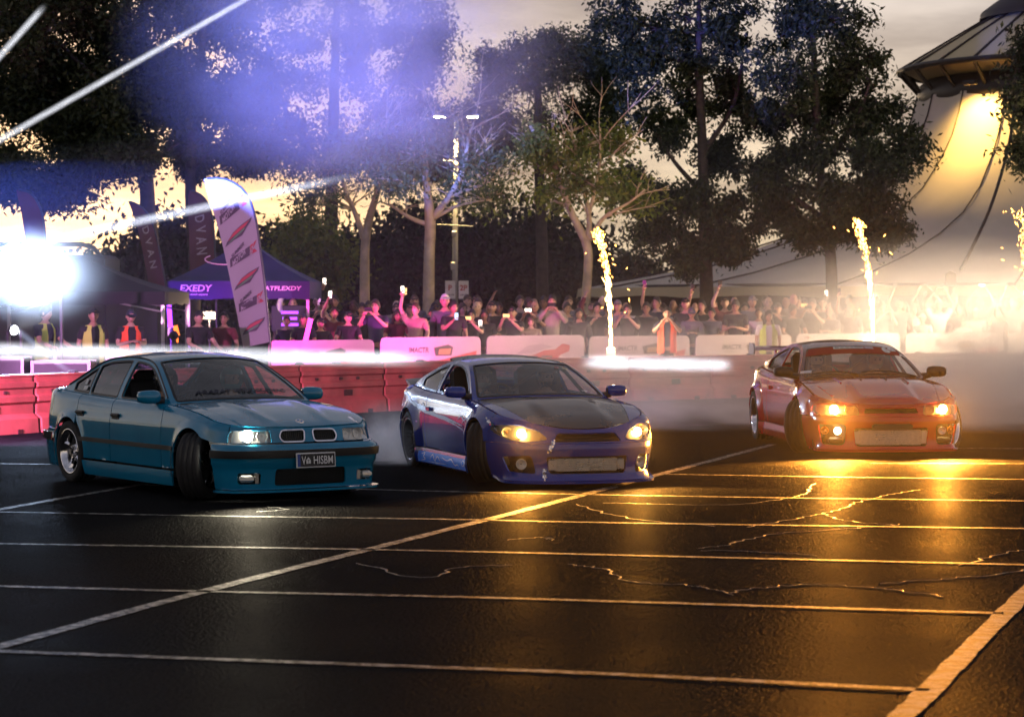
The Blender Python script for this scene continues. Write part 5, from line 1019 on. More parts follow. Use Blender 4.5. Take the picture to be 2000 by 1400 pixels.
def head_mesh(b, c, yaw=0.0, pitch=0.0):
    """head facing -y: skull, brow, nose, chin, ears, eyes, mouth"""
    M = Matrix.Rotation(yaw, 3, 'Z') @ Matrix.Rotation(pitch, 3, 'X'); c = Vector(c); V = []; F = []; nu, nv = 20, 14
    for i in range(nv+1):
        ph = math.pi*i/nv; z = -math.cos(ph); s = math.sin(ph)
        for j in range(nu):
            a = 2*math.pi*j/nu; x, y = s*math.sin(a), -s*math.cos(a)   # a = 0 faces -y
            px, py, pz = x*.076, y*.096, z*.122
            if z < -.15: k = 1-.28*(-z-.15)/.85; px *= k; py = py*(k if y > 0 else 1-.10*(-z-.15)/.85)
            if y < -.6: py += .008*(1+y)                         # flatter face
            if y < -.5 and abs(x) < .28: py -= .020*max(0, 1-abs(x)/.22)*max(0, 1-abs(z+.10)/.24)     # nose
            if y < -.5 and .15 < abs(x) < .6 and abs(z-.10) < .14: py += .008                          # eye sockets
            if y < -.4 and abs(z+.72) < .2 and abs(x) < .4: py -= .006                                  # chin
            V.append(c+M @ Vector((px, py, pz)))
    for i in range(nv):
        for j in range(nu): F.append((i*nu+j, i*nu+(j+1) % nu, (i+1)*nu+(j+1) % nu, (i+1)*nu+j))
    b.mi = 0; b.add(V, F)
    for s in (1, -1):
        t = MB(); t.ball((s*.078, .01, -.005), (.012, .024, .034), 8, 6); b.add([c+M @ v for v in t.V], t.F)
    b.mi = 1
    for s in (1, -1):
        t = MB(); t.ball((s*.031, -.083, .012), (.013, .009, .007), 8, 6); b.add([c+M @ v for v in t.V], t.F)
        t = MB(); t.box((s*.031, -.092, .032), (.034, .006, .006)); b.add([c+M @ v for v in t.V], t.F)
    b.mi = 2; t = MB(); t.ball((0, -.088, -.060), (.024, .008, .007), 8, 6); b.add([c+M @ v for v in t.V], t.F); b.mi = 0
def hand(b, w, d, up, side, curl=.5):
    """palm, four fingers and thumb; w wrist, d pointing direction, up = back of the hand"""
    w, d = Vector(w), Vector(d).normalized(); up = (Vector(up)-d*Vector(up).dot(d)).normalized(); x = d.cross(up)*side
    pal = [w+x*sx*.038*k+up*sz*.014+d*t for (t, k) in ((-.01, .75), (.05, 1.0), (.09, .95)) for (sx, sz) in ((-1, -1), (1, -1), (1, 1), (-1, 1))]
    F = [(3, 2, 1, 0), (8, 9, 10, 11)]+[(k*4+j, k*4+(j+1) % 4, k*4+4+(j+1) % 4, k*4+4+j) for k in (0, 1) for j in range(4)]; b.add(pal, F)
    for i, L in enumerate((.062, .074, .070, .052)):
        p = w+d*.088+x*(-.028+.0185*i); c = curl; q = p+(d*math.cos(c*.6)-up*math.sin(c*.6))*L*.5; e = q+(d*math.cos(c*1.5)-up*math.sin(c*1.5))*L*.5; b.tube([p, q, e], [.0095, .009, .007], 5)
    p = w+d*.03-x*.036; q = p+(d*.6-x*.7-up*.3).normalized()*.04; e = q+(d*.8-x*.2-up*.5).normalized()*.032; b.tube([p, q, e], [.0115, .010, .008], 5)
POSES = {}
def add_pose(name, el, wl, er, wr, yaw=0.0, pitch=0.0, hd=None, seat=False, hup=(0, -.3, 1)):
    """el/wl: left (x>0) elbow and wrist; er/wr: right"""
    sz, hp = 1.43, .95
    if seat: legs = lambda s: [((s*.10, -.05, .93), .10), ((s*.15, -.42, .98), .075), ((s*.14, -.70, .68), .05), ((s*.14, -.82, .64), .035)]
    else: legs = lambda s: [((s*.09, 0, .88), .095), ((s*.10, -.01, .50), .062), ((s*.11, .03, .10), .042), ((s*.12, -.13, .045), .038)]
    T = [((0, 0, hp), .145, .10), ((0, .0, 1.12), .135, .095), ((0, .0, 1.30), .155, .105), ((0, .01, 1.42), .13, .085), ((0, .01, 1.50), .058, .058), ((0, -.005, 1.57), .052, .055)]
    b = MB(); N = list(T); E = [(0, 1), (1, 2), (2, 3), (3, 4), (4, 5)]
    for s, e, w in ((1, el, wl), (-1, er, wr)):
        i = len(N); N += [((s*.185, 0, 1.425), .062), (e, .044), (w, .028)]; E += [(3, i), (i, i+1), (i+1, i+2)]
    for s in (1, -1):
        i = len(N); N += legs(s); E += [(0, i), (i, i+1), (i+1, i+2), (i+2, i+3)]
    V, F = skin(N, E, 1); b.add(V, F)
    hc = Vector(hd or (0, -.02, 1.655)); head_mesh(b, hc, yaw, pitch)
    for s, e, w in ((1, el, wl), (-1, er, wr)):
        d = Vector(w)-Vector(e); hand(b, w, d.normalized()+Vector((0, -.15, 0)), hup, s)
    body = bpy.data.meshes.new('body'); body.from_pydata([tuple(v) for v in b.V], [], b.F); [body.materials.append(m) for m in (SKINM, EYE, LIP)]; body.polygons.foreach_set('material_index', np.array(b.M, dtype=np.int32)); body.polygons.foreach_set('use_smooth', np.ones(len(b.F), bool)); body.update()
    # shirt: torso with short sleeves, long sleeves variant
    out = {'body': body}
    for nm, k in (('tshirt', .62), ('jacket', 1.0)):
        N2 = [((0, 0, .90), .165, .122), ((0, 0, 1.12), .152, .114), ((0, 0, 1.30), .170, .122), ((0, .01, 1.425), .140, .098), ((0, .012, 1.475), .075, .072)]; E2 = [(0, 1), (1, 2), (2, 3), (3, 4)]
        for s, e, w in ((1, el, wl), (-1, er, wr)):
            i = len(N2); S0 = Vector((s*.185, 0, 1.425)); e_, w_ = Vector(e), Vector(w); N2.append((tuple(S0), .076)); E2.append((3, i))
            if k < 1: N2.append((tuple(S0.lerp(e_, .72)), .072)); E2.append((i, i+1))
            else: N2 += [(tuple(e_), .060), (tuple(e_.lerp(w_, .92)), .044)]; E2 += [(i, i+1), (i+1, i+2)]
        V, F = skin(N2, E2, 1); me = bpy.data.meshes.new('shirt'); me.from_pydata([tuple(v) for v in V], [], F); me.materials.append(CLOTH); me.polygons.foreach_set('use_smooth', np.ones(len(F), bool)); me.update(); out[nm] = me
    N2 = [((0, 0, .97), .158, .115), ((0, 0, .90), .160, .115)]; E2 = [(0, 1)]
    for s in (1, -1):
        i = len(N2); L_ = legs(s); N2 += [(L_[0][0], .112), (L_[1][0], .082), (tuple(Vector(L_[1][0]).lerp(Vector(L_[2][0]), .93)), .066)]; E2 += [(1, i), (i, i+1), (i+1, i+2)]
    V, F = skin(N2, E2, 1); me = bpy.data.meshes.new('trousers'); me.from_pydata([tuple(v) for v in V], [], F); me.materials.append(CLOTH); me.polygons.foreach_set('use_smooth', np.ones(len(F), bool)); me.update(); out['trousers'] = me
    out['head'] = (hc, yaw, pitch); out['wr'] = (Vector(er), Vector(wr)); out['wl'] = (Vector(el), Vector(wl)); POSES[name] = out
_hair = {}
def hair_mesh(style, hd):
    k = (style, tuple(round(x, 3) for x in hd[0]), hd[1], hd[2])
    if k in _hair: return _hair[k]
    hc, yaw, pitch = hd; M = Matrix.Rotation(yaw, 3, 'Z') @ Matrix.Rotation(pitch, 3, 'X'); b = MB(); V = []; F = []; nu, nv = 20, 8; rnd = random.Random(hash(style) % 99)
    for i in range(nv+1):
        for j in range(nu):
            a = 2*math.pi*j/nu; front = max(0, math.cos(a))
            lim = math.pi*(.62 if style in ('short', 'long', 'bun') else .5)*(1-front*.42)
            ph = lim*i/nv; s = math.sin(ph); r = 1.10+(.05*rnd.random() if style != 'cap' else 0)
            V.append(Vector((s*math.sin(a)*.078*r, -s*math.cos(a)*.098*r, math.cos(ph)*.124*r)))
    for i in range(nv):
        for j in range(nu): F.append((i*nu+j, (i+1)*nu+j, (i+1)*nu+(j+1) % nu, i*nu+(j+1) % nu))
    b.add([hc+M @ v for v in V], F)
    if style == 'cap':
        br = [Vector((.085*math.sin(a), -.085-.085*math.cos(a)*(1 if abs(a) < 1.6 else 0), .050-.015*math.cos(a))) for a in np.linspace(-1.5, 1.5, 9)]+[Vector((.085*math.sin(a), -.07*math.cos(a)-.02, .060)) for a in np.linspace(1.5, -1.5, 9)]
        n = len(br); t = MB(); t.add(br+[v+Vector((0, 0, .008)) for v in br], [tuple(range(n)), tuple(reversed(range(n, 2*n)))]+[(i, (i+1) % n, (i+1) % n+n, i+n) for i in range(n)]); b.add([hc+M @ v for v in t.V], t.F)
    if style == 'long':
        t = MB()
        for s in (-1, 1): t.tube([(s*.07, .02, .02), (s*.092, .02, -.09), (s*.088, .0, -.20), (s*.075, -.02, -.27)], [.03, .036, .034, .014], 8)
        t.tube([(0, .08, .03), (0, .105, -.10), (0, .10, -.24)], [.06, .075, .045], 8); b.add([hc+M @ v for v in t.V], t.F)
    if style == 'bun': t = MB(); t.ball((0, .10, .08), .045, 10, 6); b.add([hc+M @ v for v in t.V], t.F)
    me = bpy.data.meshes.new('hair'); me.from_pydata([tuple(v) for v in b.V], [], b.F); me.materials.append(HAIRM); me.polygons.foreach_set('use_smooth', np.ones(len(b.F), bool)); me.update(); _hair[k] = me; return me
add_pose('filming', (.27, -.20, 1.28), (.09, -.40, 1.50), (-.27, -.20, 1.28), (-.09, -.40, 1.50), 0, .0)
add_pose('overhead', (.30, -.05, 1.68), (.12, -.18, 1.95), (-.30, -.05, 1.68), (-.12, -.18, 1.95), 0, -.1)
add_pose('one_up', (.26, -.02, 1.18), (.20, -.20, .98), (-.28, -.10, 1.66), (-.20, -.22, 1.92), -.2, -.1)
add_pose('one_front', (.25, .05, 1.16), (.24, -.10, .95), (-.25, -.16, 1.22), (-.10, -.38, 1.40), .15, .05)
add_pose('reading', (.24, -.06, 1.16), (.07, -.32, 1.22), (-.24, -.06, 1.16), (-.07, -.32, 1.22), 0, .32)
add_pose('standing', (.25, .04, 1.16), (.24, -.06, .92), (-.25, .04, 1.16), (-.24, -.06, .92), .25, 0)
add_pose('folded', (.26, -.06, 1.17), (-.02, -.22, 1.16), (-.26, -.06, 1.17), (.02, -.25, 1.13), -.3, 0)
add_pose('leaning', (.27, -.14, 1.18), (.22, -.36, 1.12), (-.27, -.14, 1.18), (-.22, -.36, 1.12), .4, .12)
add_pose('seated', (.26, -.20, 1.20), (.14, -.46, 1.22), (-.26, -.20, 1.20), (-.14, -.46, 1.22), .1, .05, seat=True)
SK = [(.46, .27, .18), (.38, .21, .13), (.24, .125, .075), (.52, .33, .24)]; HR = [(.012, .009, .007), (.03, .018, .01), (.06, .035, .016), (.30, .20, .09), (.10, .10, .10)]
PHM = mat('phone_body', (.01, .01, .012), .3); SCR = [emat('phone_screen_white', (1, .9, .75), 3.0), emat('phone_screen_warm', (1, .55, .2), 2.5), emat('phone_screen_blue', (.5, .7, 1), 2.0), PHM]
def person(loc, scale, pose, top, topc, skin_i, hair, hairc, label, group, rz=0.0, trc=(.02, .02, .025), vest=None):
    P = POSES[pose]; o = bpy.data.objects.new('person', P['body']); o.color = (*SK[skin_i], 1); o.location = loc; o.scale = (scale,)*3; o.rotation_euler = (0, 0, rz); link(o); tag(o, label, 'person', group)
    def ch(name, me, col): c = bpy.data.objects.new(name, me); c.color = (*col, 1); link(c, o); return c
    ch('shirt', P[top], topc); ch('trousers', P['trousers'], trc)
    if hair != 'bald': ch('cap' if hair == 'cap' else 'hair', hair_mesh(hair, P['head']), hairc)
    if vest: ch('safety_vest', vest_mesh(), vest)
    return o
_vest = []
def vest_mesh():
    if _vest: return _vest[0]
    b = MB()
    for s in (1, -1):   # two open fronts and shoulders, back panel
        V = []; F = []
        sec = [(.86, .20, .150), (1.0, .195, .145), (1.15, .188, .140), (1.30, .200, .145), (1.40, .20, .128), (1.49, .13, .09)]
        for (z, rx, ry) in sec:
            a0 = .32 if z < 1.2 else .32+.25*(z-1.2)
            for a in np.linspace(a0, math.pi, 9): V.append((s*rx*math.sin(a), -ry*math.cos(a), z))
        for i in range(len(sec)-1):
            for j in range(8): F.append((i*9+j, i*9+j+1, (i+1)*9+j+1, (i+1)*9+j))
        b.add(V, F)
    me = bpy.data.meshes.new('vest'); me.from_pydata([tuple(v) for v in b.V], [], b.F); me.materials.append(CLOTH); me.update(); _vest.append(me); return me
PHONES = []
def phone(o, pose, scale, rz, si, label, wide=False):
    P = POSES[pose]; M = Matrix.Rotation(rz, 3, 'Z')
    if pose in ('filming', 'overhead', 'reading'): c = (P['wl'][1]+P['wr'][1])/2+Vector((0, -.03, .10 if pose != 'reading' else .05)); w, h = .155, .078
    else: e, w_ = P['wr']; d = (w_-e).normalized(); c = w_+d*.10+Vector((0, -.02, .03)); w, h = .078, .155
    loc = Vector(o.location)+M @ (c*scale); b = MB(); b.mi = 0; b.box((0, 0, 0), (w, .010, h), None, .004); b.mi = 1; b.box((0, .006, 0), (w*.92, .003, h*.9)); 
    if si < 3: b.box((0, -.006, 0), (w*.90, .003, h*.86))
    p = b.build('phone', [PHM, SCR[si]], None); p.location = loc; p.rotation_euler = (.15 if pose != 'reading' else -.9, 0, rz); tag(p, label, 'phone', 'phones held by the crowd'); return p
def ordinal(n):
    tens = ['', '', 'twenty', 'thirty', 'forty', 'fifty', 'sixty', 'seventy', 'eighty', 'ninety']; low = ['', 'first', 'second', 'third', 'fourth', 'fifth', 'sixth', 'seventh', 'eighth', 'ninth', 'tenth', 'eleventh', 'twelfth', 'thirteenth', 'fourteenth', 'fifteenth', 'sixteenth', 'seventeenth', 'eighteenth', 'nineteenth']
    tt = ['', '', 'twentieth', 'thirtieth', 'fortieth', 'fiftieth', 'sixtieth', 'seventieth', 'eightieth', 'ninetieth']
    return low[n] if n < 20 else (tt[n//10] if n % 10 == 0 else tens[n//10]+'-'+low[n % 10])
K, NV, WH, GY, MR, BN = (.012, .012, .014), (.02, .025, .05), (.62, .60, .56), (.12, .12, .13), (.14, .02, .03), (.30, .22, .15)
# px, py of the head centre, depth, pose, garment, colour, skin, hair, hair colour, phone screen (None = no phone)
FRONT = [(560, 628, 46.6, 'standing', 'tshirt', K, 0, 'short', 0, None), (593, 624, 46.4, 'folded', 'tshirt', NV, 1, 'cap', 0, None), (626, 632, 46.6, 'leaning', 'tshirt', K, 0, 'cap', 0, None), (652, 612, 47.6, 'one_up', 'tshirt', MR, 1, 'short', 1, 0), (680, 620, 46.9, 'leaning', 'tshirt', K, 0, 'cap', 0, None), (707, 604, 48.0, 'standing', 'jacket', K, 2, 'short', 0, None), (734, 598, 47.2, 'filming', 'tshirt', NV, 0, 'short', 1, 3), (776, 616, 48.0, 'leaning', 'tshirt', MR, 1, 'long', 1, None), (812, 604, 47.8, 'one_up', 'tshirt', BN, 3, 'short', 2, 0), (845, 612, 48.6, 'standing', 'jacket', K, 1, 'cap', 0, None),
    (869, 588, 48.4, 'standing', 'jacket', GY, 0, 'cap', 'w', None), (886, 600, 48.2, 'one_front', 'tshirt', K, 1, 'short', 0, 2), (922, 616, 48.7, 'filming', 'tshirt', K, 0, 'short', 0, 1), (931, 601, 49.4, 'standing', 'tshirt', NV, 3, 'bald', 0, None), (946, 616, 49.0, 'one_front', 'tshirt', K, 2, 'long', 0, 0), (962, 600, 49.8, 'folded', 'jacket', K, 0, 'cap', 0, None), (1002, 611, 49.4, 'filming', 'tshirt', K, 0, 'cap', 0, 1), (1037, 628, 49.5, 'reading', 'tshirt', BN, 3, 'long', 2, None), (1045, 600, 50.2, 'filming', 'tshirt', K, 1, 'bald', 0, 0), (1078, 589, 50.0, 'filming', 'jacket', (.28, .24, .19), 0, 'short', 0, 3), (1131, 613, 50.4, 'standing', 'jacket', K, 1, 'long', 0, None), (1108, 603, 50.9, 'standing', 'tshirt', GY, 0, 'short', 1, None),
    (1166, 602, 51.0, 'one_front', 'tshirt', K, 0, 'short', 0, None), (1207, 598, 51.2, 'standing', 'tshirt', GY, 1, 'cap', 0, None), (1226, 606, 51.0, 'filming', 'tshirt', K, 0, 'short', 1, 3), (1263, 602, 51.4, 'standing', 'jacket', K, 2, 'short', 0, None), (1283, 592, 52.2, 'one_up', 'tshirt', NV, 0, 'short', 0, 3), (1340, 594, 52.0, 'standing', 'jacket', K, 0, 'cap', 0, None), (1351, 612, 51.6, 'reading', 'jacket', GY, 1, 'cap', 0, 3), (1371, 598, 52.4, 'one_up', 'tshirt', K, 0, 'short', 0, 3), (1390, 612, 52.0, 'folded', 'tshirt', GY, 1, 'bun', 0, None), (1437, 597, 51.6, 'reading', 'tshirt', K, 1, 'short', 0, 3), (1469, 590, 53.2, 'standing', 'tshirt', GY, 0, 'cap', 0, None), (1482, 612, 52.6, 'standing', 'tshirt', WH, 0, 'short', 1, None), (1520, 603, 53.0, 'filming', 'tshirt', K, 0, 'cap', 4, 3), (1548, 607, 52.6, 'leaning', 'tshirt', K, 1, 'short', 1, None), (1550, 586, 54.0, 'standing', 'jacket', BN, 0, 'bald', 0, None),
    (1587, 595, 53.4, 'filming', 'tshirt', K, 0, 'short', 1, 3), (1607, 592, 54.0, 'standing', 'tshirt', GY, 3, 'short', 0, None), (1620, 609, 53.4, 'reading', 'tshirt', GY, 0, 'bald', 0, 3), (1662, 604, 53.4, 'one_up', 'tshirt', K, 3, 'long', 3, 3), (1722, 600, 54.2, 'filming', 'tshirt', GY, 0, 'short', 0, 3), (1757, 594, 54.4, 'one_up', 'tshirt', GY, 1, 'cap', 4, 3), (1784, 606, 54.8, 'standing', 'tshirt', WH, 0, 'short', 2, None), (1811, 592, 54.8, 'overhead', 'tshirt', K, 0, 'short', 0, 3), (1833, 596, 54.6, 'overhead', 'tshirt', WH, 1, 'cap', 'w', 3), (1802, 622, 54.2, 'folded', 'tshirt', WH, 0, 'cap', 'w', None), (1862, 586, 55.6, 'standing', 'tshirt', NV, 1, 'short', 0, None), (1873, 606, 55.0, 'standing', 'tshirt', GY, 0, 'short', 1, None), (1880, 628, 54.6, 'folded', 'tshirt', WH, 0, 'short', 2, None), (1905, 611, 54.9, 'standing', 'tshirt', WH, 1, 'cap', 'w', None), (1914, 594, 55.4, 'overhead', 'tshirt', GY, 0, 'short', 1, 0), (1944, 590, 55.8, 'standing', 'tshirt', BN, 0, 'short', 0, None), (1948, 614, 55.2, 'one_front', 'tshirt', K, 1, 'short', 0, 1), (1980, 592, 55.6, 'overhead', 'tshirt', GY, 3, 'short', 2, 3)]
CN = {K: 'black', NV: 'navy', WH: 'white', GY: 'grey', MR: 'maroon', BN: 'tan'}
def place_person(px, py, Y, pose, **k):
    hc = at(px, py, Y); s = hc.z/1.655; rz = math.atan2(hc.x, hc.y)*-1+k.pop('turn', 0); return Vector((hc.x, hc.y, 0)), s, rz
PTXT = {'filming': 'filming with both hands', 'overhead': 'holding a phone overhead', 'one_up': 'with one arm raised high', 'one_front': 'holding one hand out in front', 'reading': 'looking down at their hands', 'standing': 'standing with arms down', 'folded': 'with folded arms', 'leaning': 'leaning on the boards'}
FRONT.sort(key=lambda t: t[0])
for i, (px, py, Y, pose, g, c, sk, hr, hc_, ph) in enumerate(FRONT):
    rnd = random.Random(i*7+1); loc, s, rz = place_person(px, py, Y, pose, turn=rnd.uniform(-.35, .35))
    who = '%s spectator from left at the boards' % ordinal(i+1)
    o = person(loc, s, pose, g, c, sk, hr, WH if hc_ == 'w' else (c if hr == 'cap' and i % 3 else HR[hc_]), '%s, in %s %s %s' % (who, CN.get(c, 'beige'), 'top' if g == 'tshirt' else 'jacket', PTXT[pose]), 'spectators along the banner boards', rz)
    if ph is not None: phone(o, pose, s, rz, ph, '%s phone held by the %s' % (['white lit', 'orange lit', 'blue lit', 'dark'][ph], who))
# second and third rows, seen between the heads in front
rnd = random.Random(77); back = []
for r_, (dy, n) in enumerate(((1.6, 34), (3.2, 30))):
    for i in range(n): back.append((540+(1990-540)*(i+rnd.uniform(.1, .9))/n, rnd.uniform(590, 606) if r_ == 0 else rnd.uniform(588, 602), r_, dy))
back.sort(key=lambda t: t[0])
for i, (px, py, r_, dy) in enumerate(back):
    Y = float(np.interp(px, [540, 1150, 2000], [46.8, 51, 56]))+dy+rnd.uniform(-.3, .3); pose = rnd.choice(['standing', 'filming', 'one_up', 'standing', 'folded', 'one_front']); loc, s, rz = place_person(px, py, Y, pose, turn=rnd.uniform(-.4, .4))
    c = rnd.choice([K, K, NV, GY, GY, MR, BN, WH]); hr = rnd.choice(['short', 'short', 'cap', 'long', 'bald'])
    o = person(loc, s, pose, rnd.choice(['tshirt', 'jacket']), c, rnd.randrange(4), hr, HR[rnd.randrange(3)], '%s spectator from left in the back rows, in %s, %s' % (ordinal(i+1), CN[c], PTXT[pose]), 'spectators in the back rows', rz)
    if pose in ('filming', 'one_up') and rnd.random() < .6: phone(o, pose, s, rz, rnd.choice([0, 1, 3, 3]), 'phone held by the %s back-row spectator from the left' % ordinal(i+1))
# marshals and crew
HV_Y, HV_O = (.50, .62, .10), (.85, .10, .03)
def crew(px, py, Y, pose, c, sk, hr, hcol, vest, label, turn=0.0):
    loc, s, rz = place_person(px, py, Y, pose, turn=turn); return person(loc, s, pose, 'tshirt', c, sk, hr, hcol, label, 'crew and marshals', rz, vest=vest)
crew(88, 612, 39.5, 'leaning', NV, 0, 'short', HR[0], HV_Y, 'leftmost marshal in an open yellow-green safety vest beside the stage light', .8)
crew(182, 616, 40.0, 'standing', K, 1, 'cap', K, HV_Y, 'marshal in a yellow-green vest and dark cap under the black canopy', .3)
crew(255, 618, 40.5, 'reading', K, 0, 'cap', NV, HV_O, 'marshal in an orange vest and dark cap under the black canopy', .2)
crew(387, 620, 42.0, 'leaning', K, 0, 'cap', K, None, 'crew member in a black printed shirt before the blue gazebo', .5)
crew(438, 622, 43.0, 'standing', MR, 1, 'short', HR[0], None, 'person in dark red top half hidden by the white flag', -.4)
crew(1303, 612, 47.4, 'filming', NV, 0, 'short', HR[0], HV_O, 'marshal in an open orange vest filming in front of the banner boards', 0)
crew(1501, 618, 48.0, 'standing', WH, 0, 'long', HR[1], HV_Y, 'young marshal in a yellow vest over a white top, left of the red coupe', .1)
# drivers and passengers, seated in the cars, in helmets
def occupant(root, x, y, z, helmet, label, top=K, s=.93):
    P = POSES['seated']; M = root.matrix_basis @ Matrix.Translation((x, y, z)) @ Matrix.Rotation(R(90), 4, 'Z') @ Matrix.Diagonal((s, s, s, 1))
    o = bpy.data.objects.new('person', P['body']); o.color = (*SK[0], 1); link(o); o.matrix_basis = M; tag(o, label, 'person', 'people riding in the drift cars')
    c = bpy.data.objects.new('shirt', P['jacket']); c.color = (*top, 1); link(c, o); c = bpy.data.objects.new('trousers', P['trousers']); c.color = (*K, 1); link(c, o)
    hc, yaw, pitch = P['head']; b = MB(); V = []; F = []; nu, nv = 22, 14
    for i in range(nv+1):
        for j in range(nu):
            a = 2*math.pi*j/nu; ph = math.pi*.80*i/nv; V.append(hc+Vector((.125*math.sin(ph)*math.sin(a), -.145*math.sin(ph)*math.cos(a), .145*math.cos(ph)+.01)))
    for i in range(nv):
        for j in range(nu):
            fr = math.cos(2*math.pi*(j+.5)/nu)
            if fr > .45 and 7 <= i <= 10: continue
            F.append((i*nu+j, (i+1)*nu+j, (i+1)*nu+(j+1) % nu, i*nu+(j+1) % nu))
    b.add(V, F); hm = b.build('helmet', mat('helmet_'+str(helmet), helmet, .2, coat=1), o, smooth=True)
    return o
bpy.context.view_layer.update()
occupant(TEAL, -.12, -.36, -.50, (.03, .03, .03), 'helmeted driver at the wheel of the teal saloon'); occupant(TEAL, -.12, .36, -.50, (.05, .25, .25), 'helmeted passenger in the teal saloon', NV)
occupant(BLUE, -.26, -.36, -.545, (.55, .5, .4), 'driver in pale helmet at the wheel of the blue coupe'); occupant(BLUE, -.26, .36, -.545, (.02, .02, .025), 'passenger in dark helmet in the blue coupe', GY)
occupant(RED, -.26, -.36, -.525, (.04, .04, .04), 'driver in dark helmet at the wheel of the red coupe'); occupant(RED, -.26, .36, -.525, (.35, .32, .28), 'passenger in pale helmet in the red coupe', MR)
# ================================================================== circus tent
def tent():
    Y = 92.0; k = Y/FPX; c = at(2090, 690, Y); root = empty('circus_tent', (c.x, c.y, 0), 0, 'huge pale circus tent with crown roof and warm lamp, at right', 'tent')
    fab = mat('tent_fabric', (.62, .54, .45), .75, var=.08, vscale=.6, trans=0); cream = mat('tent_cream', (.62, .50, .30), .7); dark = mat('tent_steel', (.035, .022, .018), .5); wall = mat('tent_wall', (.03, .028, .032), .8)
    prof = smooth_line([(18.4, 2.28), (14.4, 3.05), (10.9, 4.1), (8.4, 5.3), (6.85, 6.9), (6.1, 8.2), (5.75, 9.4)], 6)
    n = 40; gore = MB(); 
    for g in range(20):     # sewn gores, each slightly slack between its seams
        V = []; F = []
        for (r, h) in prof:
            for j in range(5):
                a = 2*math.pi*(g+j/4)/20; s = 1-.018*math.sin(math.pi*j/4); V.append((r*s*math.cos(a), r*s*math.sin(a), h-.10*math.sin(math.pi*j/4)*(r/18)))
        for i in range(len(prof)-1):
            for j in range(4): F.append((i*5+j, i*5+j+1, (i+1)*5+j+1, (i+1)*5+j))
        mesh('fabric_gore', V, F, fab, root, smooth=True)
    for g in range(20):
        a = 2*math.pi*g/20; MB().tube([(r*math.cos(a)*1.004, r*math.sin(a)*1.004, h+.02) for r, h in prof[::4]], .03, 4).build('seam_rope', dark, root)
    V = []; F = []
    for j in range(81):
        a = 2*math.pi*j/80; s = abs(math.sin(a*10)); V += [(18.42*math.cos(a), 18.42*math.sin(a), 2.30), (18.5*math.cos(a), 18.5*math.sin(a), 1.92+.10*s)]
    for j in range(80): F.append((2*j, 2*j+2, 2*j+3, 2*j+1))
    mesh('valance', V, F, cream, root)
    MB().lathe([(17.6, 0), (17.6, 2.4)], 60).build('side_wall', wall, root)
    MB().lathe([(5.55, 9.0), (5.75, 9.3), (5.6, 9.9), (5.3, 10.15)], 48).build('crown_band', dark, root, smooth=True)
    MB().lathe([(6.35, 10.45), (5.2, 11.15), (4.2, 11.75), (3.1, 12.35), (3.0, 12.4)], 48).build('crown_roof', cream, root, smooth=True)
    MB().tube([(6.38*math.cos(a), 6.38*math.sin(a), 10.42) for a in np.linspace(0, 2*math.pi, 49)], .11, 8, False).build('crown_rim', dark, root)
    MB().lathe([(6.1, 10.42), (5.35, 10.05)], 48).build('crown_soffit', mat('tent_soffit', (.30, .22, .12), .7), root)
    for j in range(24):
        a = 2*math.pi*j/24; MB().tube([(6.35*math.cos(a), 6.35*math.sin(a), 10.40), (5.5*math.cos(a), 5.5*math.sin(a), 9.45)], .07, 6).build('crown_strut', dark, root)
        MB().tube([(6.35*math.cos(a), 6.35*math.sin(a), 10.50), (3.1*math.cos(a), 3.1*math.sin(a), 12.42)], .05, 6).build('roof_rib', dark, root)
    MB().lathe([(3.4, 12.35), (3.35, 12.6), (1.2, 14.2), (.2, 15)], 32).build('top_cap', dark, root, smooth=True)
    MB().lathe([(.25, 0), (.22, 15.5)], 12).build('mast', dark, root)
    for a in (226, 258):
        a = R(a); fx = Vector((6.75*math.cos(a), 6.75*math.sin(a), 9.55)); b = MB(); b.box(fx, (.5, .2, .16), Matrix.Rotation(a+math.pi/2, 3, 'Z'), .03); b.build('flood_lamp', dark, root)
        if a < R(240): lamp('flood_light', 'SPOT', fx+Vector((.12*math.cos(a), .12*math.sin(a), -.12)), 1500, (1, .60, .14), .15, fx+Vector((-1.3*math.cos(a), -1.3*math.sin(a), -2.6)), R(120), .8, root)
    P = [at(1986, 120, 78), at(1975, 260, 77), at(1940, 390, 76), at(1903, 475, 75), at(1876, 528, 74)]
    MB().tube([Vector(p)-Vector((c.x, c.y, 0)) for p in smooth_line([tuple(p) for p in P], 5)], .05, 6).build('guy_rope', dark, root)
    b = at(1857, 690, 73.5); t = at(1857, 530, 73.5); pp = MB(); pp.tube([Vector((b.x-c.x, b.y-c.y, 0)), Vector((t.x-c.x, t.y-c.y, t.z))], .07, 8); pp.box(Vector((t.x-c.x, t.y-c.y, t.z-.25)), (.3, .2, .4), None, .03); pp.build('side_pole', dark, root)
tent()
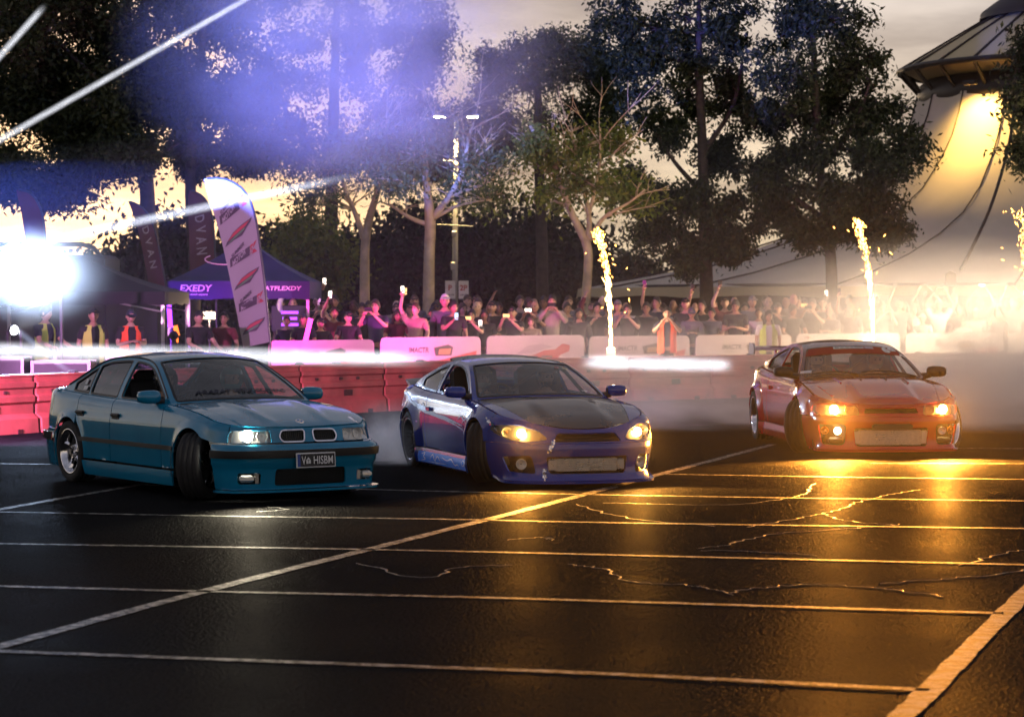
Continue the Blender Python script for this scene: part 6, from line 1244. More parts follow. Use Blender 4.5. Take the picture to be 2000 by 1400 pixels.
# ================================================================== gazebos
NAVY = mat('gazebo_navy', (.020, .022, .085), .7, var=.1, vscale=2, bump=.15, bscale=5); BLKF = mat('canopy_black', (.010, .010, .014), .75, bump=.15, bscale=5); ALU = mat('gazebo_leg', (.55, .52, .5), .4, .6); WHT = mat('print_white', (.7, .68, .66), .6)
def gazebo(name, x0, x1, Yf, depth, hv, hval, apex, m, label, marks=()):
    p0, p1 = at(x0, 600, Yf), at(x1, 600, Yf); W = p1.x-p0.x; root = empty(name, ((p0.x+p1.x)/2, Yf+depth/2, 0), 0, label, 'gazebo', 'gazebos beside the stage'); w, d = W/2, depth/2
    rf = MB(); V = [(-w, -d, hv), (w, -d, hv), (w, d, hv), (-w, d, hv), (0, 0, apex)]
    n = 8; V = []; F = []
    for side in range(4):   # four slightly sagging roof panels
        cs = [(-w, -d), (w, -d), (w, d), (-w, d)]; a, b = Vector((*cs[side], hv)), Vector((*cs[(side+1) % 4], hv)); t = Vector((0, 0, apex)); V = []; F = []
        for i in range(n+1):
            for j in range(n+1):
                u, v = i/n, j/n; q = a.lerp(b, u).lerp(t, v); q.z -= .10*math.sin(math.pi*v)*(.6+.4*math.sin(math.pi*u)); V.append(tuple(q))
        for i in range(n):
            for j in range(n): F.append((i*(n+1)+j, (i+1)*(n+1)+j, (i+1)*(n+1)+j+1, i*(n+1)+j+1))
        mesh('roof_panel', V, F, m, root, smooth=True)
        V = [tuple(a.lerp(b, u/10)+Vector((0, 0, (.0 if k == 0 else -hval+.02*math.sin(u*1.7))))) for u in range(11) for k in (0, 1)]; F = [(2*i, 2*i+2, 2*i+3, 2*i+1) for i in range(10)]
        mesh('valance', V, F, m, root)
    for sx in (-1, 1):
        for sy in (-1, 1):
            l = MB(); l.box((sx*(w-.04), sy*(d-.04), hv/2), (.055, .055, hv), None, .006); l.box((sx*(w-.04), sy*(d-.04), .01), (.14, .14, .02)); l.build('leg', ALU, root)
    for sy in (-1, 1):
        t = MB(); t.tube([(-w+.04, sy*(d-.04), hv-.35), (0, sy*(d-.04), hv-.02), (w-.04, sy*(d-.04), hv-.35)], .018, 6); t.build('scissor_truss', ALU, root)
    for (s, u, v, h, wd) in marks: letters('lettering', s, WHT, lambda a, b: Vector((a+u, -d-.006, b+v)), h, root, .03, .15, wide=wd)
    return root
gz = gazebo('gazebo', 326, 605, 46.8, 2.9, 2.20, .34, 3.05, NAVY, 'navy blue pop-up gazebo with white lettering behind the white flag', [('EXEDY', -.80, 2.00, .13, .62), ('The clutch experts', -.80, 1.92, .045, .44), ('LATFLEXDY', .82, 2.02, .085, .78)])
b = MB(); b.tube([Vector((.40*math.cos(a)-.30, -.95, 2.62+.10*math.sin(a))) for a in np.linspace(2.4, 6.6, 14)], [.012]*14, 5); b.build('roof_emblem', WHT, gz)
gazebo('gazebo', -60, 322, 42.5, 3.2, 1.98, .22, 2.62, BLKF, 'wide black canopy over the stage crew at left')
# ------------------------------------------------------------------ dark truck behind the canopy
def truck():
    a, b_ = at(-40, 600, 52), at(205, 600, 52); W = b_.x-a.x; root = empty('black_truck', ((a.x+b_.x)/2, 53, 0), 0, 'black box truck with curved roof rail behind the black canopy', 'truck'); blk = mat('truck_black', (.012, .013, .02), .4, coat=.4)
    bd = MB(); bd.box((0, 0, 1.65), (W, 2.0, 2.3), None, .08); bd.build('body', blk, root); cb = MB(); cb.box((W/2+.55, 0, 1.25), (1.1, 1.9, 1.5), None, .15); cb.build('cab', blk, root)
    r_ = MB(); r_.tube([(-W/2+.2, -.9, 2.80), (-W/2+.2, -.9, 3.02), (W/2-.5, -.9, 3.02), (W/2-.25, -.9, 2.95), (W/2-.12, -.9, 2.78)], .05, 6); r_.build('roof_rail', blk, root)
    for x in (-W/2+.7, W/2+.5):
        for y in (-.9, .9): w = MB(); w.lathe([(.0, -.1), (.42, -.1), (.42, .1), (0, .1)], 20, 'y', (x, y, .42)); w.build('wheel', CM['tyre'], root)
truck()
# ================================================================== feather flags
def flag(name, right, left, Y, m, label, wave=.06):
    """right/left outlines in picture measures from foot to tip, turned into a curved cloth sleeve with a pole"""
    n = 26; Rr = smooth_line(right, 8); Ll = smooth_line(left, 8)
    def res(P): d = np.concatenate([[0], np.cumsum(np.linalg.norm(np.diff(P, axis=0), axis=1))]); t = np.linspace(0, d[-1], n); return np.stack([np.interp(t, d, P[:, 0]), np.interp(t, d, P[:, 1])], 1)
    Rr, Ll = res(Rr), res(Ll); foot = at(right[0][0], 690, Y); root = empty(name, (foot.x, foot.y, 0), 0, label, 'flag', 'feather flags by the stage'); base = Vector((foot.x, foot.y, 0))
    def fn(u, v):   # u 0 pole edge .. 1 free edge, v 0 foot .. 1 tip
        i = v*(n-1); x = (1-u)*np.interp(i, range(n), Rr[:, 0])+u*np.interp(i, range(n), Ll[:, 0]); y = (1-u)*np.interp(i, range(n), Rr[:, 1])+u*np.interp(i, range(n), Ll[:, 1])
        return at(x, y, Y+wave*math.sin(v*7+u*2.2)*u+.25*v*v)-base
    V = []; F = []; m_ = 8
    for i in range(n):
        for j in range(m_+1): V.append(fn(j/m_, i/(n-1)))
    for i in range(n-1):
        for j in range(m_): a = i*(m_+1)+j; F.append((a, a+m_+1, a+m_+2, a+1))
    mesh('cloth', V, F, m, root, smooth=True)
    pl = MB(); pl.tube([Vector((fn(0, 0).x+.03, 0, 0)), Vector((fn(0, 0).x+.02, 0, fn(0, 0).z))]+[fn(-.03, t) for t in np.linspace(.02, .985, 22)], .02, 6); pl.build('pole', mat('flag_pole', (.04, .04, .05), .4), root)
    bs = MB(); bs.box((fn(0, 0).x+.03, 0, .03), (.7, .7, .06), None, .02); bs.build('base', CM['black'], root)
    return root, fn
FW = mat('flag_white', (.33, .30, .31), .7, var=.05, vscale=2, bump=.1, bscale=4); FBR = mat('flag_maroon', (.13, .045, .05), .7, var=.15, vscale=1.5); FRD = mat('flag_wine', (.16, .03, .045), .7); FDK = mat('flag_print_dark', (.06, .04, .06), .6); FRE = mat('flag_print_red', (.42, .03, .05), .6); FGR = mat('flag_print_green', (.10, .22, .10), .6)
rt, fw = flag('feather_flag', [(526, 668), (518, 580), (508, 500), (498, 430), (482, 383), (456, 358), (426, 348), (399, 350)], [(475, 679), (462, 610), (446, 530), (430, 460), (414, 405), (405, 375), (400, 356), (398, 351)], 43.5, FW, 'tall white feather flag with printed logos in front of the blue gazebo')
def lay(name, poly, m, u0, v0, sx, sy, off):
    """flat print on the flag: polygon in print units, u runs from the free edge to the pole"""
    P = densify(np.array(poly, float), .06); c = P.mean(0); V = []; F = []
    V2, E, F2, *_ = geometry.delaunay_2d_cdt([Vector(p) for p in P], [(i, (i+1) % len(P)) for i in range(len(P))], [], 1, 1e-6)
    V = [fw(u0-v.x*sx, v0+v.y*sy+v.x*.012)+Vector((0, -off, 0)) for v in V2]; mesh(name, V, [tuple(f) for f in F2], m, rt)
def flag_text(name, s, m, u0, v0, wd, h, off):
    Vt, Ft, w = text2d(s, .03, .2); mesh(name, [fw(u0-a*wd/w, v0+b*h+(a/w)*.03)+Vector((0, -off, 0)) for a, b in Vt], Ft, m, rt)
for v in (.085, .345, .60):   # emblem: red crest with green band and dark wing
    lay('emblem_wing', [(-.46, -.32), (-.38, -.10), (-.15, .20), (.10, .28), (.46, .26), (.40, .08), (.24, -.10), (.08, -.34), (-.18, -.28)], FDK, .50, v+.018, .95, .085, .012)
    lay('emblem_red', [(-.36, -.10), (-.14, .16), (.10, .22), (.40, .21), (.20, .04), (-.08, -.02)], FRE, .50, v+.018, .95, .085, .018)
    lay('emblem_green', [(-.40, -.28), (-.12, -.08), (.20, .00), (.18, -.10), (-.12, -.20)], FGR, .50, v+.018, .95, .085, .022)
for v in (.215, .475, .725):
    lay('logo_bar', [(-.42, -.45), (.20, -.45), (.24, .30), (-.38, .30)], FDK, .50, v+.02, 1.0, .060, .012); lay('logo_flash', [(.22, -.45), (.44, -.50), (.34, -.05), (.46, .42), (.25, .30)], FRE, .50, v+.02, 1.0, .060, .012)
    flag_text('logo_lettering', 'MOTOR', FW, .62, v+.000, .44, .030, .020); flag_text('logo_lettering', 'EX', FW, .20, v+.004, .14, .030, .024); flag_text('logo_small', 'SUMMER', FDK, .62, v+.046, .42, .020, .014)
for (rr, ll, Y, m, lb, tx) in (([(326, 575), (316, 520), (304, 460), (292, 425), (272, 402), (250, 393)], [(294, 575), (284, 520), (272, 460), (262, 425), (255, 405), (250, 394)], 50.0, FBR, 'maroon feather flag with pale letters left of the blue gazebo', 'ADVAN'), ([(420, 545), (418, 480), (414, 430), (405, 398), (390, 380), (372, 372)], [(371, 545), (370, 480), (368, 430), (367, 400), (368, 382), (370, 373)], 51.0, FBR, 'maroon feather flag half hidden behind the white flag', 'ADVAN'), ([(96, 560), (90, 490), (84, 430), (72, 395), (56, 376), (33, 371)], [(58, 560), (52, 490), (44, 430), (38, 400), (34, 384), (32, 372)], 46.0, FRD, 'wine red feather flag rising behind the blinding stage light', '')):
    r2, f2 = flag('feather_flag', rr, ll, Y, m, lb)
    for i, ch in enumerate(tx):
        Vt, Ft, w = text2d(ch, .02, 0); mesh('lettering', [f2(.5-b*.42+.21, .30+(4-i)*.115-a*.08)+Vector((0, -.012, 0)) for a, b in Vt], Ft, mat('flag_print_pale', (.40, .30, .28), .6), r2)
# ================================================================== street lamp
def street_lamp():
    Y = 66.0; k = Y/FPX; b = at(889, 690, Y); root = empty('street_lamp', (b.x, b.y, 0), 0, 'tall street lamp with two lit heads and two parking signs', 'street lamp'); st = mat('galvanised', (.30, .29, .27), .5, .5, var=.1); H = at(891, 230, Y).z
    MB().tube([(0, 0, 0), (0, 0, 3), (.03, 0, H)], [.085, .075, .055], 12).build('pole', st, root, smooth=True)
    a = MB(); a.tube([(-.20, 0, H+.02), (.03, 0, H), (.30, 0, H+.02)], .03, 6); a.build('arm', st, root)
    for sx, ln in ((-1, .46), (1, .40)):
        h = MB(); h.box((sx*.42+.03, 0, H+.05), (ln, .26, .07), Matrix.Rotation(R(-4*sx), 3, 'Y'), .025); hd = h.build('lamp_head', st, root); e = MB(); e.box((sx*.44+.03, -.02, H+.008), (ln*.7, .20, .02)); e.build('lamp_lens', emat('street_led', (1, .86, .58), 60 if sx < 0 else 45), hd)
        lamp('street_light', 'SPOT', (sx*.44+.03, -.02, H-.03), 3000, (1, .70, .28), .12, (sx*3.0, -2.5, 0), R(125), .7, root)
    for y in (315, 440):
        z = at(890, y, Y).z; c = MB(); c.tube([(-.48, -.08, z+.02), (.48, -.08, z-.03)], .018, 6); c.build('cross_bar', st, root)
    z = at(890, 457, Y).z; c = MB(); c.box((-.03, -.10, z), (.12, .14, .16), None, .02); c.build('camera_box', st, root); z2 = at(890, 520, Y).z; c = MB(); c.box((-.05, -.1, z2), (.14, .1, .22), None, .02); c.build('junction_box', st, root)
    for x in (-.13, .23):
        z = at(890, 566, Y).z; s = MB(); s.box((x, -.11, z), (.27, .012, .48), None, .006); sg = s.build('parking_sign', mat('sign_white', (.60, .58, .55), .5), root)
        letters('sign_letter', 'P' if x < 0 else '2P', mat('sign_red', (.35, .06, .04), .5), lambda u, v: Vector((x+u, -.121, z+v-.02)), .15, sg, .03); letters('sign_letter', '6AM-6PM', mat('sign_grey', (.1, .09, .09), .5), lambda u, v: Vector((x+u, -.121, z+v-.16)), .05, sg, .01, wide=.20)
street_lamp()
# ================================================================== stage corner at left
CASE = mat('case_black', (.014, .014, .02), .5, bump=.2); EDGE = mat('case_edge', (.22, .21, .22), .45, .6)
def road_case(px0, px1, Y, z0, h, d, label, mark=None):
    a, b_ = at(px0, 700, Y), at(px1, 700, Y); W = b_.x-a.x; root = empty('road_case', ((a.x+b_.x)/2, Y+d/2, z0), 0, label, 'case', 'road cases on the stage'); b = MB(); b.box((0, 0, h/2), (W-.02, d-.02, h-.02), None, .01); b.build('box', CASE, root)
    for sx in (-1, 1):
        for sy in (-1, 1): e = MB(); e.box((sx*(W/2-.02), sy*(d/2-.02), h/2), (.045, .045, h)); e.build('edge_rail', EDGE, root)
    for sz in (0, 1):
        for sy in (-1, 1): e = MB(); e.box((0, sy*(d/2-.02), .02+sz*(h-.04)), (W-.09, .047, .045)); e.build('edge_rail', EDGE, root)
    l = MB(); l.box((0, -d/2-.004, h*.25), (min(.22, W*.4), .02, .05), None, .008); l.build('latch', EDGE, root)
    if mark: letters('lettering', mark, EDGE, lambda u, v: Vector((u+W*.18, -d/2-.013, v+h*.25)), .2, root, .02)
a, b_ = at(-60, 700, 37.6), at(330, 700, 39); dk = MB(); dk.box(((a.x+b_.x)/2, 40.4, .22), (b_.x-a.x, 3.6, .44), None, .02)
tag(dk.build('stage_deck', CASE, None), 'low black stage deck behind the barrier at left', 'stage')
road_case(-25, 46, 36.6, 0, .98, .6, 'black road case with pale metal edges at the far left'); road_case(60, 176, 36.9, 0, .92, .6, 'long black road case with raised letters beside the edged one', 'D2'); road_case(105, 160, 39.0, .44, .55, .5, 'small black flight case on the stage between the two yellow vests'); road_case(206, 300, 39.4, .44, .50, .5, 'black flight case on the stage before the orange vest')
def moving_head(px, py, Y, r, col, s, label, power, target, ang, yaw=0.0, cone=True, z0=None):
    c = at(px, py, Y); d = (Vector(target)-c).normalized(); zb = .44 if z0 is None else z0; root = empty('stage_light', (c.x, c.y, zb), 0, label, 'stage light', 'stage lights'); lc = Vector((0, 0, c.z-zb)); q = d.to_track_quat('Z', 'Y').to_matrix()
    b = MB(); b.box((0, 0, .06), (r*2.2, r*2.0, .12), None, .02); b.build('base', CASE, root)
    y = MB()
    for sx in (-1, 1): y.tube([(sx*r*1.35, 0, .10), (sx*r*1.35, 0, lc.z)], .03, 6)
    y.tube([(-r*1.35, 0, .10), (r*1.35, 0, .10)], .03, 6); y.build('yoke', CASE, root)
    h = MB(); t = MB().lathe([(0, -r*1.6), (r*.7, -r*1.5), (r*1.05, -r*.6), (r*1.12, 0), (r*1.0, .01), (r*.98, -.02)], 24); h.add([lc+q @ v for v in t.V], t.F); hd = h.build('head', CASE, root, smooth=True)
    e = MB(); t = MB().lathe([(0, .002), (r*.5, .0), (r*.96, -.012)], 24); e.add([lc+q @ v for v in t.V], t.F); e.build('lens', emat('stage_lens_'+label[:14], col, s), hd)
    if power: lamp('stage_beam_light', 'SPOT', lc+d*.06, power, col, r*.6, lc+d*5, ang, .35, root)
    return c, root
STROBE, _ = moving_head(48, 530, 38.0, .42, (.50, .68, 1), 160, 'blinding white stage light under the wine red flag', 750, (6, 18, 0.2), R(140), z0=.44)
moving_head(28, 645, 37.8, .075, (.95, .97, 1), 30, 'small round white stage light above the edged road case', 120, (4, 25, 0), R(70), z0=1.0)
moving_head(-430, 560, 33.0, .16, (.10, .17, 1), 90, 'blue wash stage light just outside the left edge, aimed at the trees', 210000, at(690, 0, 52), R(27), z0=.44)
moving_head(-330, 640, 29.0, .12, (.95, .36, .95), 40, 'pink stage light just outside the left edge, aimed along the barriers', 6000, (0, 42, .2), R(64), z0=.44)
moving_head(585, 716, 43.0, .09, (1, .05, .62), 22, 'magenta light behind the barriers in front of the blue gazebo', 850, (-2.0, 49.4, 2.3), R(95), z0=.3)
moving_head(850, 716, 45.0, .07, (1, .06, .55), 16, 'magenta light behind the barriers below the street lamp', 750, (-1.0, 50, 2.3), R(110), z0=.3)
moving_head(340, 655, 45.8, .08, (.38, .05, 1), 18, 'violet light at the foot of the blue gazebo left leg', 220, (-5.5, 48.5, 1.4), R(120), z0=0)
def led_tube(px0, py0, px1, py1, Y, col, s, label):
    a, b_ = at(px0, py0, Y), at(px1, py1, Y); root = empty('led_tube', (a.x, a.y, 0), 0, label, 'light tube', 'coloured light tubes'); o = Vector((a.x, a.y, 0)); t = MB(); t.tube([a-o, b_-o], .045, 8); t.build('tube', emat('tube_'+label[:10], col, s), root)
    f = MB(); f.tube([Vector((0, .05, 0)), a-o+Vector((0, .05, -.02))], .025, 6); f.box((0, .05, .02), (.4, .4, .04)); f.build('stand', CASE, root)
led_tube(333, 640, 330, 596, 46.4, (.30, .04, 1), 4.5, 'violet light tube at the left leg of the blue gazebo'); led_tube(596, 668, 607, 622, 46.0, (1, .05, .55), 5.0, 'magenta light tube at the right leg of the blue gazebo'); led_tube(350, 668, 342, 636, 47.5, (1, .18, .03), 3.0, 'orange glowing tube beside the violet one in the gazebo')
def work_light():
    c = at(409, 616, 47.6); root = empty('work_light', (c.x, c.y, 0), 0, 'bright warm work light on a stand inside the blue gazebo', 'work light'); s = MB(); s.tube([(0, 0, 0), (0, 0, c.z)], .02, 6)
    for a in (0, 2.1, 4.2): s.tube([(0, 0, .4), (.4*math.cos(a), .4*math.sin(a), 0)], .015, 5)
    s.build('stand', CASE, root); h = MB(); h.box((0, 0, c.z), (.24, .08, .18), None, .02); hd = h.build('head', CASE, root); e = MB(); e.ball((0, -.05, c.z), (.07, .03, .06), 12, 8); e.build('lens', emat('work_lens', (1, .72, .30), 120), hd); lamp('work_lamp', 'POINT', (0, -.15, c.z), 160, (1, .7, .35), .05, parent=root)
work_light()
def screen_stand():
    c = at(566, 622, 48.6); root = empty('display_screen', (c.x, c.y, 0), 0, 'purple lit display screen at the back of the blue gazebo', 'screen'); b = MB(); b.box((0, .03, c.z), (.72, .05, .52), None, .01); b.build('housing', CASE, root)
    e = MB()
    for i in range(3): e.box((0, 0, c.z+.12-.12*i), (.34-.05*(i % 2), .01, .06))
    e.build('lit_lines', emat('screen_violet', (.45, .08, 1), 2.2), root); p = MB(); p.tube([(0, .05, 0), (0, .05, c.z)], .03, 6); p.box((0, .05, .02), (.5, .4, .04)); p.build('stand', CASE, root)
screen_stand()
# ================================================================== spark fountains
SPK = emat('spark', (1, .46, .09), 20); SPKH = emat('spark_core', (1, .66, .24), 22); MACH = mat('fountain_box', (.55, .42, .36), .5)
def fountain(path, Y, wid, n, label, power, seed, strays=14, box=True):
    rg = random.Random(seed); b0 = at(path[0][0], path[0][1], Y); base = Vector((b0.x, b0.y, 0)); root = empty('spark_fountain', base, 0, label, 'fountain', 'spark fountains on the barrier line')
    P = smooth_line([tuple(at(x, y, Y)-base) for x, y in path], 12)
    if box: m = MB(); m.box((0, 0, b0.z-.08), (.17, .17, .18), None, .015); m.build('machine', MACH, root); s = MB(); s.box((0, 0, (b0.z-.17)/2), (.10, .10, b0.z-.17)); s.build('stand', CASE, root)
    co = MB(); ot = MB(); N = len(P)
    def streak(mb, c, d, L, w):
        d = d.normalized(); a = d.cross(Vector((.3, 1, .2))).normalized()*w; e = d.cross(a).normalized()*w; mb.add([c-d*L/2, c+a, c+e, c-a, c-e, c+d*L/2], [(0, 2, 1), (0, 3, 2), (0, 4, 3), (0, 1, 4), (5, 1, 2), (5, 2, 3), (5, 3, 4), (5, 4, 1)])
    for i in range(n):
        t = rg.random()**1.25; k = t*(N-1); j = min(int(k), N-2); c = Vector(P[j]).lerp(Vector(P[j+1]), k-j); w = wid*(.22+.9*t); d = Vector(P[j+1])-Vector(P[j])
        c += Vector((rg.gauss(0, w), rg.gauss(0, w), rg.gauss(0, .03))); dd = d.normalized()+Vector((rg.gauss(0, .25), rg.gauss(0, .25), rg.gauss(0, .2)))*(.3+1.4*t)
        if t < .45: streak(co, c, dd, rg.uniform(.05, .15), rg.uniform(.003, .008))
        else: streak(ot, c, dd, rg.uniform(.03, .11), rg.uniform(.003, .0075))
    for i in range(strays): c = Vector(P[rg.randrange(N//4, N)])+Vector((rg.gauss(0, .28), rg.gauss(0, .25), rg.gauss(0, .15))); streak(ot, c, Vector((rg.gauss(0, 1), rg.gauss(0, 1), -.8)), rg.uniform(.05, .12), .007)
    jet = MB(); jet.tube([Vector(P[i]) for i in range(0, int(N*.22))], list(np.linspace(.020, .006, int(N*.22))), 8); jet.build('jet', SPKH, root)
    tag(co.build('bright_sparks', SPKH, root), kind='stuff'); tag(ot.build('sparks', SPK, root), kind='stuff')
    for t in (.08, .35): lamp('spark_light', 'POINT', Vector(P[int(t*(N-1))])+Vector((0, -.12, 0)), power, (1, .74, .48), .08, parent=root)
fountain([(1193, 680), (1192, 620), (1188, 560), (1182, 510), (1172, 470), (1166, 450)], 46.6, .048, 420, 'fountain of golden sparks rising behind the blue coupe', 170, 1)
fountain([(1706, 672), (1704, 610), (1698, 545), (1690, 490), (1680, 450), (1674, 430)], 49.6, .050, 450, 'fountain of golden sparks rising behind the red coupe', 130, 2)
fountain([(2020, 672), (2012, 600), (2004, 520), (1998, 450), (1992, 410)], 52.0, .09, 260, 'third fountain of sparks at the right edge of the picture', 1500, 3)
# ================================================================== smoke, light shafts and air
def smoke_mat(name, col, dens, scale, lo, hi, aniso=.5, soft=1.4, seed=0.0):
    m = bpy.data.materials.new(name); m.use_nodes = True; nt = m.node_tree; nt.nodes.remove(nt.nodes['Principled BSDF']); N = nt.nodes.new; Lk = nt.links.new
    v = N('ShaderNodeVolumePrincipled'); v.inputs['Color'].default_value = (*col, 1); v.inputs['Anisotropy'].default_value = aniso; t = N('ShaderNodeTexCoord')
    ln = N('ShaderNodeVectorMath'); ln.operation = 'LENGTH'; Lk(t.outputs['Object'], ln.inputs[0]); fo = N('ShaderNodeMapRange'); fo.interpolation_type = 'SMOOTHSTEP'; fo.inputs['From Min'].default_value = 1.0; fo.inputs['From Max'].default_value = 1-soft*.6; fo.inputs['To Min'].default_value = 0; fo.inputs['To Max'].default_value = 1; Lk(ln.outputs['Value'], fo.inputs['Value'])
    mp = N('ShaderNodeMapping'); mp.inputs['Location'].default_value = (seed, seed*1.7, seed*.3); Lk(t.outputs['Object'], mp.inputs['Vector'])
    n = N('ShaderNodeTexNoise'); n.inputs['Scale'].default_value = scale; n.inputs['Detail'].default_value = 4; n.inputs['Roughness'].default_value = .55; Lk(mp.outputs[0], n.inputs['Vector'])
    mr = N('ShaderNodeMapRange'); mr.interpolation_type = 'SMOOTHSTEP'; mr.inputs['From Min'].default_value = lo; mr.inputs['From Max'].default_value = hi; Lk(n.outputs['Fac'], mr.inputs['Value'])
    mu = N('ShaderNodeMath'); mu.operation = 'MULTIPLY'; Lk(fo.outputs[0], mu.inputs[0]); Lk(mr.outputs[0], mu.inputs[1]); m2 = N('ShaderNodeMath'); m2.operation = 'MULTIPLY'; m2.inputs[1].default_value = dens; Lk(mu.outputs[0], m2.inputs[0]); Lk(m2.outputs[0], v.inputs['Density'])
    Lk(v.outputs[0], nt.nodes['Material Output'].inputs['Volume']); return m
def smoke(px, py, Y, rad, dens, label, scale=2.2, lo=.30, hi=.72, col=(.96, .95, .94), seed=0.0, soft=1.4, rot=0.0, c=None):
    c = at(px, py, Y) if c is None else c; b = MB(); b.ball((0, 0, 0), 1.0, 20, 12); o = b.build('smoke', smoke_mat('smoke_%s' % label[:18], col, dens, scale, lo, hi, seed=seed, soft=soft), None)
    o.location = c; o.scale = rad; o.rotation_euler = (0, rot, 0); tag(o, label, 'smoke', None, 'stuff'); return o
smoke(1960, 765, 35.5, (2.6, 2.6, 1.4), 1.3, 'thick tyre smoke rolling out behind the red coupe', seed=1, lo=.22)
smoke(1860, 640, 46, (5.4, 4.4, 1.9), .34, 'thin warm smoke drifting over the crowd at right', seed=2, lo=.15, scale=1.6)
smoke(1960, 735, 44, (3.2, 3.6, 1.35), .6, 'pale smoke bank between the red coupe and the right-hand crowd', seed=9, lo=.2, scale=1.6)
smoke(770, 872, 27.6, (.75, .9, .6), 2.6, 'puff of tyre smoke at the rear wheel of the blue coupe', seed=3)
smoke(1335, 838, 36, (2.4, 2.4, .9), 1.0, 'low smoke across the ground between blue and red coupes', seed=4, scale=1.8)
smoke(1230, 715, 41, (4.6, 2.2, 1.15), .36, 'faint smoke before the boards at centre', seed=5, lo=.2)
smoke(690, 110, 50, (5.2, 4.0, 3.4), .62, 'blue-lit stage smoke high in the trees', seed=6, lo=.28, hi=.72, scale=2.0, soft=1.5)
smoke(60, 535, 37.6, (1.5, 1.0, .9), .40, 'glowing smoke round the blinding stage light', seed=7, lo=.1, hi=.6, scale=1.4, soft=1.66)
o = smoke(0, 0, 0, (15, 17, 3.4), .005, 'thin tyre smoke hanging over the whole drift area', c=Vector((0, 38, 1.0)))
hz = bpy.data.materials.new('thin_smoke'); hz.use_nodes = True; hz.node_tree.nodes.remove(hz.node_tree.nodes['Principled BSDF']); hv_ = hz.node_tree.nodes.new('ShaderNodeVolumePrincipled'); hv_.inputs['Color'].default_value = (.85, .85, .87, 1); hv_.inputs['Density'].default_value = .0014; hz.node_tree.links.new(hv_.outputs[0], hz.node_tree.nodes['Material Output'].inputs['Volume']); o.data.materials[0] = hz
smoke(1665, 860, 28.6, (1.5, 1.1, .62), .003, 'thin amber-lit smoke in front of the red coupe', seed=11, lo=.1, scale=2)
smoke(1120, 880, 23.8, (1.2, .8, .45), .006, 'thin amber-lit smoke in front of the blue coupe', seed=12, lo=.1, scale=2)
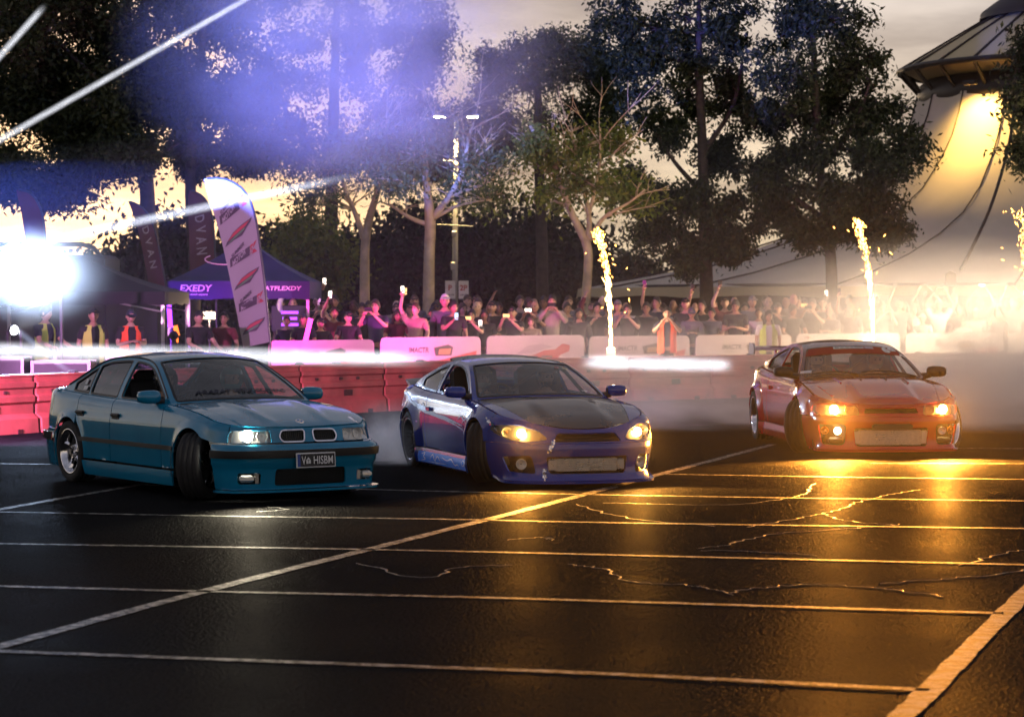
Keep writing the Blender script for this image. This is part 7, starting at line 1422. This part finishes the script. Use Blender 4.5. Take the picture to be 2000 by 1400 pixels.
# ------------------------------------------------------------------ narrow light beams: glowing pencils of haze, their light put in as emission, closed tubes with a soft edge
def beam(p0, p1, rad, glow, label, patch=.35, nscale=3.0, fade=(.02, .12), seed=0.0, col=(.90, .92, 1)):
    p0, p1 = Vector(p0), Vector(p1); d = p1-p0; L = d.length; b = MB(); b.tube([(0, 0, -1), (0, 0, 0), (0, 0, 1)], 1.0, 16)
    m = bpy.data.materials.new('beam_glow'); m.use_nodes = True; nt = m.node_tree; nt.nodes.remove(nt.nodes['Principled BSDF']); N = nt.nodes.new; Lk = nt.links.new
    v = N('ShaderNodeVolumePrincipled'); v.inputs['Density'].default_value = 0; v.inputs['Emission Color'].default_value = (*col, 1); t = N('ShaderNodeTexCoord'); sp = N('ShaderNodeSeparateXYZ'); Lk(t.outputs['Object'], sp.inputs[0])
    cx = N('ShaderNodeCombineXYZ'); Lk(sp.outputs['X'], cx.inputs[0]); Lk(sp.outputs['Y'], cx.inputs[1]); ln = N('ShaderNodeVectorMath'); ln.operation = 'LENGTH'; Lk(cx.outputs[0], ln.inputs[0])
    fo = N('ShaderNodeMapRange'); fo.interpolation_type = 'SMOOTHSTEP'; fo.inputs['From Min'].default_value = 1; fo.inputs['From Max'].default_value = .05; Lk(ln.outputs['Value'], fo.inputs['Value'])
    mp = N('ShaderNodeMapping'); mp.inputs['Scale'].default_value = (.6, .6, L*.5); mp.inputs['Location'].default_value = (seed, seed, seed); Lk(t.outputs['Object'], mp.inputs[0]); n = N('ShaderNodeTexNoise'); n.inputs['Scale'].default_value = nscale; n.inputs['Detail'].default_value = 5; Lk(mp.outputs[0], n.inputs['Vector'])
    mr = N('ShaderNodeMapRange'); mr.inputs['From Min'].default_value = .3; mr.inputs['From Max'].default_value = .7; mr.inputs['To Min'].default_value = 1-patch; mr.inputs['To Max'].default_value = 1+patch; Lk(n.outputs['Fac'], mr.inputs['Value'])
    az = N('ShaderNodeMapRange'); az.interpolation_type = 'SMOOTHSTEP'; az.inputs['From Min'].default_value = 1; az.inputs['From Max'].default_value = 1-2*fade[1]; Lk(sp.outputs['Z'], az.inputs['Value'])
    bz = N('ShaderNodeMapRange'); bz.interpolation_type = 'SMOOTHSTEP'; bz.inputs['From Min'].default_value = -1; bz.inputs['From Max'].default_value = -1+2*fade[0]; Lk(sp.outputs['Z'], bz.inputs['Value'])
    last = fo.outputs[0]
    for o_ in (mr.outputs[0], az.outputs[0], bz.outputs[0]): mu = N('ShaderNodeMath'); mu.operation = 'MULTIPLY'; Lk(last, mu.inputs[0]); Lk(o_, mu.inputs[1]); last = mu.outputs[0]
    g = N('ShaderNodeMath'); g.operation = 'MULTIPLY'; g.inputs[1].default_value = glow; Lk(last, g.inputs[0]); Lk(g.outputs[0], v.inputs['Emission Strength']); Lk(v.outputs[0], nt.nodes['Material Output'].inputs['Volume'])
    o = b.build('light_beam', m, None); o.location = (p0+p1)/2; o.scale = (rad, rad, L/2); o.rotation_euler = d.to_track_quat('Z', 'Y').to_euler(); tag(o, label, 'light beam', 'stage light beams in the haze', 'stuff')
beam(at(-420, 677, 33.0), at(860, 702, 38.2), .17, 6.5, 'broad white light beam skimming low behind the teal saloon', .5, 2.2, (.02, .12))
beam(at(1130, 706, 39.4), at(1436, 714, 41.5), .17, 6.5, 'white light beam skimming low between blue and red coupes', .55, 2.6, (.15, .12), 5.0)
beam(at(-440, 525, 36.6), at(640, -92, 52), .085, 5.5, 'white light beam slanting up across the top left', .3, 2.5, (.02, .3), 2.0)
beam(at(-360, 512, 35), at(90, 9, 42), .085, 5.5, 'short steep white light beam in the top left corner', .35, 3, (.02, .06), 3.0)
beam(at(60, 477, 38.6), at(715, 338, 44), .11, 6.0, 'white light beam rising right across the white flag', .3, 2.0, (.25, .35), 4.0, (.80, .85, 1))
beam(at(30, 642, 36.4), at(150, 738, 35.4), .075, 2.6, 'short light beam slanting down over the road cases', .2, 2, (.05, .3), 1.0, (.6, .7, 1))
